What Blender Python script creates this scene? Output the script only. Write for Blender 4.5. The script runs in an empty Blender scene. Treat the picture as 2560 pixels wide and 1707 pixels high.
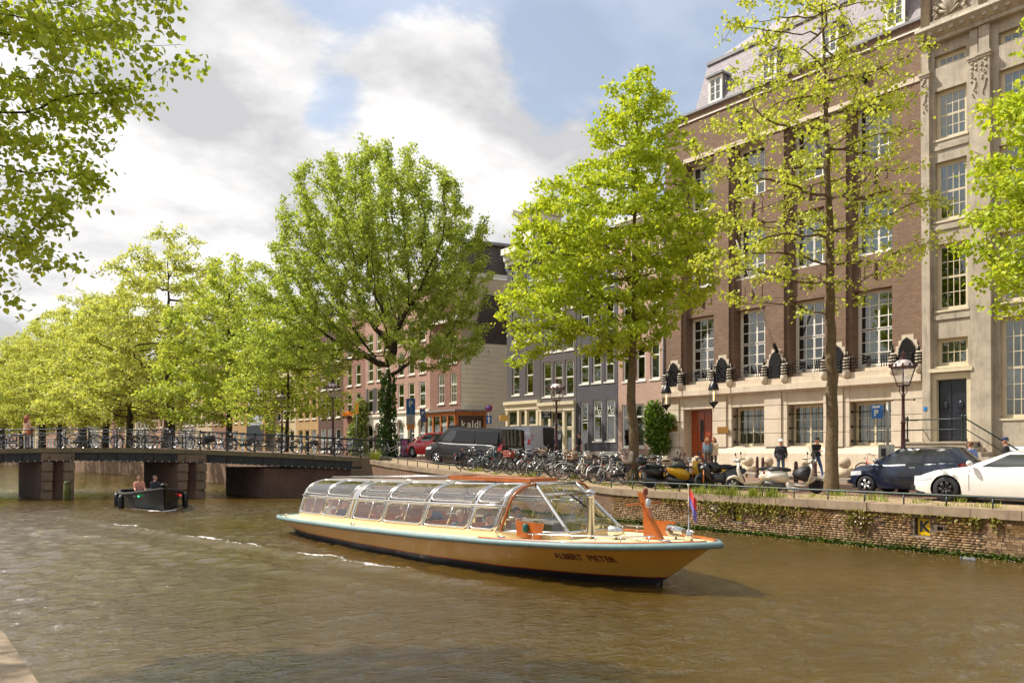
import bpy, bmesh, math, random
import numpy as np
from math import radians, sin, cos, pi, sqrt, atan2
from mathutils import Vector, Matrix, Euler

SC = bpy.context.scene
COL = SC.collection
# ------------------------------------------------------------------ camera
FPX, HOR, EYE = 1950.0, 1122.0, 1.40            # focal length and horizon row in photo pixels, eye height in metres
YAW = radians(38.98)
CT, ST = cos(YAW), sin(YAW)
cam_d = bpy.data.cameras.new('camera'); cam = bpy.data.objects.new('camera', cam_d); COL.objects.link(cam)
cam.location = (0, 0, EYE); cam.rotation_euler = (radians(90), 0, -YAW)
cam_d.sensor_width = 36.0; cam_d.lens = 36.0 * FPX / 2560.0
cam_d.shift_y = (HOR - 853.5) / 2560.0
cam_d.clip_end = 3000
SC.camera = cam
# ------------------------------------------------------------------ sun, sky, exposure
SUN_EL = radians(52)
SUN_H = Vector((-0.60, 0.80, 0)).normalized()   # horizontal direction towards the sun
SUN_DIR = Vector((SUN_H.x*cos(SUN_EL), SUN_H.y*cos(SUN_EL), sin(SUN_EL)))
sun_d = bpy.data.lights.new('sun', 'SUN'); sun_d.energy = 4.3; sun_d.angle = radians(0.53); sun_d.color = (1.0, 0.95, 0.87)
sun = bpy.data.objects.new('sun', sun_d); COL.objects.link(sun)
sun.rotation_euler = (-SUN_DIR).to_track_quat('-Z', 'Y').to_euler()
sun.location = (-20, 30, 60)

def cam_dir(u, v):
    xc, zc, yc = (u-1280)/FPX, 1.0, (HOR-v)/FPX
    return Vector((xc*CT + zc*ST, -xc*ST + zc*CT, yc)).normalized()

world = bpy.data.worlds.new('World'); SC.world = world; world.use_nodes = True
def build_world():
    nt = world.node_tree; nt.nodes.clear(); N = nt.nodes; L = nt.links
    out = N.new('ShaderNodeOutputWorld')
    sky = N.new('ShaderNodeTexSky'); sky.sky_type = 'NISHITA'; sky.sun_disc = False
    sky.sun_elevation = SUN_EL; sky.sun_rotation = atan2(SUN_H.x, SUN_H.y)
    sky.air_density = 1.2; sky.dust_density = 2.2; sky.ozone_density = 1.0; sky.altitude = 0
    bsky = N.new('ShaderNodeBackground'); bsky.inputs[1].default_value = 0.11
    L.new(sky.outputs[0], bsky.inputs[0])
    tc = N.new('ShaderNodeTexCoord')
    def math_(op, a, b=None, clamp=False):
        n = N.new('ShaderNodeMath'); n.operation = op; n.use_clamp = clamp
        for i, x in enumerate((a, b)):
            if x is None: continue
            if isinstance(x, (int, float)): n.inputs[i].default_value = x
            else: L.new(x, n.inputs[i])
        return n.outputs[0]
    sep = N.new('ShaderNodeSeparateXYZ'); L.new(tc.outputs['Generated'], sep.inputs[0])
    zz = math_('ADD', math_('MAXIMUM', sep.outputs[2], 0.0), 0.28)
    comb = N.new('ShaderNodeCombineXYZ')
    L.new(math_('DIVIDE', sep.outputs[0], zz), comb.inputs[0])
    L.new(math_('DIVIDE', sep.outputs[1], zz), comb.inputs[1])
    L.new(math_('MULTIPLY', sep.outputs[2], 0.9), comb.inputs[2])
    def noise(scale, detail, rough, off=(0,0,0), dist=0.0):
        mp = N.new('ShaderNodeMapping'); mp.inputs[1].default_value = off
        L.new(comb.outputs[0], mp.inputs[0])
        n = N.new('ShaderNodeTexNoise'); n.inputs['Scale'].default_value = scale; n.inputs['Detail'].default_value = detail
        n.inputs['Roughness'].default_value = rough; n.inputs['Distortion'].default_value = dist
        L.new(mp.outputs[0], n.inputs['Vector']); return n.outputs[0]
    dens = noise(2.1, 12, 0.56, (3.1, 1.7, 0.0), 0.15)
    # cloud banks (towards the real directions of the banks in view) and gaps
    banks = [((250, 330), 0.985, 0.80, 0.22), ((1300, 380), 0.993, 0.968, 0.20), ((800, 330), 0.996, 0.975, 0.12),
             ((1180, 30), 0.999, 0.972, -0.13), ((900, 90), 0.9985, 0.985, -0.17), ((1620, 160), 0.997, 0.97, -0.10),
             ((880, 330), 0.9995, 0.997, -0.10), ((1990, -100), 0.99, 0.90, -0.03)]
    for (uv, hi, lo, w) in banks:
        d = cam_dir(*uv)
        vm = N.new('ShaderNodeVectorMath'); vm.operation = 'DOT_PRODUCT'
        L.new(tc.outputs['Generated'], vm.inputs[0]); vm.inputs[1].default_value = d
        mr = N.new('ShaderNodeMapRange'); mr.interpolation_type = 'SMOOTHSTEP'
        L.new(vm.outputs['Value'], mr.inputs[0]); mr.inputs[1].default_value = lo; mr.inputs[2].default_value = hi
        mr.inputs[3].default_value = 0; mr.inputs[4].default_value = w
        dens = math_('ADD', dens, mr.outputs[0])
    low = N.new('ShaderNodeMapRange'); L.new(sep.outputs[2], low.inputs[0])
    low.inputs[1].default_value = 0.0; low.inputs[2].default_value = 0.28; low.inputs[3].default_value = 0.16; low.inputs[4].default_value = 0.0
    dens = math_('ADD', dens, low.outputs[0])
    mask = N.new('ShaderNodeMapRange'); mask.interpolation_type = 'SMOOTHSTEP'; L.new(dens, mask.inputs[0])
    mask.inputs[1].default_value = 0.475; mask.inputs[2].default_value = 0.56
    # thickness shading of the cloud bodies
    n_sun = noise(2.1, 6, 0.56, (3.1 + 0.16*SUN_H.x, 1.7 + 0.16*SUN_H.y, 0.05), 0.15)
    n_here = noise(2.1, 6, 0.56, (3.1, 1.7, 0.0), 0.15)
    sh = math_('ADD', math_('MULTIPLY', math_('SUBTRACT', n_here, n_sun), 1.6), noise(2.0, 10, 0.6, (7.3, 2.2, 0.4), 0.2))
    ramp = N.new('ShaderNodeValToRGB'); e = ramp.color_ramp.elements
    e[0].position = 0.25; e[0].color = (0.60, 0.595, 0.605, 1); e[1].position = 0.66; e[1].color = (1.02, 1.0, 0.98, 1)
    L.new(sh, ramp.inputs[0])
    bcl = N.new('ShaderNodeBackground'); bcl.inputs[1].default_value = 0.69
    L.new(ramp.outputs[0], bcl.inputs[0])
    veil = math_('ADD', math_('MULTIPLY', mask.outputs[0], 0.64), 0.34)
    mix = N.new('ShaderNodeMixShader'); L.new(veil, mix.inputs[0])
    L.new(bsky.outputs[0], mix.inputs[1]); L.new(bcl.outputs[0], mix.inputs[2])
    L.new(mix.outputs[0], out.inputs[0])
build_world()
vs = SC.view_settings
SC.display_settings.display_device = 'sRGB'
vs.view_transform = 'Standard'; vs.look = 'None'; vs.gamma = 1; vs.use_curve_mapping = False
vs.exposure = 0.70
SC.render.engine = 'CYCLES'
cy = SC.cycles
cy.use_adaptive_sampling = True; cy.adaptive_threshold = 0.02; cy.max_bounces = 6; cy.diffuse_bounces = 3; cy.glossy_bounces = 3; cy.transmission_bounces = 5; cy.transparent_max_bounces = 10
cy.use_denoising = True; cy.caustics_reflective = False; cy.caustics_refractive = False
try: cy.sample_clamp_indirect = 6.0
except Exception: pass

# ------------------------------------------------------------------ photo pixel -> place
def proj(p):
    xc = p[0]*CT - p[1]*ST; zc = p[0]*ST + p[1]*CT
    return (1280 + FPX*xc/zc, HOR - FPX*(p[2]-EYE)/zc, zc)
def y_at(u, X):                                     # Y of the point on plane x = X seen at column u
    up = u - 1280
    # up*zc = F*xc  ->  up*(X ST + Y CT) = F*(X CT - Y ST)
    return X*(FPX*CT - up*ST)/(up*CT + FPX*ST)
def z_at(v, X, Y):                                  # height of the point at (X, Y) seen at row v
    return EYE + (HOR - v)*(X*ST + Y*CT)/FPX
def zc_pt(u, zc, z=0.0):
    xc = (u-1280)/FPX*zc
    return Vector((xc*CT + zc*ST, -xc*ST + zc*CT, z))

# ------------------------------------------------------------------ helpers
def srgb(r, g, b):
    f = lambda c: (c/255/12.92) if c/255 <= 0.04045 else ((c/255+0.055)/1.055)**2.4
    return (f(r), f(g), f(b))

def link(o, parent=None):
    COL.objects.link(o)
    if parent is not None: o.parent = parent
    return o
def empty(name, loc=(0,0,0), rz=0.0, parent=None):
    o = bpy.data.objects.new(name, None); o.location = loc; o.rotation_euler = (0, 0, rz)
    o.empty_display_size = 0.2
    return link(o, parent)
def tag(o, label=None, cat=None, group=None, kind=None):
    if label: o['label'] = label
    if cat: o['category'] = cat
    if group: o['group'] = group
    if kind: o['kind'] = kind
    return o
def thing(name, label, cat, loc=(0,0,0), rz=0.0, group=None):
    return tag(empty(name, loc, rz), label, cat, group)
def copy_tree(o, parent=None):
    c = o.copy(); COL.objects.link(c); c.parent = parent
    for ch in list(o.children): copy_tree(ch, c)
    return c

class MB:
    """collects shapes, builds ONE mesh object"""
    def __init__(s): s.v = []; s.f = []; s.m = []; s.M = None; s.mi = 0; s.sm = []; s.smooth = False
    def pts(s, P):
        P = np.asarray(P, float).reshape(-1, 3)
        if s.M is not None:
            A = np.array(s.M)
            P = P @ A[:3, :3].T + A[:3, 3]
        i = len(s.v); s.v.extend(P.tolist()); return i
    def face(s, idx): s.f.append(tuple(idx)); s.m.append(s.mi); s.sm.append(s.smooth)
    def poly(s, P):
        i = s.pts(P); s.face(range(i, i+len(P))); return s
    def box(s, lo, hi):
        (x0, y0, z0), (x1, y1, z1) = lo, hi
        i = s.pts([(x0,y0,z0),(x1,y0,z0),(x1,y1,z0),(x0,y1,z0),(x0,y0,z1),(x1,y0,z1),(x1,y1,z1),(x0,y1,z1)])
        for q in ((3,2,1,0),(4,5,6,7),(0,1,5,4),(1,2,6,5),(2,3,7,6),(3,0,4,7)): s.face([i+k for k in q])
        return s
    def cbox(s, c, d): return s.box([c[k]-d[k]/2 for k in range(3)], [c[k]+d[k]/2 for k in range(3)])
    def obox(s, c, d, R):                              # box rotated by matrix R about its centre
        M0 = s.M; T = Matrix.Translation(c) @ R.to_4x4()
        s.M = (Matrix(M0) @ T) if M0 is not None else T
        s.cbox((0,0,0), d); s.M = M0; return s
    def tube(s, pts, r, n=6, cap=True, closed=False):
        P = [Vector(p) for p in pts]; k = len(P)
        R = r if hasattr(r, '__len__') else [r]*k
        rings = []; up = None
        for a in range(k):
            if closed: t = P[(a+1) % k] - P[a-1]
            else: t = P[min(a+1, k-1)] - P[max(a-1, 0)]
            if t.length < 1e-9: t = Vector((0,0,1))
            t.normalize()
            if up is None:
                up = Vector((0,0,1)) if abs(t.z) < 0.9 else Vector((1,0,0))
            e1 = t.cross(up)
            if e1.length < 1e-6: e1 = t.orthogonal()
            e1.normalize(); e2 = e1.cross(t); up = e2
            rings.append(s.pts([P[a] + (e1*cos(2*pi*j/n) + e2*sin(2*pi*j/n))*R[a] for j in range(n)]))
        sm = s.smooth; s.smooth = True if n > 4 else sm
        for a in range(k if closed else k-1):
            A, B = rings[a], rings[(a+1) % k]
            for j in range(n): s.face((A+j, A+(j+1)%n, B+(j+1)%n, B+j))
        s.smooth = sm
        if cap and not closed:
            s.face([rings[0]+j for j in range(n)][::-1]); s.face([rings[-1]+j for j in range(n)])
        return s
    def lathe(s, prof, n=12, c=(0,0,0), axis='z', cap=True):
        rings = []
        for (r, h) in prof:
            row = []
            for j in range(n):
                a = 2*pi*j/n; x, y = r*cos(a), r*sin(a)
                p = (x, y, h) if axis == 'z' else ((h, x, y) if axis == 'x' else (y, h, x))
                row.append((p[0]+c[0], p[1]+c[1], p[2]+c[2]))
            rings.append(s.pts(row))
        sm = s.smooth; s.smooth = True
        for A, B in zip(rings, rings[1:]):
            for j in range(n): s.face((A+j, A+(j+1)%n, B+(j+1)%n, B+j))
        s.smooth = sm
        if cap:
            s.face([rings[0]+j for j in range(n)][::-1]); s.face([rings[-1]+j for j in range(n)])
        return s
    def sphere(s, c, r, nu=12, nv=8):
        r = r if hasattr(r, '__len__') else (r, r, r)
        rows = []
        for a in range(nv+1):
            t = pi*a/nv
            rows.append(s.pts([(c[0]+r[0]*sin(t)*cos(2*pi*j/nu), c[1]+r[1]*sin(t)*sin(2*pi*j/nu), c[2]+r[2]*cos(t)) for j in range(nu)]))
        sm = s.smooth; s.smooth = True
        for A, B in zip(rows, rows[1:]):
            for j in range(nu): s.face((B+j, B+(j+1)%nu, A+(j+1)%nu, A+j))
        s.smooth = sm; return s
    def prism(s, poly, lo, hi, axis='y'):              # 2-D polygon swept along an axis
        def P(p, h): return (p[0], h, p[1]) if axis == 'y' else ((h, p[0], p[1]) if axis == 'x' else (p[0], p[1], h))
        n = len(poly); i = s.pts([P(p, lo) for p in poly]); j = s.pts([P(p, hi) for p in poly])
        s.face(list(range(i, i+n))[::-1]); s.face(range(j, j+n))
        for k in range(n): s.face((i+k, i+(k+1)%n, j+(k+1)%n, j+k))
        return s
    def grid(s, G, flip=False):                        # G[a][b] = point
        A, B = len(G), len(G[0]); i = s.pts([p for row in G for p in row])
        for a in range(A-1):
            for b in range(B-1):
                q = (i+a*B+b, i+a*B+b+1, i+(a+1)*B+b+1, i+(a+1)*B+b)
                s.face(q[::-1] if flip else q)
        return s
    def mesh(s, name='mesh'):
        me = bpy.data.meshes.new(name); me.from_pydata(s.v, [], s.f)
        if any(s.m): me.polygons.foreach_set('material_index', s.m)
        me.polygons.foreach_set('use_smooth', [bool(x) for x in s.sm])
        me.update(); return me
    def build(s, name, mats, parent=None, fix=True, loc=None):
        me = s.mesh(name)
        if fix: fix_normals(me)
        return mobj(name, me, mats, parent, loc)
def fix_normals(me):
    bm = bmesh.new(); bm.from_mesh(me); bmesh.ops.recalc_face_normals(bm, faces=bm.faces); bm.to_mesh(me); bm.free()
def mobj(name, me, mats=None, parent=None, loc=None):
    if mats is not None and len(me.materials) == 0:
        for m in (mats if isinstance(mats, (list, tuple)) else [mats]): me.materials.append(m)
    o = bpy.data.objects.new(name, me)
    if loc is not None: o.location = loc
    return link(o, parent)
def inst(name, me, mat=None, parent=None, loc=(0,0,0), rz=0.0, scale=None):
    """object sharing mesh data, with its own material in slot 0 if given"""
    o = bpy.data.objects.new(name, me); o.location = loc; o.rotation_euler = (0,0,rz)
    if scale: o.scale = scale
    link(o, parent)
    if mat is not None:
        o.material_slots[0].link = 'OBJECT'; o.material_slots[0].material = mat
    return o
def np_mesh(name, V, Q, smooth=False):
    """fast mesh from numpy arrays: V (n,3), Q (m,k) with k = 3 or 4"""
    V = np.ascontiguousarray(V, dtype=np.float32); Q = np.ascontiguousarray(Q, dtype=np.int32)
    me = bpy.data.meshes.new(name); n, k = Q.shape
    me.vertices.add(len(V)); me.vertices.foreach_set('co', V.ravel())
    me.loops.add(n*k); me.loops.foreach_set('vertex_index', Q.ravel())
    me.polygons.add(n); me.polygons.foreach_set('loop_start', np.arange(0, n*k, k, dtype=np.int32))
    if smooth: me.polygons.foreach_set('use_smooth', np.ones(n, dtype=bool))
    me.update(calc_edges=True); return me
def text_mesh(txt, size, depth=0.004, bold=0.0, align='CENTER'):
    cu = bpy.data.curves.new('text', 'FONT'); cu.body = txt; cu.size = size; cu.extrude = depth; cu.offset = bold
    cu.align_x = align; cu.align_y = 'CENTER'; cu.resolution_u = 3
    o = bpy.data.objects.new('text', cu); COL.objects.link(o)
    dg = bpy.context.evaluated_depsgraph_get(); me = bpy.data.meshes.new_from_object(o.evaluated_get(dg))
    COL.objects.unlink(o); bpy.data.objects.remove(o); bpy.data.curves.remove(cu); return me

# ------------------------------------------------------------------ materials
def new_mat(name):
    m = bpy.data.materials.new(name); m.use_nodes = True; nt = m.node_tree
    return m, nt, nt.nodes, nt.links, nt.nodes['Principled BSDF']
def rgba(c): return (c[0], c[1], c[2], 1)
def coords(N, L, space='object', scale=1.0, loc=(0,0,0)):
    if space == 'world':
        g = N.new('ShaderNodeNewGeometry'); o = g.outputs['Position']
    else:
        g = N.new('ShaderNodeTexCoord'); o = g.outputs['Object']
    mp = N.new('ShaderNodeMapping'); mp.inputs['Scale'].default_value = (scale,)*3 if isinstance(scale, (int, float)) else scale
    mp.inputs['Location'].default_value = loc
    L.new(o, mp.inputs[0]); return mp.outputs[0]
def tex_noise(N, L, vec, scale, detail=4, rough=0.55, dist=0.0):
    n = N.new('ShaderNodeTexNoise'); n.inputs['Scale'].default_value = scale; n.inputs['Detail'].default_value = detail
    n.inputs['Roughness'].default_value = rough; n.inputs['Distortion'].default_value = dist
    L.new(vec, n.inputs['Vector']); return n.outputs[0]
def ramp_(N, L, fac, stops):
    r = N.new('ShaderNodeValToRGB'); e = r.color_ramp.elements
    while len(e) < len(stops): e.new(0.5)
    for i, (p, c) in enumerate(stops): e[i].position = p; e[i].color = rgba(c)
    L.new(fac, r.inputs[0]); return r.outputs[0]
def mixc(N, L, fac, a, b, mode='MIX'):
    m = N.new('ShaderNodeMix'); m.data_type = 'RGBA'; m.blend_type = mode
    if isinstance(fac, (int, float)): m.inputs[0].default_value = fac
    else: L.new(fac, m.inputs[0])
    for k, x in ((6, a), (7, b)):
        if isinstance(x, (tuple, list)): m.inputs[k].default_value = rgba(x)
        else: L.new(x, m.inputs[k])
    return m.outputs[2]
def add_bump(N, L, bsdf, h, strength=0.3, dist=0.02):
    b = N.new('ShaderNodeBump'); b.inputs['Strength'].default_value = strength; b.inputs['Distance'].default_value = dist
    L.new(h, b.inputs['Height']); L.new(b.outputs[0], bsdf.inputs['Normal']); return b
_mc = {}
def plain(name, c, rough=0.6, metal=0.0, var=0.12, scale=3.0, bump=0.0, spec=None, coat=0.0, grime=0.0):
    """painted / plain surface with slight tone variation and optional fine relief"""
    if name in _mc: return _mc[name]
    m, nt, N, L, B = new_mat(name)
    B.inputs['Roughness'].default_value = rough; B.inputs['Metallic'].default_value = metal
    if spec is not None: B.inputs['Specular IOR Level'].default_value = spec
    if coat: B.inputs['Coat Weight'].default_value = coat; B.inputs['Coat Roughness'].default_value = 0.06
    v = coords(N, L, 'world')
    n = tex_noise(N, L, v, scale, 5, 0.6)
    lo = tuple(x*(1-var) for x in c); hi = tuple(min(1, x*(1+var)) for x in c)
    col = ramp_(N, L, n, [(0.3, lo), (0.7, hi)])
    if grime:
        g = tex_noise(N, L, coords(N, L, 'world', (1.4, 1.4, 0.25)), 2.2, 6, 0.65)
        gf = ramp_(N, L, g, [(0.45, (0,0,0)), (0.75, (grime,)*3)])
        col = mixc(N, L, gf, col, tuple(x*0.35 for x in c))
    L.new(col, B.inputs['Base Color'])
    if bump:
        add_bump(N, L, B, tex_noise(N, L, v, scale*14, 4, 0.6), bump, 0.01)
    _mc[name] = m; return m
def brickmat(name, c1, c2, mortar, bw=0.22, bh=0.065, mw=0.008, axes='YZ', bump=0.5, stain=0.25, rough=0.85):
    """brickwork on a wall too far away for single bricks"""
    if name in _mc: return _mc[name]
    m, nt, N, L, B = new_mat(name)
    g = N.new('ShaderNodeNewGeometry'); sp = N.new('ShaderNodeSeparateXYZ'); L.new(g.outputs['Position'], sp.inputs[0])
    cb = N.new('ShaderNodeCombineXYZ')
    if axes == 'XY+Z':
        ad = N.new('ShaderNodeMath'); ad.operation = 'SUBTRACT'; L.new(sp.outputs[0], ad.inputs[0]); L.new(sp.outputs[1], ad.inputs[1])
        L.new(ad.outputs[0], cb.inputs[0])
    else: L.new(sp.outputs['XYZ'.index(axes[0])], cb.inputs[0])
    L.new(sp.outputs[2], cb.inputs[1])
    b = N.new('ShaderNodeTexBrick'); L.new(cb.outputs[0], b.inputs['Vector'])
    b.inputs['Color1'].default_value = rgba(c1); b.inputs['Color2'].default_value = rgba(c2); b.inputs['Mortar'].default_value = rgba(mortar)
    b.inputs['Scale'].default_value = 1.0; b.inputs['Mortar Size'].default_value = mw; b.inputs['Mortar Smooth'].default_value = 0.2
    b.inputs['Bias'].default_value = 0.0; b.inputs['Brick Width'].default_value = bw; b.inputs['Row Height'].default_value = bh
    v = coords(N, L, 'world')
    n = tex_noise(N, L, v, 0.9, 6, 0.65); n2 = tex_noise(N, L, v, 12, 3)
    col = mixc(N, L, 0.35, b.outputs['Color'], mixc(N, L, n2, c1, c2), 'MIX')
    col = mixc(N, L, ramp_(N, L, n, [(0.35, (0,0,0)), (0.75, (stain,)*3)]), col, tuple(x*0.45 for x in c1))
    L.new(col, B.inputs['Base Color']); B.inputs['Roughness'].default_value = rough
    inv = N.new('ShaderNodeMath'); inv.operation = 'SUBTRACT'; inv.inputs[0].default_value = 1; L.new(b.outputs['Fac'], inv.inputs[1])
    add_bump(N, L, B, inv.outputs[0], bump, 0.012)
    _mc[name] = m; return m
def stonemat(name, c, c2=None, rough=0.75, streak=0.35, scale=1.6, dirt=(0.05,0.042,0.03)):
    if name in _mc: return _mc[name]
    m, nt, N, L, B = new_mat(name); c2 = c2 or tuple(x*0.8 for x in c)
    v = coords(N, L, 'world')
    oi = N.new('ShaderNodeObjectInfo')
    n = tex_noise(N, L, v, scale, 7, 0.65); fine = tex_noise(N, L, v, 35, 3)
    col = ramp_(N, L, n, [(0.3, c2), (0.68, c)])
    col = mixc(N, L, 0.18, col, mixc(N, L, oi.outputs['Random'], tuple(x*0.7 for x in c), tuple(min(1, x*1.2) for x in c)))
    s = tex_noise(N, L, coords(N, L, 'world', (2.2, 2.2, 0.22)), 2.4, 7, 0.7)
    col = mixc(N, L, ramp_(N, L, s, [(0.5, (0,0,0)), (0.78, (streak,)*3)]), col, dirt)
    L.new(col, B.inputs['Base Color']); B.inputs['Roughness'].default_value = rough
    add_bump(N, L, B, fine, 0.12, 0.01)
    _mc[name] = m; return m
def glassmat(name, tint=(0.85,0.88,0.86), base=0.10, gain=1.0, rough=0.015, wav=0.0):
    """thin window glass: see-through, reflecting more at a slant"""
    if name in _mc: return _mc[name]
    m, nt, N, L, B = new_mat(name); N.remove(B)
    out = N['Material Output']
    tr = N.new('ShaderNodeBsdfTransparent'); tr.inputs[0].default_value = rgba(tint)
    gl = N.new('ShaderNodeBsdfGlossy'); gl.inputs['Color'].default_value = (1,1,1,1); gl.inputs['Roughness'].default_value = rough
    if wav:
        bp = N.new('ShaderNodeBump'); bp.inputs['Strength'].default_value = wav; bp.inputs['Distance'].default_value = 0.05
        L.new(tex_noise(N, L, coords(N, L, 'world'), 1.7, 2), bp.inputs['Height']); L.new(bp.outputs[0], gl.inputs['Normal'])
    lw = N.new('ShaderNodeLayerWeight'); lw.inputs[0].default_value = 0.5
    a = N.new('ShaderNodeMath'); a.operation = 'POWER'; a.inputs[1].default_value = 3.0; L.new(lw.outputs['Facing'], a.inputs[0])
    b = N.new('ShaderNodeMath'); b.operation = 'MULTIPLY_ADD'; b.use_clamp = True; L.new(a.outputs[0], b.inputs[0])
    b.inputs[1].default_value = 0.8*gain; b.inputs[2].default_value = base
    mx = N.new('ShaderNodeMixShader'); L.new(b.outputs[0], mx.inputs[0]); L.new(tr.outputs[0], mx.inputs[1]); L.new(gl.outputs[0], mx.inputs[2])
    L.new(mx.outputs[0], out.inputs[0]); _mc[name] = m; return m
def leafmat(name, c1, c2, trans=0.45, tcol=None):
    if name in _mc: return _mc[name]
    m, nt, N, L, B = new_mat(name); N.remove(B); out = N['Material Output']
    g = N.new('ShaderNodeNewGeometry')
    big = tex_noise(N, L, coords(N, L, 'world'), 0.55, 3)
    r = N.new('ShaderNodeMath'); r.operation = 'ADD'; L.new(g.outputs['Random Per Island'], r.inputs[0]); L.new(big, r.inputs[1])
    h = N.new('ShaderNodeMath'); h.operation = 'MULTIPLY'; h.inputs[1].default_value = 0.5; L.new(r.outputs[0], h.inputs[0])
    col = ramp_(N, L, h.outputs[0], [(0.2, c1), (0.8, c2)])
    d = N.new('ShaderNodeBsdfDiffuse'); L.new(col, d.inputs[0])
    t = N.new('ShaderNodeBsdfTranslucent')
    L.new(mixc(N, L, 1.0, col, tcol or (1.0, 0.95, 0.45), 'MULTIPLY'), t.inputs[0])
    m1 = N.new('ShaderNodeMixShader'); m1.inputs[0].default_value = trans; L.new(d.outputs[0], m1.inputs[1]); L.new(t.outputs[0], m1.inputs[2])
    gl = N.new('ShaderNodeBsdfGlossy'); gl.inputs['Roughness'].default_value = 0.5
    m2 = N.new('ShaderNodeMixShader'); m2.inputs[0].default_value = 0.025; L.new(m1.outputs[0], m2.inputs[1]); L.new(gl.outputs[0], m2.inputs[2])
    L.new(m2.outputs[0], out.inputs[0]); _mc[name] = m; return m
def emis(name, c, s):
    if name in _mc: return _mc[name]
    m, nt, N, L, B = new_mat(name); B.inputs['Base Color'].default_value = rgba(c)
    B.inputs['Emission Color'].default_value = rgba(c); B.inputs['Emission Strength'].default_value = s
    _mc[name] = m; return m
def leaf_cloud(P, size, rng, droop=0.25, elong=1.25, svar=0.35, fine=False):
    """one folded four-cornered leaf at each point"""
    P = np.asarray(P, float); n = len(P)
    d = rng.normal(size=(n, 3)); d[:, 2] -= droop*1.5; d /= np.linalg.norm(d, axis=1)[:, None]
    up = rng.normal(size=(n, 3))*0.7 + np.array([0, 0, 1.0])
    s = np.cross(d, up); s /= (np.linalg.norm(s, axis=1)[:, None] + 1e-9)
    nn = np.cross(s, d)
    L_ = (size*elong*(1 + svar*(rng.random(n)*2-1)))[:, None]; W_ = L_*0.42
    if fine:                                              # rounded blade folded along the midrib
        w1, w2 = W_*0.95, W_*0.80
        pts = [P, P+d*L_*0.28+s*w1+nn*W_*0.25, P+d*L_*0.66+s*w2+nn*W_*0.12, P+d*L_-nn*W_*0.15, P+d*L_*0.66-s*w2+nn*W_*0.12, P+d*L_*0.28-s*w1+nn*W_*0.25]
        V = np.stack(pts, 1).reshape(-1, 3); o = 6*np.arange(n)[:, None]
        Q = np.concatenate([o+np.array([[0, 1, 2, 3]]), o+np.array([[0, 3, 4, 5]])]); return V, Q
    a = P; b = P + d*L_*0.45 + s*W_ + nn*W_*0.22; c = P + d*L_; e = P + d*L_*0.45 - s*W_ + nn*W_*0.22
    V = np.stack([a, b, c, e], 1).reshape(-1, 3); Q = np.arange(4*n).reshape(n, 4); return V, Q

def letters(txt, size, mat, parent, loc, rot, depth=0.004, bold=0.0, gap=0.12):
    """lettering as one part per letter; loc is the middle of the line, rot an Euler whose x axis runs along the line"""
    ms = [text_mesh(c, size, depth, bold) if c != ' ' else None for c in txt]; ws = []
    for m in ms:
        if m is None: ws.append((0, size*0.3)); continue
        xs = [v.co.x for v in m.vertices]; ws.append((min(xs), max(xs)-min(xs)))
    tot = sum(w for _, w in ws) + gap*size*(len(txt)-1); x = -tot/2; R = Euler(rot).to_matrix()
    for m, (x0, w) in zip(ms, ws):
        if m is not None:
            o = mobj('letter', m, mat, parent, Vector(loc) + R @ Vector((x-x0, 0, 0))); o.rotation_euler = rot
        x += w + gap*size
# ================================================================== SETTING
WZ = -1.13                                           # water level
XQ = 19.93                                           # face of the far quay wall
XL = 0.73                                            # edge of the quay we stand on
_zy = [-50, 18.5, 21.0, 25.7, 33.4, 35.6, 37.2, 47, 70, 400]
_zz = [0.0, 0.0, 0.09, 0.27, 0.61, 0.76, 0.90, 0.90, 0.10, 0.10]
def zs(Y): return float(np.interp(Y, _zy, _zz))      # street level along the quay (it climbs to the bridge)
def xq(Y): return float(np.interp(Y, [-50, 55, 78, 106, 134, 170, 260], [XQ, XQ, 19.3, 17.4, 15.6, 12.0, -2.0]))
SW = 12.0                                            # offset of the pavement kerb from the quay
FW = 15.37                                           # offset of the house fronts from the quay
XF = XQ + FW

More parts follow.
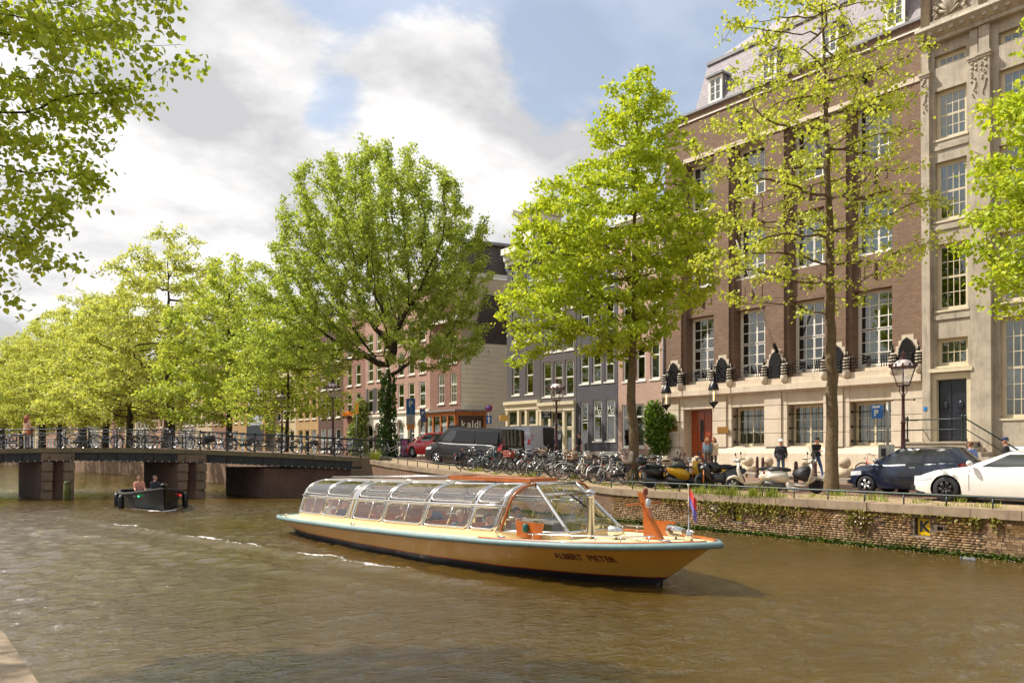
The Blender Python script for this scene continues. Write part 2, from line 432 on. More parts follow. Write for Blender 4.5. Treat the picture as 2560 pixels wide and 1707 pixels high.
M_mortar = plain('mortar', srgb(112, 96, 78), 0.95, var=0.25, scale=6, bump=0.3)
def make_water():
    m, nt, N, L, B = new_mat('canal_water')
    v = coords(N, L, 'world')
    big = tex_noise(N, L, v, 0.16, 4, 0.6)
    B.inputs['Roughness'].default_value = 0.045; B.inputs['IOR'].default_value = 2.15
    B.inputs['Specular IOR Level'].default_value = 0.5
    col = ramp_(N, L, big, [(0.3, (0.058, 0.034, 0.0055)), (0.7, (0.084, 0.050, 0.0085))])
    at = N.new('ShaderNodeAttribute'); at.attribute_name = 'foam'
    fn = tex_noise(N, L, coords(N, L, 'world', (1, 0.55, 1)), 16, 7, 0.75, 0.6)
    fm = N.new('ShaderNodeMath'); fm.operation = 'ADD'; L.new(fn, fm.inputs[0]); L.new(at.outputs['Fac'], fm.inputs[1])
    fr = N.new('ShaderNodeMapRange'); L.new(fm.outputs[0], fr.inputs[0]); fr.inputs[1].default_value = 0.98; fr.inputs[2].default_value = 1.12; fr.clamp = True
    L.new(mixc(N, L, fr.outputs[0], col, (0.72, 0.70, 0.66)), B.inputs['Base Color'])
    rr = N.new('ShaderNodeMapRange'); L.new(fr.outputs[0], rr.inputs[0]); rr.inputs[3].default_value = 0.085; rr.inputs[4].default_value = 0.55; L.new(rr.outputs[0], B.inputs['Roughness'])
    w1 = tex_noise(N, L, coords(N, L, 'world', (0.75, 1.35, 1)), 1.5, 3, 0.5, 0.5)
    w2 = tex_noise(N, L, coords(N, L, 'world', (0.9, 1.5, 1), (4, 2, 0)), 5.0, 4, 0.6, 0.6)
    w3 = tex_noise(N, L, coords(N, L, 'world', (1, 1.25, 1), (1, 7, 0)), 15.0, 4, 0.6, 0.5)
    calm = N.new('ShaderNodeMapRange'); L.new(tex_noise(N, L, v, 0.10, 3), calm.inputs[0]); calm.inputs[1].default_value = 0.35; calm.inputs[2].default_value = 0.65
    calm.inputs[3].default_value = 0.4; calm.inputs[4].default_value = 1.6
    def mad(a, k, b=None):
        n = N.new('ShaderNodeMath'); n.operation = 'MULTIPLY_ADD'; L.new(a, n.inputs[0]); n.inputs[1].default_value = k
        if b is None: n.inputs[2].default_value = 0
        else: L.new(b, n.inputs[2])
        return n.outputs[0]
    h = mad(w3, 0.016, mad(w2, 0.070, mad(w1, 0.05)))
    hm = N.new('ShaderNodeMath'); hm.operation = 'MULTIPLY'; L.new(h, hm.inputs[0]); L.new(calm.outputs[0], hm.inputs[1])
    add_bump(N, L, B, hm.outputs[0], 1.0, 0.75)
    return m
M_water = make_water()

# boat frame (used by the water for the wake): origin at the stern on the waterline, +x towards the bow
BOAT_L = 14.5
BH = Vector((0.044, -0.999, 0)).normalized()
BOAT_TIP = Vector((11.33, 8.42, WZ))
BOAT_O = BOAT_TIP - BH*BOAT_L
BOAT_RZ = atan2(BH.y, BH.x)
SLOOP_O = Vector((9.2, 36.4, WZ)); SLOOP_RZ = radians(-96)

def water_sheets():
    nx, ny = 230, 560
    xs = np.linspace(XL-0.35, 20.6, nx); ys = np.concatenate([np.linspace(0.6, 30, 380), np.linspace(30.2, 62, ny-380)])
    X, Y = np.meshgrid(xs, ys)
    Z = 0.006*np.sin(1.9*X+0.7*Y) + 0.006*np.sin(1.1*Y-1.3*X+1) + 0.004*np.sin(3.1*Y+0.9*X)
    foam = np.zeros_like(Z)
    rng = np.random.default_rng(4)
    patch = 0.75 + 0.45*np.sin(0.31*X+0.17*Y+1)*np.sin(0.23*Y-0.2*X)
    for k in range(46):
        lam = 0.30*(3.0**rng.random()); th = rng.normal()*0.75 + pi/2; kk = 2*pi/lam
        Z += patch*0.030/kk*np.sin(kk*(X*np.cos(th)+Y*np.sin(th)) + rng.random()*6.28 + 0.6*np.sin(0.4*X+0.3*Y+k))
    bx, by = BH.x, BH.y; px, py = -BH.y, BH.x
    dx, dy = X-BOAT_O.x, Y-BOAT_O.y
    lx = dx*bx + dy*by; ly = dx*px + dy*py
    wob = 0.10*np.sin(2.3*lx) + 0.07*np.sin(5.1*lx+1)
    for k, (a, s0, spread, amp) in enumerate([(1, 2.1, 0.115, 0.055), (-1, 2.1, 0.115, 0.055), (1, 3.4, 0.15, 0.03), (-1, 3.4, 0.15, 0.03)]):
        yc = s0 + (BOAT_L-1.0-lx)*spread
        d = (a*ly - yc + wob)
        on = 1/(1+np.exp((lx-(BOAT_L-3))/0.6)) / (1+np.exp(-(lx+9)/2))
        Z += amp*np.exp(-(d/0.28)**2)*on - 0.5*amp*np.exp(-((d-0.5)/0.3)**2)*on
        foam += (0.66 if k < 2 else 0.32)*np.exp(-(d/0.17)**2)*on*(0.78+0.30*np.sin(1.7*lx+k)*np.sin(0.63*lx+2))
    # churn along the hull and behind the stern
    hullw = np.interp(lx, [-0.5, 0.5, 3, 9, 12, 13.6, 14], [1.2, 1.3, 1.5, 1.55, 1.1, 0.05, 0])
    dh = np.abs(ly) - hullw
    inl = (lx > -0.3) & (lx < 13.9)
    foam += np.where(inl, 0.42*np.exp(-((dh-0.10)/0.16)**2), 0)
    wk = np.exp(-(ly/(0.9+0.10*np.maximum(0, -lx)))**2)*(lx < 0.3)*np.exp(np.minimum(0, lx+0.3)/9.0)
    foam += 0.26*wk; Z += 0.015*wk*np.sin(6*lx)
    # bow wave of the small black sloop
    sx, sy = cos(SLOOP_RZ), sin(SLOOP_RZ)
    dx, dy = X-SLOOP_O.x, Y-SLOOP_O.y; lx = dx*sx+dy*sy; ly = -dx*sy+dy*sx
    for a in (1, -1):
        d = a*ly - (0.25 + (3.1-lx)*0.42)
        on = (lx < 3.2)*np.exp(np.minimum(0, lx-1.5)/3.5)
        Z += 0.05*np.exp(-(d/0.22)**2)*on; foam += 0.52*np.exp(-(d/0.22)**2)*on
    foam += 0.42*np.exp(-((lx-3.05)/0.28)**2 - (ly/0.7)**2)
    V = np.stack([X, Y, Z+WZ], -1).reshape(-1, 3)
    i = np.arange(nx*ny).reshape(ny, nx)
    Q = np.stack([i[:-1, :-1], i[:-1, 1:], i[1:, 1:], i[1:, :-1]], -1).reshape(-1, 4)
    me = np_mesh('water', V, Q, True)
    a = me.attributes.new('foam', 'FLOAT', 'POINT'); a.data.foreach_set('value', foam.ravel().astype(np.float32))
    o = mobj('canal_water', me, M_water); tag(o, kind='structure')
    far = MB()
    far.poly([(-60, 61.9, WZ-0.004), (40, 61.9, WZ-0.004), (40, 420, WZ-0.004), (-60, 420, WZ-0.004)])
    o = far.build('far_water', M_water); tag(o, kind='structure')
    near = MB(); near.poly([(XL-1, -40, WZ-0.006), (40, -40, WZ-0.006), (40, 0.7, WZ-0.006), (XL-1, 0.7, WZ-0.006)])
    tag(near.build('near_water', M_water), kind='structure')
water_sheets()

# ---------------------------------------------------------------- ground
M_street = brickmat('street_clinker', srgb(122, 92, 74), srgb(142, 112, 92), srgb(98, 82, 66), 0.2, 0.1, 0.008, 'XY', 0.3, 0.35)
def fix_ground_brick():
    nt = M_street.node_tree
    for l in list(nt.links):
        if l.to_node.type == 'COMBXYZ' and l.to_socket == l.to_node.inputs[1]:
            sp = l.from_node; nt.links.remove(l); nt.links.new(sp.outputs[1], [n for n in nt.nodes if n.type == 'COMBXYZ'][0].inputs[1]); break
fix_ground_brick()
M_verge = plain('sandy_verge', srgb(154, 132, 102), 0.95, var=0.35, scale=2.6, bump=0.5)
M_pave = plain('pavement_slabs', srgb(150, 138, 124), 0.9, var=0.18, scale=2, bump=0.2)
M_kerb = stonemat('kerb_stone', srgb(150, 140, 126))
M_soil = plain('ground_earth', srgb(120, 108, 88), 0.95, var=0.2)
M_cap = stonemat('cap_stone', srgb(166, 144, 116), srgb(122, 104, 82), streak=0.5)

def ground_strip(name, o0, o1, dz, mat, y0=-20, y1=235, cols=2):
    ys = np.concatenate([np.arange(y0, 18, 3.0), np.arange(18, 72, 1.0), np.arange(72, y1+1, 6.0)])
    os_ = np.linspace(o0, o1, cols)
    G = [[(xq(y)+o, y, zs(y)+dz) for o in os_] for y in ys]
    mb = MB(); mb.grid(G); ob = mb.build(name, mat, fix=False)
    tag(ob, kind='structure'); return ob
ground_strip('quay_verge', 0.42, 2.75, 0.0, M_verge)
ground_strip('street', 2.75, SW, -0.004, M_street)
def pavement():
    ys = np.concatenate([np.arange(-20, 18, 3.0), np.arange(18, 72, 1.0), np.arange(72, 236, 6.0)])
    mb = MB(); mb.grid([[(xq(y)+SW+0.16, y, zs(y)+0.12), (xq(y)+FW+2.5, y, zs(y)+0.125)] for y in ys])
    tag(mb.build('pavement', M_pave, fix=False), kind='structure')
    kb = MB(); kb.grid([[(xq(y)+SW, y, zs(y)-0.03), (xq(y)+SW, y, zs(y)+0.125), (xq(y)+SW+0.16, y, zs(y)+0.128)] for y in ys])
    tag(kb.build('kerb', M_kerb, fix=False), kind='structure')
    g = MB(); g.poly([(37.2, -300, -0.12), (900, -300, -0.12), (900, 1200, -0.12), (37.2, 1200, -0.12)])
    g.poly([(-900, 246, -0.12), (37.2, 246, -0.12), (37.2, 1200, -0.12), (-900, 1200, -0.12)])
    tag(g.build('ground', M_soil, fix=False), kind='structure')
pavement()
def home_quay():                                     # the quay the photographer stands on
    t = thing('quay_coping', 'pale sandstone coping at the bottom left corner of the picture', 'quay wall', (XL, 0, 0))
    rnd = random.Random(3); y = -6.0; k = 0
    while y < 52:
        l = 1.15 + rnd.random()*0.25; mb = MB(); zt = rnd.uniform(-0.006, 0.004)
        mb.box((-0.48, y, -0.26), (rnd.uniform(-0.004, 0.004), y+l-0.008, zt)); me = mb.mesh('cap_stone')
        o = mobj('cap_stone', me, M_cap, t); y += l
    w = MB(); w.box((-0.42, -40, WZ-1.2-0), (-0.05, 53, -0.26)); w.build('wall', brickmat('quay_brick', srgb(132, 100, 74), srgb(150, 118, 88), srgb(110, 96, 80)), t)
    g = MB(); g.poly([(-900, -300, -0.02), (XL-0.46, -300, -0.02), (XL-0.46, 246, -0.02), (-900, 246, -0.02)])
    tag(g.build('home_quay_ground', M_street, fix=False), kind='structure')
home_quay()

# ---------------------------------------------------------------- far quay wall with its bricks
def cells(ylist, zlist, openings):
    """rectangles of a wall left standing between openings (y0,y1,z0,z1)"""
    ys = sorted(set([ylist[0], ylist[1]] + [c for o in openings for c in o[:2]]))
    zl = sorted(set([zlist[0], zlist[1]] + [c for o in openings for c in o[2:4]]))
    ys = [y for y in ys if ylist[0]-1e-6 <= y <= ylist[1]+1e-6]; zl = [z for z in zl if zlist[0]-1e-6 <= z <= zlist[1]+1e-6]
    out = []
    for z0, z1 in zip(zl, zl[1:]):
        run = None
        for y0, y1 in zip(ys, ys[1:]):
            cy_, cz = (y0+y1)/2, (z0+z1)/2
            if any(o[0] < cy_ < o[1] and o[2] < cz < o[3] for o in openings):
                if run: out.append(run); run = None
            else: run = (run[0], y1, z0, z1) if run else (y0, y1, z0, z1)
        if run: out.append(run)
    return out
def wall_with_openings(mb, X, ylist, zlist, openings, depth):
    for (y0, y1, z0, z1) in cells(ylist, zlist, openings):
        mb.poly([(X, y1, z0), (X, y0, z0), (X, y0, z1), (X, y1, z1)])
    for (y0, y1, z0, z1) in openings:
        d = X+depth
        mb.poly([(X, y0, z0), (d, y0, z0), (d, y0, z1), (X, y0, z1)]); mb.poly([(X, y1, z1), (d, y1, z1), (d, y1, z0), (X, y1, z0)])
        mb.poly([(X, y0, z0), (X, y1, z0), (d, y1, z0), (d, y0, z0)]); mb.poly([(X, y0, z1), (d, y0, z1), (d, y1, z1), (X, y1, z1)])

def quay_brick_mat():
    m, nt, N, L, B = new_mat('quay_wall_brick')
    g = N.new('ShaderNodeNewGeometry'); oi = N.new('ShaderNodeObjectInfo')
    ad = N.new('ShaderNodeMath'); ad.operation = 'ADD'; L.new(g.outputs['Random Per Island'], ad.inputs[0]); L.new(oi.outputs['Random'], ad.inputs[1])
    fr = N.new('ShaderNodeMath'); fr.operation = 'FRACT'; L.new(ad.outputs[0], fr.inputs[0])
    col = ramp_(N, L, fr.outputs[0], [(0.0, srgb(104, 80, 56)), (0.35, srgb(136, 108, 78)), (0.7, srgb(154, 124, 92)), (1.0, srgb(170, 140, 108))])
    v = coords(N, L, 'world')
    n = tex_noise(N, L, v, 1.1, 8, 0.7, 0.3); n2 = tex_noise(N, L, v, 5, 6, 0.7)
    sp = N.new('ShaderNodeSeparateXYZ'); L.new(g.outputs['Position'], sp.inputs[0])
    hz = N.new('ShaderNodeMapRange'); L.new(sp.outputs[2], hz.inputs[0]); hz.inputs[1].default_value = -0.75; hz.inputs[2].default_value = -0.2; hz.inputs[3].default_value = 0.0; hz.inputs[4].default_value = 0.20
    a2 = N.new('ShaderNodeMath'); a2.operation = 'ADD'; L.new(n, a2.inputs[0]); L.new(hz.outputs[0], a2.inputs[1])
    mossf = ramp_(N, L, a2.outputs[0], [(0.52, (0, 0, 0)), (0.66, (0.85,)*3)])
    col = mixc(N, L, mossf, col, mixc(N, L, n2, srgb(70, 52, 18), srgb(134, 96, 36)))
    lz = N.new('ShaderNodeMapRange'); L.new(sp.outputs[2], lz.inputs[0]); lz.inputs[1].default_value = -1.0; lz.inputs[2].default_value = -0.80; lz.inputs[3].default_value = 0.75; lz.inputs[4].default_value = 0.0
    wet = N.new('ShaderNodeMath'); wet.operation = 'MULTIPLY'; L.new(lz.outputs[0], wet.inputs[0]); L.new(n2, wet.inputs[1])
    col = mixc(N, L, wet.outputs[0], col, srgb(84, 84, 36))
    L.new(col, B.inputs['Base Color']); B.inputs['Roughness'].default_value = 0.9
    add_bump(N, L, B, tex_noise(N, L, v, 40, 4, 0.7), 0.4, 0.01); return m
M_qbrick = quay_brick_mat()
M_qwall = brickmat('quay_brickwork', srgb(120, 90, 66), srgb(156, 122, 92), srgb(96, 80, 60), 0.17, 0.062, 0.01, 'YZ', 0.6, 0.6)
M_ksign = plain('yellow_enamel', srgb(222, 178, 24), 0.35, var=0.15, scale=4, grime=0.5)
M_black = plain('black_paint', (0.012, 0.012, 0.013), 0.45)

KS = []                                              # the two letter plates set in niches
for (u0, u1, v0, v1) in ((2285.5, 2324.5, 1294, 1339), (1832, 1855, 1266, 1303)):
    a, b = y_at(u0, XQ), y_at(u1, XQ); ym = (a+b)/2; z1, z0 = z_at(v0, XQ, ym), z_at(v1, XQ, ym)
    KS.append((min(a, b), max(a, b), z0, z1))
HOLES = [(y_at(u, XQ)-0.07, y_at(u, XQ)+0.07, z_at(v, XQ, y_at(u, XQ))-0.05, z_at(v, XQ, y_at(u, XQ))+0.05) for (u, v) in ((2350, 1321), (1958, 1292))]
QOPEN = KS + HOLES
def far_quay():
    t = thing('quay_wall', 'mossy old brick quay wall with pale coping along the far bank', 'quay wall', (XQ, 12, WZ))
    t.location = (0, 0, 0)
    back = MB(); wall_with_openings(back, XQ+0.012, (2.0, 19.0), (WZ-1.0, -0.2), QOPEN, 0.16)
    for (y0, y1, z0, z1) in QOPEN: back.poly([(XQ+0.17, y1, z0), (XQ+0.17, y0, z0), (XQ+0.17, y0, z1), (XQ+0.17, y1, z1)])
    back.build('mortar_bed', M_mortar, t, fix=False)
    up = MB(); up.grid([[(XQ, y, WZ-1.0), (XQ, y, zs(y)-0.2)] for y in list(np.arange(19.0, 36.8, 0.5))], flip=True)
    up.grid([[(xq(y), y, WZ-1.0), (xq(y), y, zs(y)-0.02)] for y in list(np.arange(43.0, 236, 3.0))], flip=True)
    up.grid([[(XQ, -25, WZ-1.0), (XQ, -25, -0.2)], [(XQ, 2.0, WZ-1.0), (XQ, 2.0, -0.2)]], flip=True)
    up.build('brickwork', M_qwall, t, fix=False)
    # bricks
    rnd = random.Random(11); bricks = []; h = 0.060; z = WZ-0.12; row = 0
    while z < -0.215:
        y = 4.6 - rnd.random()*0.1
        while y < 19.0:
            l = rnd.choice((0.108, 0.108, 0.112, 0.205)); y1 = y+l
            zt = min(z+h-0.007, -0.203)
            if zt - z > 0.02 and not any(o[0]-0.01 < y1 and o[1]+0.01 > y and o[2]-0.01 < zt and o[3]+0.01 > z for o in QOPEN) and rnd.random() > 0.012:
                bricks.append((y, y1-0.008, z, zt, rnd.uniform(-0.008, 0.005)))
            y = y1
        z += h; row += 1
    bricks.sort(key=lambda b: b[0] if b[2] > WZ-0.05 else 99)
    unit = MB().box((0, 0, 0), (1, 1, 1)).mesh('brick'); unit.materials.append(M_qbrick)
    for (y0, y1, z0, z1, j) in bricks[:300]:
        inst('brick', unit, None, t, (XQ+j, y0, z0), 0, (0.09, y1-y0, z1-z0))
    V = []; Q = []; base = np.array([(3,2,1,0),(4,5,6,7),(0,1,5,4),(1,2,6,5),(2,3,7,6),(3,0,4,7)])
    for k, (y0, y1, z0, z1, j) in enumerate(bricks[300:]):
        x0, x1 = XQ+j, XQ+0.09
        V += [(x0,y0,z0),(x1,y0,z0),(x1,y1,z0),(x0,y1,z0),(x0,y0,z1),(x1,y0,z1),(x1,y1,z1),(x0,y1,z1)]; Q.append(base+8*k)
    o = mobj('brick_courses', np_mesh('brick_courses', np.array(V), np.concatenate(Q)), M_qbrick, t); o['kind'] = 'stuff'
    # coping
    y = 1.5
    while y < 36.2:
        l = 1.05 + rnd.random()*0.3; mb = MB(); zt = rnd.uniform(-0.008, 0.004); j = rnd.uniform(-0.012, 0.006)
        a, b = zs(y), zs(y+l)
        P = [(XQ-0.045+j, y), (XQ+0.44, y), (XQ+0.44, y+l-0.01), (XQ-0.045+j, y+l-0.01)]; Zt = [a, a, b, b]
        i = mb.pts([(p[0], p[1], q-0.21) for p, q in zip(P, Zt)] + [(p[0], p[1], q+zt+0.012) for p, q in zip(P, Zt)])
        for q in ((3,2,1,0),(4,5,6,7),(0,1,5,4),(1,2,6,5),(2,3,7,6),(3,0,4,7)): mb.face([i+k for k in q])
        mb.build('cap_stone', M_cap, t); y += l
    return t
far_quay()
for k, (y0, y1, z0, z1) in enumerate(KS):
    s = thing('letter_plate', ['yellow plate with a black K in the quay wall, nearer the right edge', 'yellow letter plate under hanging weeds near the bow of the tour boat'][k], 'sign', (XQ+0.10, (y0+y1)/2, z0), 0, 'yellow letter plates in the quay wall')
    w = y1-y0-0.05; h = z1-z0-0.03
    mb = MB().box((0, -w/2-0.02, 0.01), (0.03, w/2-0.02, h+0.01)); mb.build('plate', M_ksign, s)
    me = text_mesh('K', h*0.92, 0.003, 0.012); tx = mobj('letter', me, M_black, s, (-0.004, -0.02, h/2+0.01)); tx.rotation_euler = (radians(90), 0, radians(-90))
    sl = MB().box((-0.09, -(y1-y0)/2, -0.035), (0.02, (y1-y0)/2, -0.002)); sl.build('sill', M_kerb, s)

# low pipe rails on the coping
M_rail = plain('green_black_iron', srgb(48, 58, 54), 0.4, metal=0.3, var=0.3)
def quay_rail(ya, yb, n, label, x=XQ+0.16):
    t = thing('quay_rail', label, 'railing', (x, ya, zs(ya)))
    t.location = (0, 0, 0)
    ys = np.linspace(ya, yb, n)
    MB().tube([(x, y, zs(y)+0.275) for y in ys], 0.026, 8).build('top_rail', M_rail, t)
    for y in ys: MB().tube([(x, y, zs(y)-0.01), (x, y, zs(y)+0.25)], 0.02, 6).build('post', M_rail, t)
quay_rail(3.0, y_at(1528, XQ+0.16), 17, 'low green pipe rail along the coping in front of the scooters and cars')
quay_rail(y_at(1152, XQ+0.16), y_at(950, XQ+0.16), 9, 'low pipe rail climbing to the bridge in front of the black van')

# ---------------------------------------------------------------- bridge
BR = Vector((19.94, 36.74, 0)); BD = Vector((-0.845, 0.535, 0)).normalized(); BN = Vector((0.535, 0.845, 0)).normalized()
def zd(t): return float(np.interp(t, [-3, 0.1, 2.4, 4.75, 9.65, 12.5, 15.2, 18.3, 22.7, 26], [0.90, 0.93, 1.07, 1.19, 1.40, 1.445, 1.455, 1.40, 1.20, 1.0]))
def bp(t, w, z): p = BR + BD*t + BN*w; return (p.x, p.y, z)
BW = 7.2
M_bstone = stonemat('bridge_stone', srgb(128, 108, 84), srgb(92, 78, 60), streak=0.7)
M_bedge = stonemat('bridge_edge_stone', srgb(118, 106, 74), srgb(88, 80, 58), streak=0.7)
M_iron = plain('dark_bridge_steel', srgb(40, 41, 40), 0.55, metal=0.15, var=0.4, scale=5, grime=0.5)
M_brail = plain('bridge_rail_iron', srgb(38, 46, 50), 0.4, metal=0.3, var=0.25)
M_bbrick = brickmat('bridge_brick', srgb(84, 58, 46), srgb(110, 80, 64), srgb(92, 82, 72), 0.2, 0.062, 0.008, 'XY+Z', 0.5, 0.7)
M_bulb = plain('clear_bulb', (0.75, 0.75, 0.72), 0.2)
M_weed = plain('green_slime_wood', srgb(92, 98, 40), 0.8, var=0.4)
def bridge():
    t0 = thing('bridge', 'flat arched steel canal bridge on stone piers with iron railings', 'bridge', (0, 0, 0))
    ts = list(np.linspace(-1.2, 23.2, 50))
    mb = MB(); mb.grid([[bp(t, 0.02, zd(t)-0.004), bp(t, BW-0.02, zd(t)-0.004)] for t in ts]); mb.build('road', M_street, t0, fix=False)
    for (w0, w1) in ((-0.12, 0.42), (BW-0.42, BW+0.12)):
        for a, b in zip(ts[::4], ts[4::4]):
            tt = np.linspace(a, b-0.012, 4); m = MB()
            m.grid([[bp(t, w0, zd(t)-0.22), bp(t, w0, zd(t)+0.01), bp(t, w1, zd(t)+0.01), bp(t, w1, zd(t)-0.22), bp(t, w0, zd(t)-0.22)] for t in tt])
            m.poly([bp(a, w0, zd(a)-0.22), bp(a, w0, zd(a)+0.01), bp(a, w1, zd(a)+0.01), bp(a, w1, zd(a)-0.22)])
            m.build('edge_stone', M_bedge, t0)
    tg = list(np.linspace(0.35, 23.0, 46))
    for nm, w0, w1 in (('girder', 0.0, 0.22), ('girder', BW-0.22, BW)):
        m = MB(); zb = lambda t: zd(t)-0.66+0.02*math.sin(t)
        m.grid([[bp(t, w0-0.06, zb(t)), bp(t, w0-0.06, zb(t)+0.05), bp(t, w0, zb(t)+0.05), bp(t, w0, zd(t)-0.30), bp(t, w0-0.05, zd(t)-0.30), bp(t, w0-0.05, zd(t)-0.225)] for t in tg])
        m.grid([[bp(t, w0-0.06, zb(t)), bp(t, w1+0.06, zb(t)), bp(t, w1, zd(t)-0.23)] for t in tg]); m.build(nm, M_iron, t0)
    m = MB(); m.grid([[bp(t, 0.05, zd(t)-0.45), bp(t, BW-0.05, zd(t)-0.45)] for t in tg]); m.build('underside', M_iron, t0)
    sf = MB().box((-0.02, -0.03, 0), (0.02, 0.03, 0.33)).mesh('stiffener'); sf.materials.append(M_iron)
    for t in np.arange(0.9, 20.0, 0.9): inst('stiffener', sf, None, t0, bp(t, -0.02, zd(t)-0.60), atan2(BD.y, BD.x))
    bl = MB().sphere((0, 0, 0), 0.028, 6, 4).mesh('bulb'); bl.materials.append(M_bulb)
    for t in np.arange(0.8, 19.5, 0.34): inst('bulb', bl, None, t0, bp(t, -0.085, zd(t)-0.645))
    # piers: long axis along the canal
    PA = Vector((-0.06, 1, 0)).normalized()
    rnd = random.Random(8)
    def pier(ta, tb, name='pier', abut=False):
        r = empty(name, (0,0,0), 0, t0)
        zt = zd((ta+tb)/2)
        A = BR + BD*ta + BN*0.16; Bq = BR + BD*tb + BN*0.16; dl = 5.0
        def P(s, d, z): q = A.lerp(Bq, s) + PA*d; return (q.x, q.y, z)
        m = MB(); z0, z1 = WZ-0.9, zt-0.67
        c = [P(0,0,z0), P(1,0,z0), P(1,dl,z0), P(0,dl,z0), P(0,0,z1), P(1,0,z1), P(1,dl,z1), P(0,dl,z1)]; i = m.pts(c)
        for q in ((3,2,1,0),(4,5,6,7),(0,1,5,4),(1,2,6,5),(2,3,7,6),(3,0,4,7)): m.face([i+k for k in q])
        m.build('shaft', M_bbrick, r)
        # stacked stone quoins on the face and the block with bosses at girder height
        def blk(s0, s1, d0, d1, za, zb, nm='stone_block'):
            b = MB(); cc = [P(s0,d0,za), P(s1,d0,za), P(s1,d1,za), P(s0,d1,za), P(s0,d0,zb), P(s1,d0,zb), P(s1,d1,zb), P(s0,d1,zb)]; i = b.pts(cc)
            for q in ((3,2,1,0),(4,5,6,7),(0,1,5,4),(1,2,6,5),(2,3,7,6),(3,0,4,7)): b.face([i+k for k in q])
            me = b.mesh(); bm = bmesh.new(); bm.from_mesh(me); bmesh.ops.recalc_face_normals(bm, faces=bm.faces)
            bmesh.ops.bevel(bm, geom=list(bm.edges), offset=0.035, segments=2, affect='EDGES'); bm.to_mesh(me); bm.free()
            mobj(nm, me, M_bstone, r)
        cols = ((0.06, 0.36), (0.68, 0.98)) if not abut else ((0.74, 0.985),)
        hs = np.linspace(zt-0.70, WZ+0.42, 4)
        for (s0, s1) in cols:
            for k in range(3): blk(s0, s1, -0.40+0.07*k, 0.05, hs[k+1]+0.012, hs[k]-0.0)
            blk(s0-0.02, s1+0.02, -0.12, 0.05, WZ-0.3, hs[3])
        if not abut:
            blk(0.02, 1.0, -0.30, 0.1, zt-0.66, zt-0.235, 'head_block')
            for s in (0.18, 0.84):
                q = Vector(P(s, -0.31, zt-0.40)); b = MB(); n = -BN
                b.tube([q+BN*0.03, q-BN*0.05], 0.13, 14); b.build('boss', M_bstone, r)
        else:
            blk(0.74, 1.0, -0.30, 0.1, zt-0.62, zt-0.235, 'head_block')
        return r
    pier(16.35, 14.7); pier(9.75, 8.3)
    pier(5.3, -0.6, 'abutment', True)
    # end stones where the railing starts
    m = MB(); m.M = None
    for (w0) in (0.0, BW):
        e = MB(); a = BR + BD*0.0 + BN*w0
        e.obox((a.x+0.05, a.y-0.03, 0.45), (0.7, 0.6, 0.92), Matrix.Rotation(atan2(BD.y, BD.x), 3, 'Z')); e.build('end_block', M_bstone, t0)
    # railings
    for w in (0.12, BW-0.12):
        r = empty('railing', (0,0,0), 0, t0)
        for hz, rad in ((0.95, 0.030), (0.63, 0.017), (0.33, 0.017)):
            MB().tube([bp(t, w, zd(t)+hz) for t in np.linspace(-1.0, 22.8, 40)], rad, 6).build('rail', M_brail, r)
        for t in np.arange(-1.0, 23.0, 1.36):
            p = MB(); x, y, _ = bp(t, w, 0); z = zd(t)
            p.lathe([(0.055, z), (0.055, z+0.1), (0.038, z+0.14), (0.034, z+0.34), (0.046, z+0.36), (0.034, z+0.4), (0.032, z+0.62), (0.045, z+0.65), (0.032, z+0.68), (0.030, z+0.93), (0.045, z+0.97), (0.03, z+1.02), (0.008, z+1.05)], 8, (x, y, 0)); p.build('post', M_brail, r)
bridge()
for i, (u, v, zc, h, lab) in enumerate(((168, 1250, 38.2, 0.95, 'slimy green timber post beside the left bridge pier'), (454, 1236, 41.6, 1.0, 'short green timber post in front of the middle bridge pier'))):
    p = zc_pt(u, zc); t = thing('mooring_post', lab, 'post', (p.x, p.y, WZ-0.6), 0, 'timber posts at the bridge piers')
    MB().lathe([(0.17, 0), (0.16, 0.6+h*0.9), (0.12, 0.6+h)], 9).build('shaft', M_weed, t)
    MB().lathe([(0.165, 0.6+h*0.88), (0.165, 0.6+h*0.93)], 9).build('band', M_iron, t)
# ================================================================== BUILDINGS
M_white = plain('white_joinery', srgb(236, 230, 216), 0.5, var=0.06, grime=0.15)
M_cream = plain('cream_joinery', srgb(214, 200, 168), 0.5, var=0.06, grime=0.2)
M_darkframe = plain('dark_green_sash', srgb(40, 46, 42), 0.4)
M_glass = glassmat('window_glass', (0.66, 0.70, 0.66), 0.11, 1.0, 0.01, 0.05)
M_room = plain('dim_room', srgb(46, 40, 34), 0.9, var=0.5, scale=1.2)  # unlit depth of the room is put into this backing colour
M_curtain = plain('curtain', srgb(198, 180, 146), 0.9, var=0.2, scale=5)
M_blind = plain('pale_blind', srgb(214, 210, 204), 0.8, var=0.1)
M_warm = plain('ochre_curtain', srgb(190, 130, 60), 0.9, var=0.2)
M_slate = brickmat('roof_slates', srgb(150, 142, 144), srgb(168, 160, 160), srgb(110, 104, 108), 0.42, 0.26, 0.014, 'YZ', 0.6, 0.25)
M_tile = plain('dark_roof_tile', srgb(78, 66, 58), 0.7, var=0.2)
M_tilebr = brickmat('dark_roof_tiles', srgb(78, 68, 60), srgb(96, 82, 72), srgb(48, 42, 38), 0.22, 0.3, 0.02, 'YZ', 0.8, 0.3)
M_lead = plain('lead_gutter', srgb(132, 130, 132), 0.5, var=0.2)
PANE = MB().box((0, 0, 0), (1, 1, 1)).mesh('pane'); PANE.materials.append(M_glass)
BACK = MB().box((0, 0, 0), (1, 1, 1)).mesh('blind'); BACK.materials.append(M_room)

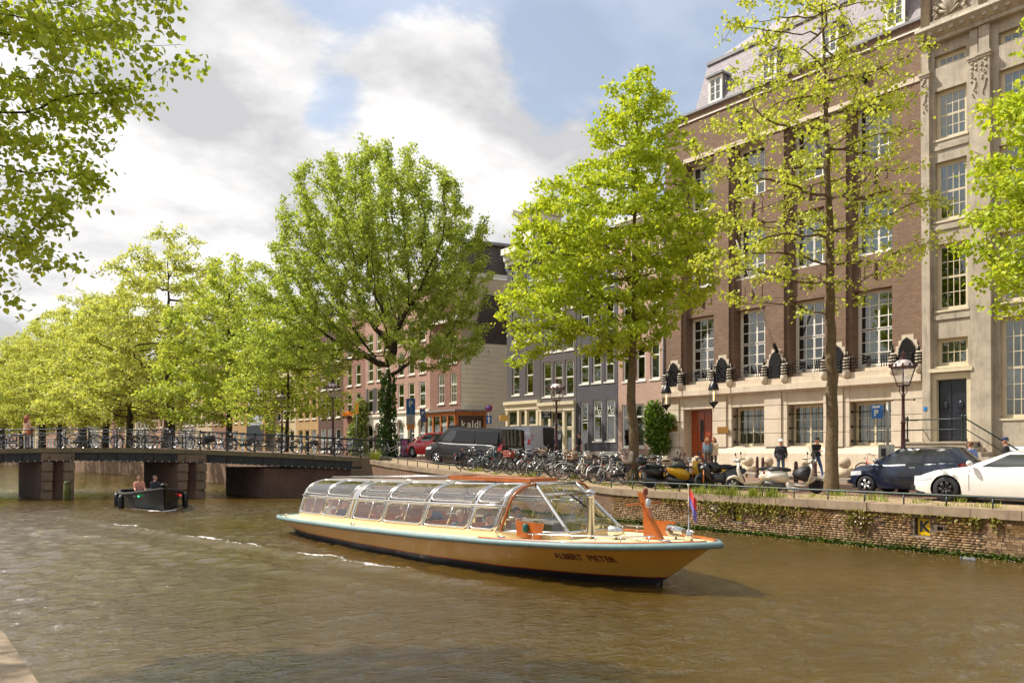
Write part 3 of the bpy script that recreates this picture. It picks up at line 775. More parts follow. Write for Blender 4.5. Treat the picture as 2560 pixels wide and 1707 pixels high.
def window(parent, x, y0, y1, z0, z1, leaves=None, mat=None, fw=0.07, bar=0.028, sill=None, back=None, sillm=None, d=0.07, name='window', glass=None):
    """leaves: list of (ya, yb, za, zb, cols, rows) in fractions of the opening (y measured towards +y)"""
    mat = mat or M_white; leaves = leaves or [(0, 1, 0.5, 1, 1, 1), (0, 1, 0, 0.5, 1, 1)]
    W, H = y1-y0, z1-z0; mb = MB(); panes = []
    mb.box((x, y0, z0), (x+d, y0+fw, z1)); mb.box((x, y1-fw, z0), (x+d, y1, z1))
    mb.box((x+0.002, y0+fw, z0), (x+d, y1-fw, z0+fw)); mb.box((x+0.002, y0+fw, z1-fw), (x+d, y1-fw, z1))
    iy0, iz0, iW, iH = y0+fw, z0+fw, W-2*fw, H-2*fw
    for k, (a, b, c, e, nc, nr) in enumerate(leaves):
        s = 0.045; xo = x+0.012+0.004*(k % 3)
        ya, yb, za, zb = iy0+a*iW, iy0+b*iW, iz0+c*iH, iz0+e*iH
        mb.box((xo, ya, za), (xo+0.04, ya+s, zb)); mb.box((xo, yb-s, za), (xo+0.04, yb, zb))
        mb.box((xo+0.002, ya+s, za), (xo+0.038, yb-s, za+s)); mb.box((xo+0.002, ya+s, zb-s), (xo+0.038, yb-s, zb))
        cw, ch = (yb-ya-2*s)/nc, (zb-za-2*s)/nr
        for i in range(1, nc): mb.box((xo+0.004, ya+s+i*cw-bar/2, za+s), (xo+0.034, ya+s+i*cw+bar/2, zb-s))
        for j in range(1, nr): mb.box((xo+0.006, ya+s, za+s+j*ch-bar/2), (xo+0.032, yb-s, za+s+j*ch+bar/2))
        for i in range(nc):
            for j in range(nr): panes.append((xo+0.018, ya+s+i*cw, za+s+j*ch, cw, ch))
    w = mb.build(name, mat, parent, fix=False)
    for (px, py, pz, cw, ch) in panes: inst('pane', PANE, glass, w, (px, py, pz), 0, (0.005, cw, ch))
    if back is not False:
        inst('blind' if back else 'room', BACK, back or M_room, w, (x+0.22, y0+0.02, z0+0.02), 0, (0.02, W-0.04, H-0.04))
    if sill:
        p, h = sill
        MB().box((x-p, y0-0.06, z0-h), (x+0.03, y1+0.06, z0-0.003)).build('sill', sillm or M_white, w, fix=False)
    return w
SASH = [(0, 1, 0.52, 1, 1, 1), (0, 1, 0, 0.52, 1, 1)]
def spread(n, width, w, margin=None):
    """n openings of width w across a front"""
    gap = (width - n*w)/(n+1) if margin is None else None
    if margin is None: return [(gap*(i+1)+w*i, gap*(i+1)+w*(i+1)) for i in range(n)]
    g = (width-2*margin-n*w)/max(1, n-1); return [(margin+i*(w+g), margin+i*(w+g)+w) for i in range(n)]

def house(label, X, Y, width, height, mat, floors, zb=0.0, rz=0.0, depth=9.0, reveal=0.14, cornice=None, name='canal_house', roof='flat', wmat=None, roofm=None, cat='house', ctop=None, backs=None, sillm=None):
    """floors: list of (z0, z1, [(y0,y1),...], leaves)"""
    t = thing(name, label, cat, (X, Y, zb), rz, 'houses along the far quay')
    ops = [(y0, y1, z0, z1) for (z0, z1, ys, lv) in floors for (y0, y1) in ys]
    m = MB(); wall_with_openings(m, 0, (0, width), (-1.2, height), ops, reveal)
    m.poly([(0, 0, -1.2), (depth, 0, -1.2), (depth, 0, height), (0, 0, height)]); m.poly([(0, width, height), (depth, width, height), (depth, width, -1.2), (0, width, -1.2)])
    m.poly([(0, 0, height), (depth, 0, height), (depth, width, height), (0, width, height)])
    m.poly([(depth, 0, -1.2), (depth, width, -1.2), (depth, width, height), (depth, 0, height)])
    m.build('wall', mat, t, fix=False)
    rnd = random.Random(label)
    for (z0, z1, ys, lv) in floors:
        for (y0, y1) in ys:
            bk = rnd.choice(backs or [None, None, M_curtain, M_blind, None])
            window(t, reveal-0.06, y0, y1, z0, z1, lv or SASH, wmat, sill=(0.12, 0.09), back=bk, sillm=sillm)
    if cornice:
        h, p, cm = cornice; c = MB()
        c.box((-p, -0.02, height-h*0.35), (0.05, width+0.02, height+0.05)); c.box((-p*0.6, 0, height-h*0.7), (0.03, width, height-h*0.35)); c.box((-p*0.25, 0.01, height-h), (0.02, width-0.01, height-h*0.7))
        c.build('cornice', cm, t, fix=False)
    if roof == 'slope':
        r = MB(); r.prism([(0.15, height+0.05), (depth*0.5, height+2.6), (depth-0.1, height+0.05)], 0.05, width-0.05, 'y'); r.build('roof', roofm or M_tilebr, t)
    return t

# ---------------------------------------------------------------- the large brick bank building
M_bank = brickmat('bank_brick', srgb(118, 92, 72), srgb(150, 120, 96), srgb(106, 90, 76), 0.23, 0.085, 0.012, 'YZ', 0.7, 0.42)
M_sand = stonemat('pale_sandstone', srgb(216, 200, 176), srgb(196, 178, 154), streak=0.28)
M_bronze = plain('black_bronze', srgb(38, 36, 36), 0.35, metal=0.5, var=0.3)
M_door = plain('varnished_door', srgb(150, 66, 22), 0.35, var=0.25, scale=5, coat=0.3)
M_brass = plain('brass_plate', srgb(150, 108, 52), 0.4, metal=0.4)
YB = 15.12
BAYS = [(1.37, 3.34), (4.60, 6.58), (7.83, 9.86), (11.03, 13.06)]
BWD = 14.40
def bank():
    t = thing('brick_bank_building', 'tall brown brick building with stone ground floor and slate mansard roof', 'building', (XF, YB, 0), 0, None)
    m = MB(); zA, zB = 4.98, 17.46
    wall_with_openings(m, 0, (0, BWD), (zA, zB), [(a, b+0.2, zA, zB) for a, b in BAYS], 0.16)
    for a, b in BAYS:
        m.poly([(0.16, b+0.2, zA), (0.16, b, zA), (0.16, b, zB), (0.16, b+0.2, zB)])
        for yy in (a, b): m.poly([(0.16 if yy == b else 0.0, yy, zA), (1.0, yy, zA), (1.0, yy, zB), (0.16 if yy == b else 0.0, yy, zB)])
    m.poly([(0, 0, 0), (9, 0, 0), (9, 0, 20.1), (0, 0, 20.1)]); m.poly([(0, BWD, 20.1), (9, BWD, 20.1), (9, BWD, 0), (0, BWD, 0)])
    m.poly([(9, 0, 0), (9, BWD, 0), (9, BWD, 20.1), (9, 0, 20.1)])
    m.box((0.002, 0, 17.70), (0.5, BWD, 19.70)); m.box((0.02, 0.0, 19.76), (0.5, BWD, 20.12))
    m.poly([(0.1, 0, 20.1), (9, 0, 20.1), (9, BWD, 20.1), (0.1, BWD, 20.1)])
    m.build('wall', M_bank, t, fix=False)
    MB().box((-0.05, 0.0, 17.46), (1.0, BWD, 17.70)).build('stone_band', M_sand, t, fix=False)
    MB().box((-0.06, 0.0, 19.70), (0.4, BWD, 19.76)).build('ledge', M_white, t, fix=False)
    MB().box((-0.10, 0.0, 20.12), (0.6, BWD, 20.24)).build('gutter', M_lead, t, fix=False)
    # windows, spandrels
    tall = [(0, .5, .5, 1, 2, 3), (.5, 1, .5, 1, 2, 3), (0, .5, 0, .485, 2, 3), (.5, 1, 0, .485, 2, 3)]
    four = [(0, .5, .5, 1, 2, 2), (.5, 1, .5, 1, 2, 2), (0, .5, 0, .485, 2, 2), (.5, 1, 0, .485, 2, 2)]
    rows = [(5.22, 8.80, tall, None), (10.48, 13.22, four, 1), (14.78, 17.44, four, 1)]
    rnd = random.Random(5)
    for k, (a, b) in enumerate(BAYS):
        for j, (z0, z1, lv, sl) in enumerate(rows):
            bk = rnd.choice([None, None, M_blind]) if j else None
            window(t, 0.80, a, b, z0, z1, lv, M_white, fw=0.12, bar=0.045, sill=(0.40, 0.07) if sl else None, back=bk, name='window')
        MB().box((0.50, a, 4.98), (1.0, b, 5.20)).build('sill_stone', M_sand, t, fix=False)
        for (za, zb) in ((8.80, 10.40), (13.22, 14.70)):
            s = MB().box((0.40, a, za+0.20), (1.0, b, zb)); s.box((0.37, a, za), (1.0, b, za+0.20))
            sp = s.build('spandrel', M_bank, t, fix=False)
            cm = (a+b)/2; zc = (za+zb)/2+0.1; r = MB()
            r.lathe([(0.0, -0.42), (0.10, -0.34), (0.085, -0.16), (0.12, 0), (0.085, 0.16), (0.10, 0.34), (0, 0.42)], 10, (0.40, cm, zc)); r.build('relief', M_bank, sp)
            for dy in (-0.52, 0.52): MB().box((0.375, cm+dy-0.05, zc-0.28), (0.42, cm+dy+0.05, zc+0.28)).build('relief', M_bank, sp, fix=False)
    # ground floor in stone blocks
    courses = [(1.50, 2.21), (2.21, 2.92), (2.92, 3.61), (3.61, 4.34)]
    base = MB(); OPS = [(a-0.02, b+0.12, 1.52 if k < 3 else 0.6, 3.60) for k, (a, b) in enumerate(BAYS)]
    wall_with_openings(base, 0.06, (0, BWD), (-0.5, 4.98), OPS, 0.62)
    for (y0, y1, z0, z1) in OPS: base.poly([(0.68, y1, z0), (0.68, y0, z0), (0.68, y0, z1), (0.68, y1, z1)])
    base.build('ground_storey', M_sand, t, fix=False)
    unit = MB().box((0, 0, 0), (1, 1, 1)).mesh('stone_block'); unit.materials.append(M_sand)
    edges = [0.0] + [c for ab in BAYS for c in ab] + [BWD]
    piers = [(edges[2*i], edges[2*i+1]) for i in range(5)]
    for (p0, p1) in piers:
        y0, y1 = p0+(0.02 if p0 == 0 else 0.30), p1-0.0 if p1 < BWD else p1-0.02
        for (z0, z1) in courses:
            inst('stone_block', unit, None, t, (-0.10, y0, z0+0.012), 0, (0.2, y1-y0, z1-z0-0.024))
            if p0 > 0: inst('stone_block', unit, None, t, (-0.02, y0-0.29, z0+0.012), 0, (0.1, 0.27, z1-z0-0.024))
    for (a, b) in BAYS: inst('stone_block', unit, None, t, (0.0, a+0.01, 3.63), 0, (0.1, b-a-0.01, 0.70))
    pl = MB(); door = BAYS[3]
    for (y0, y1) in ((0, door[0]), (door[1]+0.12, BWD)):
        pl.box((-0.16, y0, 0.1), (0.05, y1, 1.18)); pl.prism([(-0.16, 1.18), (0.06, 1.18), (0.06, 1.48), (-0.04, 1.48)], y0, y1, 'y'); pl.box((-0.34, y0, 0.05), (-0.15, y1, 0.34))
    pl.build('plinth', M_sand, t, fix=True)
    y = 0.0; k = 0
    lens = [2.2, 2.0, 2.3, 2.1, 2.2, 1.9, 1.7]
    for l in lens:
        MB().box((-0.30, y+0.004, 4.36), (0.1, min(BWD+0.06, y+l)-0.004, 4.66)).build('cornice_block', M_sand, t, fix=False); y += l
    c = MB(); c.box((-0.18, 0.01, 4.28), (0.1, BWD-0.01, 4.36)); c.box((-0.14, 0.005, 4.66), (0.9, BWD-0.005, 4.98)); c.build('cornice_bed', M_sand, t, fix=False)
    for k, (a, b) in enumerate(BAYS[:3]):
        w = window(t, 0.52, a+0.08, b-0.02, 1.55, 3.58, [(0, .5, 0.0, 1, 2, 3), (.5, 1, 0.0, 1, 2, 3)], M_cream, fw=0.1)
        g = MB()
        for i in range(6): yy = a+0.18+i*(b-a-0.3)/5; g.tube([(0.36, yy, 1.62), (0.34, yy, 1.72), (0.36, yy, 3.50)], 0.014, 5)
        for zz in (1.78, 2.45, 3.15): g.tube([(0.37, a+0.0, zz), (0.37, b+0.1, zz)], 0.016, 5)
        for zz in (1.78, 2.45, 3.15): g.cbox((0.36, b+0.07, zz), (0.10, 0.06, 0.10))
        g.build('window_bars', M_black, w)
        MB().box((0.10, a, 1.46), (0.66, b+0.1, 1.55)).build('sill', M_sand, w, fix=False)
    # entrance
    a, b = BAYS[3]; dm = empty('entrance_door', (0.64, (a+b)/2, 0.62), 0, t)
    d = MB(); d.box((0, -0.98, 0), (0.06, 0.98, 2.96)); d.build('leaf', M_door, dm, fix=False)
    for s in (-0.95, -0.48, 0.02, 0.5):
        MB().box((-0.035, s+0.05, 0.1), (0.0, s+0.43, 2.86)).build('panel', M_door, dm, fix=False)
    MB().box((-0.05, 0.1, 1.2), (-0.036, 0.32, 2.4)).build('grille', M_black, dm, fix=False)
    st = MB(); st.box((-0.5, a, 0.1), (0.64, b+0.12, 0.36)); st.box((-0.1, a, 0.36), (0.64, b+0.12, 0.62)); st.build('steps', M_sand, t)
    for (yy, zz) in ((10.35, 2.25), (13.75, 2.4)):
        p = MB().box((-0.115, yy-0.35, zz), (-0.10, yy+0.35, zz+0.34)).build('name_plate', M_brass, t, fix=False)
    # balcony: shields and banded bulbs at the piers, thin railings across the bays
    for (p0, p1) in piers:
        c = (p0+p1)/2; s = MB()
        arch = [(-0.34, 4.98), (0.34, 4.98), (0.36, 5.5), (0.32, 5.86), (0.18, 6.18), (0, 6.32), (-0.18, 6.18), (-0.32, 5.86), (-0.36, 5.5)]
        s.prism([(c+q[0], q[1]) for q in arch], -0.16, -0.02, 'x'); sh = s.build('shield', M_bronze, t)
        st = MB()
        for i, (hw, z) in enumerate(((0.62, 5.75), (0.52, 5.98), (0.40, 6.22), (0.26, 6.46))): st.box((-0.012-0.001*i, c-hw, 4.985), (0.0, c+hw, z))
        st.build('stepped_stone', M_sand, t, fix=False)
        for k in range(4):
            for sd in (-1, 1): MB().tube([(-0.17, c+sd*0.30, 5.1+k*0.16), (-0.20, c+sd*0.18, 5.1+k*0.16)], 0.03, 6).build('scroll', M_bronze, sh)
        for sd in (-0.56, 0.56):
            b = MB(); b.lathe([(0.02, 4.66), (0.13, 4.74), (0.17, 4.92), (0.17, 5.06), (0.15, 5.1), (0.15, 5.58), (0.10, 5.66)], 12, (-0.20, c+sd, 0)); bo = b.build('stone_bulb', M_sand, t)
            for z in (5.12, 5.26, 5.40, 5.54): MB().lathe([(0.165, z), (0.185, z+0.02), (0.185, z+0.05), (0.165, z+0.07)], 12, (-0.20, c+sd, 0)).build('band', M_bronze, bo)
            MB().lathe([(0.06, 5.66), (0.075, 5.74), (0.03, 5.86), (0.03, 6.0), (0.005, 6.1)], 8, (-0.20, c+sd, 0)).build('finial', M_bronze, bo)
    for (a, b) in BAYS:
        r = empty('balcony_railing', (0, 0, 0), 0, t)
        g = MB()
        for zz in (5.16, 5.30, 5.44, 5.58, 5.72): g.tube([(-0.2, a-0.1, zz), (-0.2, b+0.1, zz)], 0.014, 5)
        g.build('rails', M_bronze, r)
        for (yy, w) in ((a+0.22, 0.34), ((a+b)/2, 0.16), (b-0.22, 0.34)):
            p = MB()
            for k in range(4): p.tube([(-0.2+0.03*sin(i*0.9), yy-w/2+w*k/3, 5.12+i*0.1) for i in range(7)], 0.022, 5)
            p.build('ornament', M_bronze, r)
    # roof
    G = 12.38
    prof = [(0.12, 20.2), (1.30, 23.2), (6.6, 27.1), (9.0, 27.1), (9.0, 20.2)]
    MB().prism(prof, 0.0, G, 'y').build('roof', M_slate, t)
    MB().box((1.15, 0.0, 23.12), (1.45, G, 23.30)).build('roof_kerb', M_lead, t, fix=False)
    for yy in (11.0, 7.7, 4.4, 1.3):
        dr = empty('dormer', (0, 0, 0), 0, t)
        MB().prism([(0.16, 20.32), (1.2, 20.32), (1.2, 21.75), (0.16, 21.75)], yy-0.42, yy+0.42, 'y').build('cheeks', M_lead, dr)
        window(dr, 0.10, yy-0.44, yy+0.44, 20.32, 21.72, [(0, .5, 0, 1, 1, 3), (.5, 1, 0, 1, 1, 3)], M_white, fw=0.1)
        MB().box((-0.04, yy-0.55, 21.74), (1.3, yy+0.55, 21.86)).build('dormer_roof', M_lead, dr, fix=False)
    for yy in (2.6, 5.9, 9.2, 12.5):
        v = MB(); v.lathe([(0.02, -0.3), (0.16, -0.1), (0.2, 0.15), (0.1, 0.28)], 8, (-0.06, yy, 18.5)); v.build('hopper', M_bronze, t)
    return t
BANK = bank()

def wall_lantern(u, zc_label, label):
    Y = y_at(u, XF-0.85); t = thing('wall_lantern', label, 'lantern', (XF-0.85, Y, 3.55), 0, 'hanging lanterns on the stone front')
    m = MB()
    m.tube([(0.75, 0, 2.1), (0.35, 0, 2.35), (0.05, 0, 2.15), (0, 0, 1.7)], 0.03, 6); m.tube([(0.75, 0.0, 1.6), (0.4, 0, 2.2), (0, 0, 2.1)], 0.022, 6); m.tube([(0.75, 0.08, 1.8), (0.3, 0.08, 2.3), (0.0, 0, 2.2)], 0.018, 6)
    m.build('bracket', M_bronze, t)
    MB().lathe([(0.03, 1.7), (0.06, 1.5), (0.09, 1.42), (0.22, 1.28), (0.27, 1.12), (0.30, 1.02), (0.30, 0.98)], 10).build('hood', M_bronze, t)
    g = MB()
    for k in range(6): a = 2*pi*k/6; g.tube([(0.23*cos(a), 0.23*sin(a), 0.98), (0.23*cos(a), 0.23*sin(a), 0.34)], 0.013, 4)
    g.lathe([(0.25, 0.36), (0.25, 0.30), (0.10, 0.14), (0.05, 0.05), (0.012, 0.0), (0.012, -0.16)], 10); g.build('cage', M_bronze, t)
    MB().lathe([(0.215, 0.36), (0.215, 0.97)], 12, cap=False).build('glass', glassmat('lantern_glass', (0.95, 0.93, 0.88), 0.06), t)
    MB().lathe([(0.012, 0.40), (0.02, 0.5), (0.02, 0.85), (0.01, 0.9)], 6).build('bulb', emis('lit_bulb', (1.0, 0.55, 0.18), 5.0), t)
wall_lantern(1666, 0, 'black hanging lantern at the left end of the stone front')
wall_lantern(1784, 0, 'black hanging lantern over the right side of the brown door')
def flagpole():
    base = Vector((XF-0.05, y_at(1940, XF-0.1), 6.35)); tip = Vector((31.9, base.y+0.05, 11.4))
    t = thing('flagpole', 'bare white flagpole slanting out from the brick front', 'flagpole', base)
    MB().tube([(0, 0, 0), tip-base], [0.055, 0.03], 8).build('pole', plain('weathered_white', srgb(196, 184, 176), 0.5), t)
    MB().tube([(0.05, 0, -0.05), (tip-base)*0.07], 0.09, 8).build('socket', M_bronze, t)
    w = (tip-base)*0.42; MB().tube([w, (0.1, -1.1, w.z+0.1)], 0.008, 4).build('stay', M_black, t)
flagpole()

# ---------------------------------------------------------------- grey sandstone house at the right edge
M_grst = stonemat('weathered_sandstone', srgb(190, 176, 154), srgb(146, 134, 116), streak=0.62, dirt=(0.06, 0.05, 0.04))
M_ddoor = plain('dark_blue_door', srgb(26, 30, 40), 0.35, coat=0.2)
def stone_house():
    y0r = 7.2; W = YB-0.02-y0r
    t = thing('sandstone_house', 'weathered grey sandstone house with pilasters and dark door', 'house', (XF-0.06, y0r, 0), 0, 'houses along the far quay')
    t.rotation_euler = (0, -0.013, 0)
    L_ = lambda Y: Y-y0r
    wa = (L_(13.30), L_(14.56)); wb = (L_(10.75), L_(12.10)); wc = (L_(8.1), L_(9.5))
    fl = [(4.93, 6.10), (7.30, 10.12), (11.10, 13.60), (14.56, 16.62), (17.62, 18.14)]
    ops = [(w[0], w[1], z0, z1) for w in (wa,) for (z0, z1) in fl] + [(wa[0]+0.05, wa[1]+0.0, 1.72, 4.34)]
    flb = [(2.63, 6.7)] + fl[1:]
    ops += [(w[0], w[1], z0, z1) for w in (wb, wc) for (z0, z1) in flb] + [(wb[0]-0.1, wb[1]-0.2, 0.55, 1.5)]
    m = MB(); wall_with_openings(m, 0, (0, W), (-0.5, 21.4), ops, 0.34)
    m.poly([(0, 0, -0.5), (9, 0, -0.5), (9, 0, 21.4), (0, 0, 21.4)]); m.poly([(0, W, 21.4), (9, W, 21.4), (9, W, -0.5), (0, W, -0.5)]); m.poly([(0, 0, 21.4), (9, 0, 21.4), (9, W, 21.4), (0, W, 21.4)])
    m.build('wall', M_grst, t, fix=False)
    def lv(nr): return [(0, 1, 0.5, 1, 4, nr), (0, 1, 0, 0.5, 4, nr)]
    for w in (wa, wb, wc):
        for j, (z0, z1) in enumerate(fl if w is wa else flb):
            if j == 4: l = [(0, 1, 0, 1, 4, 1)]
            elif j == 0 and w is wa: l = [(0, 1, 0, 1, 4, 2)]
            elif j == 0: l = [(0, 1, 0.5, 1, 4, 3), (0, 1, 0, 0.5, 4, 3)]
            else: l = lv(2)
            window(t, 0.22, w[0], w[1], z0, z1, l, M_cream, fw=0.11, sill=(0.26, 0.08) if j != 4 else None, back=[M_blind, None, M_curtain, M_blind, None][j], sillm=M_cream)
    # pilasters and string courses
    for (a, b, p, zt) in ((L_(14.72), W-0.05, 0.20, 17.3), (L_(12.35), L_(12.78), 0.24, 17.3), (L_(12.80), L_(13.14), 0.17, 17.3), (L_(9.7), L_(10.4), 0.24, 17.3)):
        q = MB(); q.box((-p, a, 0.1), (0.02, b, zt)); q.box((-p-0.05, a-0.04, zt), (0.02, b+0.04, zt+0.10)); q.box((-p-0.09, a-0.07, zt+0.10), (0.02, b+0.07, zt+0.22)); q.box((-p-0.07, a-0.05, 0.1), (0.02, b+0.05, 1.5))
        q.box((-p+0.03, a+0.02, zt+0.22), (0.02, b-0.02, 18.6)); pl = q.build('pilaster', M_grst, t, fix=False)
        rn = random.Random(int(a*100)); cv = MB()
        for i in range(16): cv.sphere((-p-0.01, (a+b)/2+rn.uniform(-0.1, 0.1), zt-0.1-0.09*i), (0.05, 0.05*(1.4-i/16), 0.06), 6, 4)
        cv.build('garland', M_grst, pl)
    e = MB(); e.box((-0.30, 0, 18.62), (0.02, W, 18.8)); e.prism([(-0.34, 18.8), (0.02, 18.8), (0.02, 19.25), (-0.62, 19.25), (-0.66, 19.1)], 0, W, 'y'); e.build('cornice', M_grst, t)
    mo = MB().box((0, 0, 0), (1, 1, 1)).mesh('modillion'); mo.materials.append(M_grst)
    for y in np.arange(0.1, W, 0.42): inst('modillion', mo, None, t, (-0.55, y, 18.86), 0, (0.3, 0.17, 0.16))
    for z in (7.1, 10.9, 14.3): MB().box((-0.06, wa[0]-0.1, z-0.2), (0.01, wa[1]+0.06, z-0.02)).build('string_course', M_grst, t, fix=False)
    # attic with carved shell panels
    at = MB(); at.box((-0.22, 0, 19.25), (0.02, W, 19.55)); at.box((-0.3, 0, 21.2), (0.05, W, 21.42)); at.build('attic_mouldings', M_grst, t, fix=False)
    for (yc, wd) in ((L_(13.9), 1.0), (L_(11.4), 1.2)):
        c = MB(); rn = random.Random(int(yc*10))
        for i in range(9):
            a = pi*(i+0.5)/9; c.tube([(-0.05, yc, 19.75), (-0.14, yc+wd*0.4*cos(a), 19.75+0.85*sin(a))], [0.04, 0.075], 6)
        for i in range(34):
            a = rn.uniform(-0.2, pi+0.2); r = rn.uniform(0.75, 1.05); c.sphere((-0.08, yc+wd*0.62*r*cos(a), 19.8+1.05*r*sin(a)), (0.1, rn.uniform(0.06, 0.13), rn.uniform(0.06, 0.14)), 6, 4)
        c.build('carved_shell', M_grst, t)
    for yc in (W-0.25, L_(12.6)):
        MB().lathe([(0.2, 19.3), (0.2, 20.7), (0.3, 20.75), (0.3, 20.95), (0.14, 21.0), (0.3, 21.3), (0.34, 21.6), (0.18, 21.8), (0.05, 22.1)], 10, (-0.12, yc, 0)).build('urn', M_grst, t)
    # door, fan-light sill, lion-mask knockers
    d = empty('front_door', (0.22, (wa[0]+wa[1])/2+0.02, 1.72), 0, t); hw = (wa[1]-wa[0]-0.05)/2
    MB().box((0, -hw, 0), (0.06, hw, 2.62)).build('leaf', M_ddoor, d, fix=False)
    for sd in (-1, 1):
        p = MB()
        for (z0, z1) in ((0.1, 0.55), (0.62, 1.15), (1.22, 2.45)): p.box((-0.03, sd*hw/2-0.22, z0), (0, sd*hw/2+0.22, z1))
        p.build('panel', M_ddoor, d, fix=False); MB().sphere((-0.05, sd*hw/2, 1.5), (0.05, 0.13, 0.22), 10, 6).build('mask', M_ddoor, d)
    fr = MB(); fr.box((-0.05, wa[0]-0.18, 1.7), (0.2, wa[0]+0.04, 4.4)); fr.box((-0.05, wa[1]-0.02, 1.7), (0.2, wa[1]+0.16, 4.4)); fr.box((-0.06, wa[0]-0.2, 4.36), (0.2, wa[1]+0.18, 4.62)); fr.box((-0.22, wa[0]-0.24, 4.66), (0.2, wa[1]+0.22, 4.82))
    fr.build('door_case', M_cream, t, fix=False)
    MB().box((-0.22, W-0.24, 3.05), (-0.205, W-0.10, 3.22)).build('house_number', plain('blue_enamel', srgb(30, 120, 190), 0.4), t, fix=False)
    # stoop with steps down to the right, iron railings
    s = MB(); s.box((-1.45, wa[0]-0.45, 0.1), (-0.02, wa[1]+0.75, 1.66)); s.box((-1.5, wa[0]-0.5, 1.66), (-0.02, wa[1]+0.8, 1.72)); s.build('stoop', M_grst, t, fix=False)
    for k in range(8): MB().box((-1.4, wa[0]-0.45-0.27*(k+1), 0.1), (-0.05, wa[0]-0.452-0.27*k, 1.66-0.185*(k+1))).build('step', M_grst, t, fix=False)
    M_gr = plain('green_iron', srgb(44, 56, 48), 0.4, metal=0.3)
    r = empty('stoop_railing', (0, 0, 0), 0, t); ya, yb = wa[0]-0.42, wa[1]+0.72; ye = ya-0.27*8
    for hz, rd in ((0.92, 0.03), (0.50, 0.02)):
        MB().tube([(-1.38, yb, 1.72+hz), (-1.38, ya, 1.72+hz), (-1.38, ye, 0.25+hz)], rd, 6).build('rail', M_gr, r); MB().tube([(-1.38, yb, 1.72+hz), (-0.15, yb, 1.72+hz)], rd, 6).build('rail', M_gr, r)
    for (y, z) in ((yb, 1.72), (yb-0.12, 1.72), (ya+0.12, 1.72), (ya-0.0, 1.72), (ye, 0.2)):
        MB().lathe([(0.07, z), (0.07, z+0.08), (0.035, z+0.16), (0.045, z+0.5), (0.03, z+0.56), (0.035, z+0.9), (0.055, z+0.96), (0.05, z+1.03), (0.01, z+1.1)], 8, (-1.38, y, 0)).build('baluster', M_gr, r)
    MB().box((-1.30, ya+0.5, 0.9), (-1.28, yb-0.15, 1.64)).build('stoop_panel', M_black, t, fix=False)
stone_house()

# ---------------------------------------------------------------- row between the side street and the brick building
Y4, Y3, Y2, Y1, Y0 = 29.55, 33.25, 36.94, 40.52, 44.23
M_pink = brickmat('pinkish_brick', srgb(176, 142, 122), srgb(196, 162, 142), srgb(158, 138, 124), 0.22, 0.075, 0.01, 'YZ', 0.4, 0.2)
M_grey1 = plain('grey_painted_brick', srgb(84, 78, 78), 0.75, var=0.1, scale=8, bump=0.5, grime=0.2)
M_grey2 = plain('grey_painted_wall', srgb(92, 84, 82), 0.75, var=0.1, scale=7, bump=0.5, grime=0.25)
M_grey3 = plain('slate_grey_wall', srgb(80, 76, 80), 0.75, var=0.12, scale=5, bump=0.4, grime=0.3)
h4 = house('pinkish brick house with white sashes left of the tall brick building', XF, Y4+0.02, Y3-Y4-0.04, 15.3, M_pink,
      [(1.5, 4.1, [(0.35, 1.15), (1.55, 2.35), (2.6, 3.35)], [(0, 1, .72, 1, 1, 1), (0, 1, 0, .72, 1, 1)]),
       (5.5, 7.65, spread(3, 3.66, 0.72), [(0, 1, .68, 1, 1, 1), (0, 1, 0, .68, 1, 1)]), (8.9, 11.0, spread(3, 3.66, 0.72), None), (12.0, 13.6, spread(3, 3.66, 0.72), None)],
      cornice=(0.5, 0.35, M_white), roof='slope')
MB().tube([(-0.06, 0.05, 0.2), (-0.06, 0.05, 15.0)], 0.055, 8).build('downpipe', plain('zinc_pipe', srgb(160, 156, 156), 0.5), h4)
h3 = house('slate grey house with two lettered ground floor windows', XF, Y3+0.02, Y2-Y3-0.04, 13.6, M_grey3,
      [(1.9, 4.5, [(0.22, 1.02), (1.36, 2.16)], [(0, 1, .62, 1, 1, 1), (0, 1, 0, .62, 1, 1)]), (1.0, 4.45, [(2.62, 3.3)], [(0, 1, .66, 1, 1, 1), (0, 1, 0, .62, 1, 1)]),
       (5.6, 7.75, spread(3, 3.65, 0.8), None), (8.9, 10.9, spread(3, 3.65, 0.8), None), (11.6, 12.9, spread(3, 3.65, 0.8), None), (0.35, 1.05, [(0.25, 1.0), (1.4, 2.15)], [(0, 1, 0, 1, 1, 1)])],
      cornice=(0.6, 0.4, M_white), roof='slope', backs=[M_curtain, None, M_room])
for ch_, dy, dz in (('H', 0.13, 0.10), ('G', -0.13, -0.12)):
    hg = text_mesh(ch_, 0.40, 0.004, 0.0)
    for yy in (0.62, 1.76):
        o = mobj('letter', hg, M_white, h3, (0.05, yy+dy, 3.85+dz)); o.rotation_euler = (radians(90), 0, radians(-90))
h2 = house('dark grey three bay house above the fashion shop', XF, Y2+0.02, Y1-Y2-0.04, 13.0, M_grey2,
      [(4.95, 7.3, spread(3, 3.54, 0.86), SASH), (7.95, 10.0, spread(3, 3.54, 0.86), SASH), (10.7, 12.3, spread(3, 3.54, 0.8), SASH)],
      cornice=(0.8, 0.45, M_white), roof='slope', wmat=M_white, backs=[None, M_room])
h1 = house('dark grey corner house with white cornice above a shop front', XF, Y1+0.02, Y0-Y1-0.04, 15.7, M_grey1,
      [(5.25, 7.8, [(0.75, 1.55), (2.25, 3.05)], SASH), (8.98, 11.2, [(0.75, 1.55), (2.25, 3.05)], SASH), (12.1, 14.2, [(0.75, 1.55), (2.25, 3.05)], SASH)],
      cornice=(1.1, 0.55, M_white), roof='slope', backs=[M_curtain, M_warm, M_curtain])
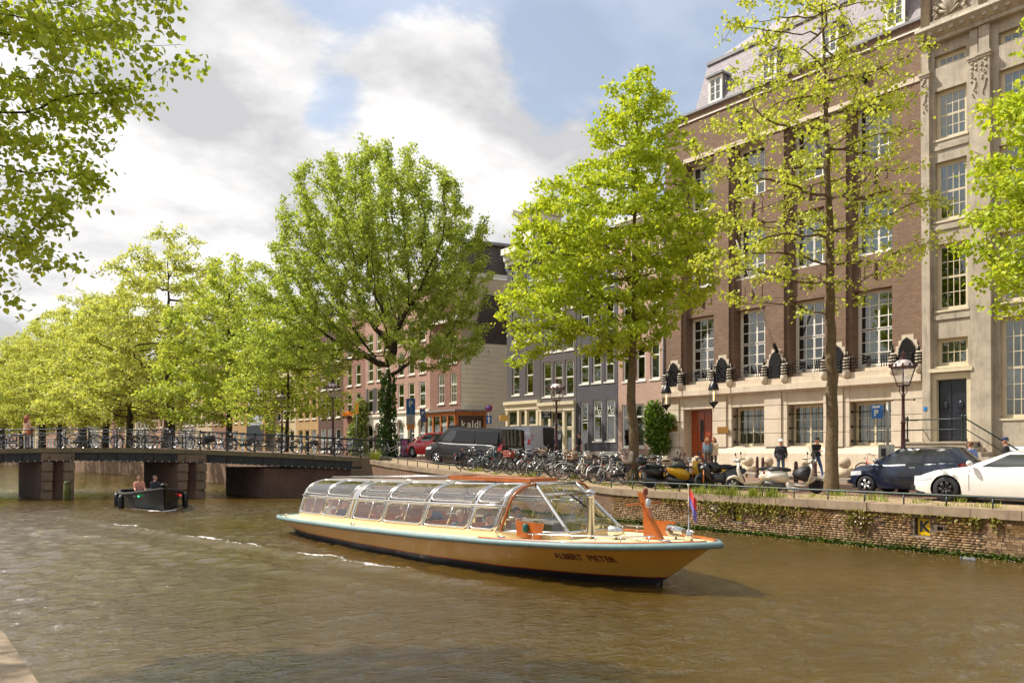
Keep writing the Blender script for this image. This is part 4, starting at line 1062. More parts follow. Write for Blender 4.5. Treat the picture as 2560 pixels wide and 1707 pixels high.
def attic(h, y, z, wd, ht):
    m = MB(); m.box((0.35, y-wd/2, z), (3.0, y+wd/2, z+ht)); m.build('attic_front', M_white, h, fix=False)
    c = MB(); c.box((-0.15, y-wd/2-0.2, z+ht), (3.1, y+wd/2+0.2, z+ht+0.2)); c.box((-0.9, y-0.12, z+ht-0.25), (0.4, y+0.12, z+ht)); c.build('attic_cornice', M_white, h, fix=False)
attic(h1, 2.0, 15.75, 1.7, 2.4)
def shopfront(h, width, ztop, bays, label_sign=None, mat=M_cream, col=False):
    f = empty('shop_front', (0, 0, 0), 0, h)
    m = MB(); m.box((-0.32, -0.05, ztop-0.22), (0.0, width+0.05, ztop)); m.box((-0.20, 0, ztop-0.62), (0.0, width, ztop-0.22)); m.build('fascia', mat, f, fix=False)
    n = len(bays)
    ys = [b[0] for b in bays] + [bays[-1][1]]
    for y in ys: MB().box((-0.17, y-0.11, -0.5), (0.0, y+0.11, ztop-0.62)).build('pilaster', mat, f, fix=False)
    for (a, b) in bays:
        window(f, -0.06, a+0.11, b-0.11, ztop-1.75, ztop-0.64, [(0, 1, 0, 1, 1, 1)], mat, fw=0.05, back=M_room, d=0.05)
        window(f, -0.06, a+0.11, b-0.11, 0.75, ztop-1.78, [(0, 1, 0, 1, 1, 1)], mat, fw=0.05, back=random.Random(int(a*77)).choice([M_curtain, M_room]), d=0.05)
        MB().box((-0.10, a+0.1, -0.5), (-0.01, b-0.1, 0.74)).build('stallriser', mat, f, fix=False)
    return f
shopfront(h1, 3.67, 4.78, [(0.15, 1.35), (1.35, 2.2), (2.2, 3.5)])
shopfront(h2, 3.54, 4.55, [(0.12, 1.05), (1.05, 2.45), (2.45, 3.40)])
MB().box((-0.10, 0.0, 0.9), (-0.02, 3.6, 1.25)).build('plinth_ledge', M_white, h3, fix=False)

def hanging_sign(u, v0, v1, label, lines, c, tc, w=0.75):
    X = XF-0.75; Y = y_at(u, X); z1, z0 = z_at(v0, X, Y), z_at(v1, X, Y)
    t = thing('hanging_sign', label, 'sign', (X, Y, z0))
    MB().box((-w/2, -0.03, 0), (w/2, 0.03, z1-z0)).build('board', plain('board_'+label[:6], c, 0.5), t, fix=False)
    MB().tube([(-w/2, 0, z1-z0+0.06), (0.74, 0, z1-z0+0.06)], 0.015, 6).build('arm', M_black, t)
    if lines:
        for k, ln in enumerate(lines):
            for j, ch_ in enumerate(ln):
                o = mobj('letter', text_mesh(ch_, 0.17, 0.003, 0.003), plain('let_'+label[:6], tc, 0.6), t, ((j-(len(ln)-1)/2)*0.13, -0.034, (z1-z0)*(0.80-0.26*k))); o.rotation_euler = (radians(90), 0, 0)
        b = MB()
        for k in range(8): b.box((-0.28+0.07*k, -0.036, 0.10), (-0.24+0.07*k, -0.031, 0.10+0.10*(0.7+0.3*sin(k*2.1))))
        b.build('small_print', plain('let_'+label[:6], tc, 0.6), t, fix=False)['kind'] = 'stuff'
hanging_sign(1366, 1027, 1046, 'black hanging shop sign with white lettering beside the lamp post', ['HOUSE', 'OF'], srgb(28, 30, 34), srgb(220, 220, 220), 0.85)
hanging_sign(1259, 1037, 1052, 'small ochre hanging sign at the corner of the grey house', [], srgb(214, 170, 90), srgb(120, 80, 30), 0.7)

# ---------------------------------------------------------------- corner house with the coffee bar across the side street
M_kbrick = brickmat('corner_brick', srgb(128, 88, 72), srgb(152, 110, 92), srgb(124, 104, 92), 0.22, 0.075, 0.01, 'YZ', 0.4, 0.2)
M_board = plain('cream_boards', srgb(240, 230, 206), 0.6, var=0.05, scale=2, grime=0.1)
M_stucco = plain('beige_stucco', srgb(216, 196, 170), 0.8, var=0.08, grime=0.3)
M_orange = plain('varnished_oak_front', srgb(170, 100, 44), 0.4, var=0.2, scale=5)
def corner_house():
    YK = 50.0; WK = 4.3; zb = 0.9
    t = thing('corner_house', 'red brick corner house with cream boarded side wall above an orange wooden bay', 'house', (XF, YK, zb), 0, 'houses along the far quay')
    fl = [(4.15, 6.55, [(0.55, 1.45), (2.3, 3.2)], [(0, 1, .62, 1, 3, 1), (0, 1, 0, .62, 3, 2)]), (7.3, 9.5, [(0.55, 1.45), (2.3, 3.2)], [(0, 1, .62, 1, 3, 1), (0, 1, 0, .62, 3, 2)])]
    ops = [(a, b, z0, z1) for (z0, z1, ys, lv) in fl for (a, b) in ys]
    m = MB(); wall_with_openings(m, 0, (0, WK), (-1.5, 10.6), ops, 0.12); m.poly([(0, WK, -1.5), (0, WK, 10.6), (9, WK, 10.6), (9, WK, -1.5)]); m.build('wall', M_kbrick, t, fix=False)
    for (z0, z1, ys, lv) in fl:
        for (a, b) in ys: window(t, 0.05, a, b, z0, z1, lv, M_white, sill=(0.12, 0.1))
    MB().box((-0.3, -0.05, 10.6), (0.1, WK, 10.95)).build('cornice', M_white, t, fix=False)
    D = Vector((0.968, -0.25, 0)); Nn = Vector((-0.25, -0.968, 0))
    def S(s, off, z): p = D*s + Nn*off; return (p.x, p.y, z)
    z = -1.5; k = 0
    while z < 8.85:
        b = MB(); b.grid([[S(0.02, 0.02, z), S(0.02, 0.035, z), S(0.02, 0.005, z+0.36), S(0.02, -0.03, z+0.36)], [S(11, 0.02, z), S(11, 0.035, z), S(11, 0.005, z+0.36), S(11, -0.03, z+0.36)]]); b.build('board', M_board, t); z += 0.36
    # tile-hung slope, stucco storey, dark mansard
    unit = MB()
    G = [[(0.30*i/4, 0.03*sin(pi*i/4) , -0.0), (0.30*i/4, 0.03*sin(pi*i/4)-0.02, 0.40)] for i in range(5)]
    unit.grid(G); unit.grid([[(0.30*i/4, 0.03*sin(pi*i/4), 0), (0.30*i/4, 0.03*sin(pi*i/4)-0.03, 0)] for i in range(5)]); tm = unit.mesh('roof_tile'); tm.materials.append(M_tile)
    ang = atan2(D.y, D.x)
    bk = MB(); bk.poly([S(0.9, -0.02, 8.85), S(11, -0.02, 8.85), S(11, -0.55, 12.7), S(2.2, -0.55, 12.7)]); bk.build('tile_backing', M_tile, t, fix=False)
    z = 8.85; r = 0
    while z < 12.5:
        off = -0.02 - 0.53*(z-8.85)/3.85; s = 0.9 + 1.3*(z-8.85)/3.85
        while s < 6.8:
            p = S(s, off+0.03, z); o = inst('roof_tile', tm, None, t, p, ang+pi); o.rotation_euler = (0, 0, ang); o.scale = (1, -1, 1); s += 0.30
        z += 0.36; r += 1
    st = MB(); st.poly([S(-0.1, -0.6, 12.65), S(11, -0.6, 12.65), S(11, -0.6, 14.2), S(-0.1, -0.6, 14.2)]); st.poly([S(-0.1, -0.6, 8.8), S(2.4, -0.6, 8.8), S(2.4, -0.6, 12.7), S(-0.1, -0.6, 12.7)]); st.build('stucco_storey', M_stucco, t, fix=False)
    MB().grid([[S(-0.2, -0.5, 14.2), S(-0.2, -0.5, 14.55), S(-0.2, -0.7, 14.55)], [S(11, -0.5, 14.2), S(11, -0.5, 14.55), S(11, -0.7, 14.55)]]).build('white_band', M_white, t)
    MB().poly([S(0.0, -0.62, 14.55), S(11, -0.62, 14.55), S(11, -1.7, 17.2), S(0.6, -1.7, 17.2)]).build('mansard', M_tilebr, t, fix=False)
    MB().grid([[S(-0.2, -1.4, 17.2), S(-0.2, -1.4, 17.4), S(-0.2, -3, 17.4)], [S(11, -1.4, 17.2), S(11, -1.4, 17.4), S(11, -3, 17.4)]]).build('roof_edge', M_lead, t)
    for s0 in (4.1, 5.2):
        w = MB(); f = lambda s, q: S(s, -0.58-0.42*q, 14.85+1.1*q)
        w.grid([[f(s0, 0), f(s0+0.95, 0)], [f(s0, 1), f(s0+0.95, 1)]]); sk = w.build('roof_window', glassmat('skylight', (0.5, 0.55, 0.6), 0.45), t)
        fr = MB()
        for (a, b) in (((s0, 0), (s0+0.95, 0)), ((s0+0.95, 0), (s0+0.95, 1)), ((s0+0.95, 1), (s0, 1)), ((s0, 1), (s0, 0))): fr.tube([f(*a), f(*b)], 0.05, 4)
        fr.build('frame', plain('dark_roof_frame', srgb(60, 62, 66), 0.5), sk)
    # wooden bay of the coffee bar
    bay = empty('wooden_bay', (0, 0, 0), 0, t); bx = -0.65
    top = MB(); top.prism([(bx-0.2, -0.45), (bx-0.2, WK-0.1), (0.1, WK-0.1), (0.1, 0.0), (2.2, -0.55), (2.0, -1.05)], 3.45, 3.58, 'z'); top.build('bay_roof', M_lead, bay)
    def post(p, q, nm='post'): MB().box(p, q).build(nm, M_orange, bay, fix=False)
    wy = WK-0.2
    for y in (-0.22, 0.78, 1.78, 2.85, wy-0.15): post((bx-0.03, y, -0.5), (bx+0.15, y+0.16, 3.2))
    post((bx-0.06, -0.25, 3.12), (bx+0.3, wy, 3.45), 'beam'); post((bx-0.01, -0.2, 1.55), (bx+0.08, wy, 1.68), 'transom'); post((bx, -0.2, -0.5), (bx+0.1, wy, 0.45), 'stallriser')
    for (a, b) in ((-0.06, 0.78), (0.94, 1.78), (1.94, 2.85), (3.0, wy-0.15)):
        for (z0, z1) in ((0.45, 1.55), (1.68, 3.12)): inst('pane', PANE, None, bay, (bx+0.05, a, z0), 0, (0.006, b-a, z1-z0))
    inst('room', BACK, plain('coffee_room', srgb(70, 52, 30), 0.9, var=0.6, scale=2), bay, (bx+0.45, -0.1, -0.5), 0, (0.02, wy, 3.9))  # flat board behind the panes, the unlit interior put into its dark colour
    # return side with the name board
    R3 = Matrix.Rotation(ang, 3, 'Z')
    def SB(s0, s1, off, th, z0, z1, nm, mt):
        c = Vector(S((s0+s1)/2, off, (z0+z1)/2)); m = MB(); m.obox(c, (s1-s0, th, z1-z0), R3); return m.build(nm, mt, bay)
    SB(-0.55, -0.35, 0.35, 0.16, -0.5, 3.2, 'post', M_orange); SB(1.75, 1.95, 0.35, 0.16, -0.5, 3.2, 'post', M_orange); SB(-0.55, 1.95, 0.36, 0.2, 3.1, 3.46, 'beam', M_orange); SB(-0.5, 1.9, 0.34, 0.12, -0.5, 1.35, 'panel', M_orange)
    SB(-0.35, 1.75, 0.36, 0.1, 1.35, 1.48, 'transom', M_orange)
    sg = SB(-0.30, 1.70, 0.38, 0.06, 1.5, 3.08, 'name_board', plain('dark_brown_board', srgb(70, 56, 44), 0.5))
    letters('kaldi', 0.78, M_white, bay, S(0.70, 0.43, 2.42), (radians(90), 0, ang), 0.01, 0.01)
    SB(0.2, 1.55, 0.415, 0.02, 1.86, 1.93, 'underline', M_white)
    letters('kaldi', 0.40, M_white, bay, (bx+0.03, 1.36, 2.45), (radians(90), 0, radians(-90)), 0.006, 0.006)
corner_house()

# ---------------------------------------------------------------- row on the far side of the bridge, following the bend of the canal
def far_row():
    rnd = random.Random(21)
    cols = {'red': ((150, 108, 92), (168, 124, 106)), 'brown': ((92, 66, 56), (108, 80, 68)), 'pink': ((176, 138, 120), (190, 152, 134)), 'ochre': ((186, 152, 106), (196, 164, 120)), 'grey': ((140, 132, 122), (150, 142, 132)), 'dark': ((70, 58, 52), (84, 70, 64)), 'cream': ((206, 186, 150), (214, 198, 164))}
    spec = [(54.35, 60.0, 'pink', 14.5, 'pink brick house with white arched ground floor next to the corner house'),
            (60.05, 65.0, 'pink', 13.8, 'house with grey window shutters behind the large dark elm trunk'),
            (65.05, 69.2, 'red', 14.2, 'red brown house with orange flower boxes under its windows'),
            (69.25, 74.4, 'brown', 14.0, 'dark brown brick house behind the bridge lamp'),
            (74.45, 79.4, 'ochre', 13.0, 'ochre rendered house with tall shop windows beyond the bridge lamp'),
            (79.45, 84.5, 'cream', 14.0, 'cream house left of the ochre one, behind a slender trunk'),
            (84.55, 90.0, 'grey', 14.5, 'house under scaffolding with a hanging pale sheet'),
            (90.05, 96.0, 'ochre', 13.0, 'ochre front with a row of windows left of the scaffolding'),
            (96.05, 102.0, 'red', 14.0, 'salmon red front behind the straight dark trunk')]
    y = 102.05; k = 0
    names = ['cream', 'grey', 'ochre', 'pink', 'grey', 'cream', 'red', 'ochre', 'grey', 'cream', 'ochre', 'grey', 'pink', 'cream', 'grey', 'ochre', 'red', 'grey', 'cream']
    posn = ['nearest', 'second', 'third', 'fourth', 'fifth', 'sixth', 'seventh', 'eighth', 'ninth', 'tenth', 'eleventh', 'twelfth', 'thirteenth', 'fourteenth', 'fifteenth', 'sixteenth', 'seventeenth', 'eighteenth', 'nineteenth']
    for nme, ps in zip(names, posn):
        w = 5.2 + rnd.random()*1.6; spec.append((y, y+w, nme, 12.5+rnd.random()*2.5, f'pale {nme} canal house far down the row, {ps} beyond the salmon front')); y += w+0.05
    for i, (a, b, c, h, lab) in enumerate(spec):
        W = b-a; X0, X1 = xq(a)+FW, xq(b)+FW; rz = -atan2(X1-X0, b-a); zb = zs((a+b)/2)
        c1, c2 = cols[c]; mat = brickmat('row_'+c, srgb(*c1), srgb(*c2), srgb(*[int(x*0.85) for x in c1]), 0.22, 0.08, 0.01, 'YZ', 0.3, 0.3) if c in ('red', 'brown', 'pink', 'dark') else plain('row_'+c, srgb(*c1), 0.8, var=0.1, grime=0.3)
        n = 3 if W > 4.8 else 2; ws = spread(n, W, 0.95)
        fl = [(4.4, 6.5, ws, SASH), (7.2, 9.2, ws, SASH), (9.9, 11.6, ws, SASH)]
        if i > 14: fl = fl[:1]
        if i != 6: fl = [(0.9 if i > 3 else 1.0, 3.3, spread(n, W, 1.05), SASH)] + fl
        t = house(lab, X0, a, W, h, mat, fl, zb=zb, rz=rz, cornice=(0.6, 0.35, M_white if i % 2 else M_cream), roof='slope' if i != 6 else 'flat', reveal=0.10, wmat=M_white if i != 4 else M_cream)
        if i in (0, 1):                                   # white stucco ground floor
            ops = [(p, q, 1.0, 3.3) for p, q in spread(n, W, 1.05)]
            m = MB(); wall_with_openings(m, -0.06, (0, W), (-1.2, 3.95), ops, 0.06); m.box((-0.18, 0, 3.95), (0, W, 4.15)); m.build('stucco_front', M_white, t, fix=False)
            for j, (p, q) in enumerate(spread(n, W, 1.05)):
                m = MB(); cm = (p+q)/2; m.tube([(-0.08, cm+0.6*cos(pi*s/10), 2.85+0.62*sin(pi*s/10)) for s in range(11)], 0.08, 5); m.build('arch', M_white, t)
        if i == 1:
            for (p, q) in ws:
                for sd in (p-0.36, q+0.02): MB().box((-0.06, sd, 4.3), (-0.015, sd+0.34, 6.6)).build('shutter', plain('grey_shutter', srgb(104, 98, 98), 0.6), t, fix=False)
        if i == 2:
            for j, (p, q) in enumerate(ws):
                f = empty('flower_box', (0, 0, 0), 0, t)
                MB().box((-0.42, p-0.15, 4.15), (-0.1, q+0.15, 4.38)).build('trough', M_darkframe, f, fix=False)
                rn = np.random.default_rng(j); V, Q = leaf_cloud(rn.uniform([-0.5, p-0.2, 4.3], [-0.05, q+0.2, 4.75], (260, 3)), 0.10, rn)
                mobj('flowers', np_mesh('flowers', V, Q), leafmat('orange_flowers', srgb(226, 96, 20), srgb(240, 190, 70), 0.3, (1, 0.9, 0.6)), f)['kind'] = 'stuff'
        if i == 6:
            sc = empty('scaffold', (0, 0, 0), 0, t); ti = plain('scaffold_timber', srgb(190, 146, 90), 0.8)
            MB().box((-0.9, 0.6, 3.9), (-0.86, 4.6, 8.2)).build('sheet', plain('pale_sheet', srgb(176, 176, 190), 0.8), sc, fix=False)
            MB().box((-1.0, 0.4, 2.0), (-0.94, 5.0, 4.0)).build('hoarding', plain('dark_hoarding', srgb(44, 52, 58), 0.7), sc, fix=False)
            for yy in (0.3, 5.0): MB().box((-1.0, yy, -0.8), (-0.88, yy+0.5, 8.4)).build('upright', ti, sc, fix=False)
# ================================================================== TREES
RV = np.array([CT, -ST, 0.0]); FV = np.array([ST, CT, 0.0])       # across and away, as seen from the quay
M_bark = plain('dark_bark', srgb(62, 52, 40), 0.95, var=0.4, scale=9, bump=0.8)
M_bark2 = plain('grey_brown_bark', srgb(106, 88, 62), 0.95, var=0.35, scale=9, bump=0.9)
M_lime = leafmat('lime_leaves', srgb(164, 188, 46), srgb(214, 222, 84), 0.52)
M_lime2 = leafmat('young_lime_leaves', srgb(176, 192, 66), srgb(222, 224, 116), 0.52)
M_elm = leafmat('elm_leaves', srgb(142, 166, 66), srgb(198, 210, 108), 0.52)
M_left = leafmat('near_lime_leaves', srgb(146, 172, 52), srgb(200, 212, 86), 0.54)
M_far1 = leafmat('far_elm_leaves', srgb(178, 190, 92), srgb(222, 224, 138), 0.5)
M_far2 = leafmat('far_green_leaves', srgb(160, 182, 72), srgb(212, 218, 116), 0.5)

def colonize(att, nodes, parents, step, infl, kill, iters, up=0.06, rng=None, maxn=9000):
    att = att.copy(); P = [np.array(p, float) for p in nodes]; par = list(parents)
    A = np.array(P)
    d2 = ((att[:, None, :]-A[None])**2).sum(-1); near = d2.argmin(1); nd = d2.min(1)
    for it in range(iters):
        m = nd < infl*infl
        if not m.any():
            m = nd <= nd.min()*1.2
        idx = near[m]; dirs = att[m]-np.array(P)[idx]; dirs /= (np.linalg.norm(dirs, axis=1)[:, None]+1e-9)
        acc = {}
        for i, dd in zip(idx, dirs):
            acc[i] = acc.get(i, 0) + dd
        new = []
        for i, dd in acc.items():
            l = np.linalg.norm(dd)
            if l < 1e-6: continue
            dd = dd/l + np.array([0, 0, up]) + rng.normal(size=3)*0.12; dd /= np.linalg.norm(dd)
            q = P[i] + dd*step; new.append((q, i))
        if not new: break
        s = len(P)
        for q, i in new: P.append(q); par.append(i)
        Nn = np.array([q for q, _ in new])
        dd2 = ((att[:, None, :]-Nn[None])**2).sum(-1); j = dd2.argmin(1); dm = dd2[np.arange(len(att)), j]
        b = dm < nd; nd = np.where(b, dm, nd); near = np.where(b, s+j, near)
        keep = nd > kill*kill
        att, nd, near = att[keep], nd[keep], near[keep]
        if len(att) < 5 or len(P) > maxn: break
    return np.array(P), np.array(par)
def branch_mesh(name, P, par, R, lo=0.0, hi=1e9):
    V = []; Q = []; off = 0
    ch = np.arange(1, len(P)); ch = ch[par[ch] >= 0]
    for n, sel in ((8, R[ch] > 0.06), (5, (R[ch] <= 0.06) & (R[ch] > 0.02)), (3, R[ch] <= 0.02)):
        c = ch[sel & (R[ch] >= lo) & (R[ch] < hi)]
        if len(c) == 0: continue
        a, b = P[par[c]], P[c]; t = b-a; l = np.linalg.norm(t, axis=1)[:, None]; t = t/(l+1e-9)
        ref = np.where(np.abs(t[:, 2:3]) < 0.9, np.array([[0, 0, 1.0]]), np.array([[1.0, 0, 0]]))
        e1 = np.cross(t, ref); e1 /= np.linalg.norm(e1, axis=1)[:, None]; e2 = np.cross(e1, t)
        ra = np.minimum(R[par[c]], R[c]*1.35)[:, None, None]; rb = R[c][:, None, None]
        an = 2*pi*np.arange(n)/n; cs = np.cos(an)[None, :, None]; sn = np.sin(an)[None, :, None]
        ring = e1[:, None]*cs + e2[:, None]*sn
        A = a[:, None] - t[:, None]*np.minimum(ra, 0.05) + ring*ra; B = b[:, None] + ring*rb
        vv = np.concatenate([A, B], 1); k = len(c)
        V.append(vv.reshape(-1, 3)); base = off + 2*n*np.arange(k)[:, None, None]
        j = np.arange(n); q = np.stack([j, (j+1) % n, n+(j+1) % n, n+j], -1)[None]
        Q.append((base+q).reshape(-1, 4)); off += 2*n*k
    return np_mesh(name, np.concatenate(V), np.concatenate(Q), True)
def lobes_pts(lobes, n, rng, shell=0.45):
    wts = np.array([l[1][0]*l[1][1]*l[1][2] for l in lobes]); wts = wts/wts.sum(); out = []
    for (c, r), w in zip(lobes, wts):
        k = int(n*w)+1; d = rng.normal(size=(k, 3)); d /= np.linalg.norm(d, axis=1)[:, None]
        rad = rng.random(k)**shell
        q = d*rad[:, None]*np.array(r)[None]
        out.append(q[:, :1]*RV + q[:, 1:2]*FV + q[:, 2:3]*np.array([0, 0, 1.0]) + c[0]*RV + c[1]*FV + np.array([0, 0, c[2]]))
    return np.concatenate(out)
def make_tree(name, label, base, trunk, lobes, natt, nleaf, lsize, lmat, bmat, r0, seed, step=0.42, leader=None, spread_=0.22, fine=False, group='trees on the far quay', shell=0.5, droop=0.35, twig=0.009, bare=0.0):
    rng = np.random.default_rng(seed); t = thing(name, label, 'tree', base, 0, group)
    att = lobes_pts(lobes, natt, rng, shell)
    nodes = [(0, 0, -0.15)]; par = [-1]
    pts = trunk if leader is None else trunk + leader
    for q in pts:
        a = np.array(nodes[-1]); b = np.array(q); L_ = np.linalg.norm(b-a); k = max(1, int(L_/0.45))
        for i in range(k): nodes.append(tuple(a + (b-a)*(i+1)/k + rng.normal(size=3)*0.018)); par.append(len(nodes)-2)
    P, par = colonize(att, nodes, par, step, step*7, step*1.6, 90, 0.08, rng)
    R = np.zeros(len(P)); kids = [[] for _ in P]
    for i in range(1, len(P)): kids[par[i]].append(i)
    acc = np.zeros(len(P))
    for i in range(len(P)-1, -1, -1):
        if not kids[i]: acc[i] = 1.0
        if par[i] >= 0: acc[par[i]] += acc[i]
    R = np.maximum(twig*acc**(math.log(r0/twig)/math.log(max(acc[0], 3))), twig*0.7)
    top_z = P[:len(nodes), 2].max(); R[:len(nodes)] = np.minimum(R[:len(nodes)], r0*np.clip(1.02-0.93*np.maximum(P[:len(nodes), 2], 0)/top_z, 0.06, 1))
    # flare at the foot
    zl = P[:, 2]; trunk_n = np.arange(len(nodes)); fl = np.clip(1-zl[trunk_n]/0.7, 0, 1); R[trunk_n] *= 1+0.45*fl**2
    mobj('trunk', branch_mesh('trunk', P, par, R, 0.035), bmat, t); mobj('twigs', branch_mesh('twigs', P, par, R, 0, 0.035), bmat, t)['kind'] = 'stuff'
    tips = np.where(R < max(0.016, np.quantile(R, 0.80)))[0]; tips = tips[P[tips, 2] > 1.6]
    if bare: tips = tips[rng.random(len(tips)) > bare]
    w = rng.random(len(tips))+0.25; w /= w.sum()
    cnt = rng.multinomial(nleaf, w); idx = np.repeat(tips, cnt)
    pos = P[par[idx]] + (P[idx]-P[par[idx]])*rng.random((len(idx), 1)) + rng.normal(size=(len(idx), 3))*spread_*np.array([1, 1, 0.7])
    V, Q = leaf_cloud(pos, lsize, rng, droop, fine=fine)
    mobj('crown', np_mesh('crown', V, Q), lmat, t)['kind'] = 'stuff'
    return t

# big elm at the far end of the bridge
T1 = make_tree('elm_tree', 'large round elm with dark ivy clad trunk at the bridge end', (24.2, 42.0, 0.88),
    [(-0.05, 0, 2.2), (0.08, 0.05, 4.6)],
    [((-0.6, 0, 12.6), (6.6, 6.2, 7.0)), ((-5.0, 0, 9.3), (4.2, 4.6, 4.2)), ((3.8, 0.5, 10.4), (2.9, 4.2, 5.0)), ((-0.3, 0, 17.2), (3.4, 3.4, 2.3)), ((-7.6, -0.5, 6.6), (2.6, 3, 1.7)), ((2.8, -1.5, 6.3), (3.4, 3, 1.6)), ((-4.2, -1.0, 6.0), (3.2, 3, 1.5)), ((5.4, 0, 13.2), (1.5, 2, 2.4))],
    4200, 95000, 0.122, M_elm, M_bark, 0.40, 7, 0.36, leader=[(0.1, 0.05, 5.6)], spread_=0.17, shell=0.5)
rng_i = np.random.default_rng(2); ang_i = rng_i.random(1500)*2*pi; hi_i = rng_i.random(1500)**1.5*5.2
Vi, Qi = leaf_cloud(np.stack([np.cos(ang_i)*(0.42+0.25*rng_i.random(1500)*(hi_i < 1.5)), np.sin(ang_i)*(0.42+0.25*rng_i.random(1500)*(hi_i < 1.5)), hi_i], -1), 0.16, rng_i, 0.8)
mobj('ivy', np_mesh('ivy', Vi, Qi), leafmat('ivy_leaves', srgb(48, 78, 24), srgb(98, 130, 50), 0.3), T1)['kind'] = 'stuff'
# bright lime beside the bicycles
make_tree('lime_tree', 'bright yellow green lime tree in front of the grey and pink houses', (22.6, 20.5, 0.06),
    [(0.05, 0, 1.8), (-0.06, 0.03, 3.4)],
    [((0.1, 0, 12.6), (2.2, 2.3, 3.3)), ((-1.5, 0, 9.4), (3.3, 3.4, 3.0)), ((-3.6, -0.2, 6.9), (2.0, 2.2, 1.7)), ((1.6, 0.2, 9.2), (2.3, 2.8, 3.0)), ((-0.9, -0.4, 5.9), (2.6, 2.4, 1.2)), ((0.2, 0, 14.6), (1.2, 1.2, 1.5)), ((-4.5, 0, 5.0), (0.7, 1.0, 0.9))],
    3400, 37000, 0.108, M_lime, M_bark2, 0.215, 12, 0.27, leader=[(0.15, 0.05, 6.5), (0.1, 0.0, 10.5), (0.15, 0, 13.5)], spread_=0.15, shell=0.45, fine=True)
# sparse young lime in front of the brick building
make_tree('lime_tree', 'slender sparse lime tree with straight trunk in front of the brick building', (22.6, 12.4, 0.02),
    [(0.02, 0.0, 2.2), (-0.03, 0.0, 5.0)],
    [((-0.8, 0, 10.2), (3.5, 3.2, 3.8)), ((-0.9, 0, 14.4), (2.7, 2.5, 2.4)), ((-2.6, 0, 6.9), (1.9, 2.1, 1.5)), ((2.1, 0, 8.3), (1.7, 2.0, 2.0)), ((0.9, 0, 12.8), (2.2, 2.2, 2.5)), ((-0.3, -0.3, 6.2), (1.6, 1.6, 1.0))],
    2300, 12000, 0.088, M_lime2, M_bark2, 0.205, 33, 0.27, leader=[(-0.05, 0.02, 8.0), (-0.4, 0, 12.0), (-0.6, 0, 15.5)], spread_=0.13, shell=0.42, bare=0.2, fine=True)
# lime whose crown enters from the right edge
make_tree('lime_tree', 'leafy lime branches entering at the right edge above the white car', (22.9, 5.3, 0.0),
    [(0.0, 0, 2.2), (0.05, 0, 3.6)],
    [((-0.4, 0, 8.0), (3.0, 3.0, 3.6)), ((-2.2, 0, 6.4), (1.5, 1.8, 2.2)), ((-0.3, 0, 11.0), (2.0, 2.2, 1.8)), ((-2.0, 0.3, 9.3), (1.4, 1.6, 1.2))],
    2000, 24000, 0.095, M_lime, M_bark2, 0.19, 41, 0.27, leader=[(0, 0, 7.0), (0.1, 0, 10.5)], spread_=0.14, shell=0.45, fine=True)
# lime on our own quay, reaching in from the left
make_tree('lime_tree', 'near lime branches hanging in from the left edge against the cloud', (-1.5, 12.6, 0.0),
    [(0.1, 0.0, 2.4), (0.3, 0.0, 4.2)],
    [((2.0, 0.3, 6.9), (3.0, 2.6, 3.0)), ((3.1, 0.4, 5.0), (1.3, 1.6, 2.0)), ((0.3, 0, 8.3), (3.2, 3.0, 3.2)), ((4.3, 0.3, 6.2), (1.3, 1.4, 0.8)), ((3.6, 0.2, 7.4), (1.2, 1.4, 0.9)), ((2.9, 0.3, 3.6), (0.8, 1.1, 0.9))],
    2800, 42000, 0.060, M_left, M_bark, 0.22, 52, 0.22, leader=[(0.6, 0, 7.0), (0.8, 0, 9.5)], spread_=0.11, shell=0.45, fine=True, twig=0.0035, group='trees on the near quay')
# trees beyond the bridge
PROT = []
def far_proto(seed, h, rx, mat, leaves, bare=0.0, r0=0.36, sz=0.26):
    return dict(seed=seed, h=h, rx=rx, mat=mat, n=leaves, bare=bare, r0=r0, sz=sz)
def far_tree(label, Y, off, pr):
    h, rx = pr['h'], pr['rx']
    return make_tree('canal_tree', label, (xq(Y)+off, Y, zs(Y)-0.02), [(0.05, 0, 2.0), (0.1, 0, 3.6)],
        [((0, 0, h*0.60), (rx, rx, h*0.30)), ((-rx*0.45, 0, h*0.42), (rx*0.75, rx*0.8, h*0.2)), ((rx*0.45, 0, h*0.45), (rx*0.75, rx*0.8, h*0.22)), ((-rx*0.5, -rx*0.3, h*0.29), (rx*0.75, rx*0.8, h*0.13)), ((rx*0.5, 0, h*0.30), (rx*0.7, rx*0.7, h*0.12)), ((0.2, 0, h*0.83), (rx*0.55, rx*0.55, h*0.17))],
        1500, pr['n'], pr['sz'], pr['mat'], M_bark, pr['r0'], pr['seed'], 0.5, leader=[(0.1, 0, h*0.45), (0, 0, h*0.75)], spread_=0.26, group='trees beyond the bridge', bare=pr['bare'], twig=0.013)
FT = []
for (lab, Y, off, pr) in [
    ('slim young tree beside the bridge lamp, left of the big elm', 52.5, 2.2, far_proto(61, 12.5, 4.0, M_far2, 10000, 0.1, 0.17, 0.16)),
    ('bright green tree with straight dark trunk beyond the bridge', 62.0, 1.6, far_proto(62, 17.0, 5.2, M_far2, 25000, 0, 0.30, 0.18)),
    ('tall spreading pale elm with a thick forked trunk beyond the bridge', 77.0, 1.6, far_proto(63, 22.8, 7.6, M_far1, 30000, 0.15, 0.62, 0.19)),
    ('yellow green elm leaning behind the thick forked trunk', 88.0, 1.4, far_proto(64, 19.5, 6.6, M_far1, 26000, 0.1, 0.40, 0.2))]:
    FT.append(far_tree(lab, Y, off, pr))
ords = ['first', 'second', 'third', 'fourth', 'fifth', 'sixth', 'seventh', 'eighth', 'ninth', 'tenth', 'eleventh', 'twelfth']
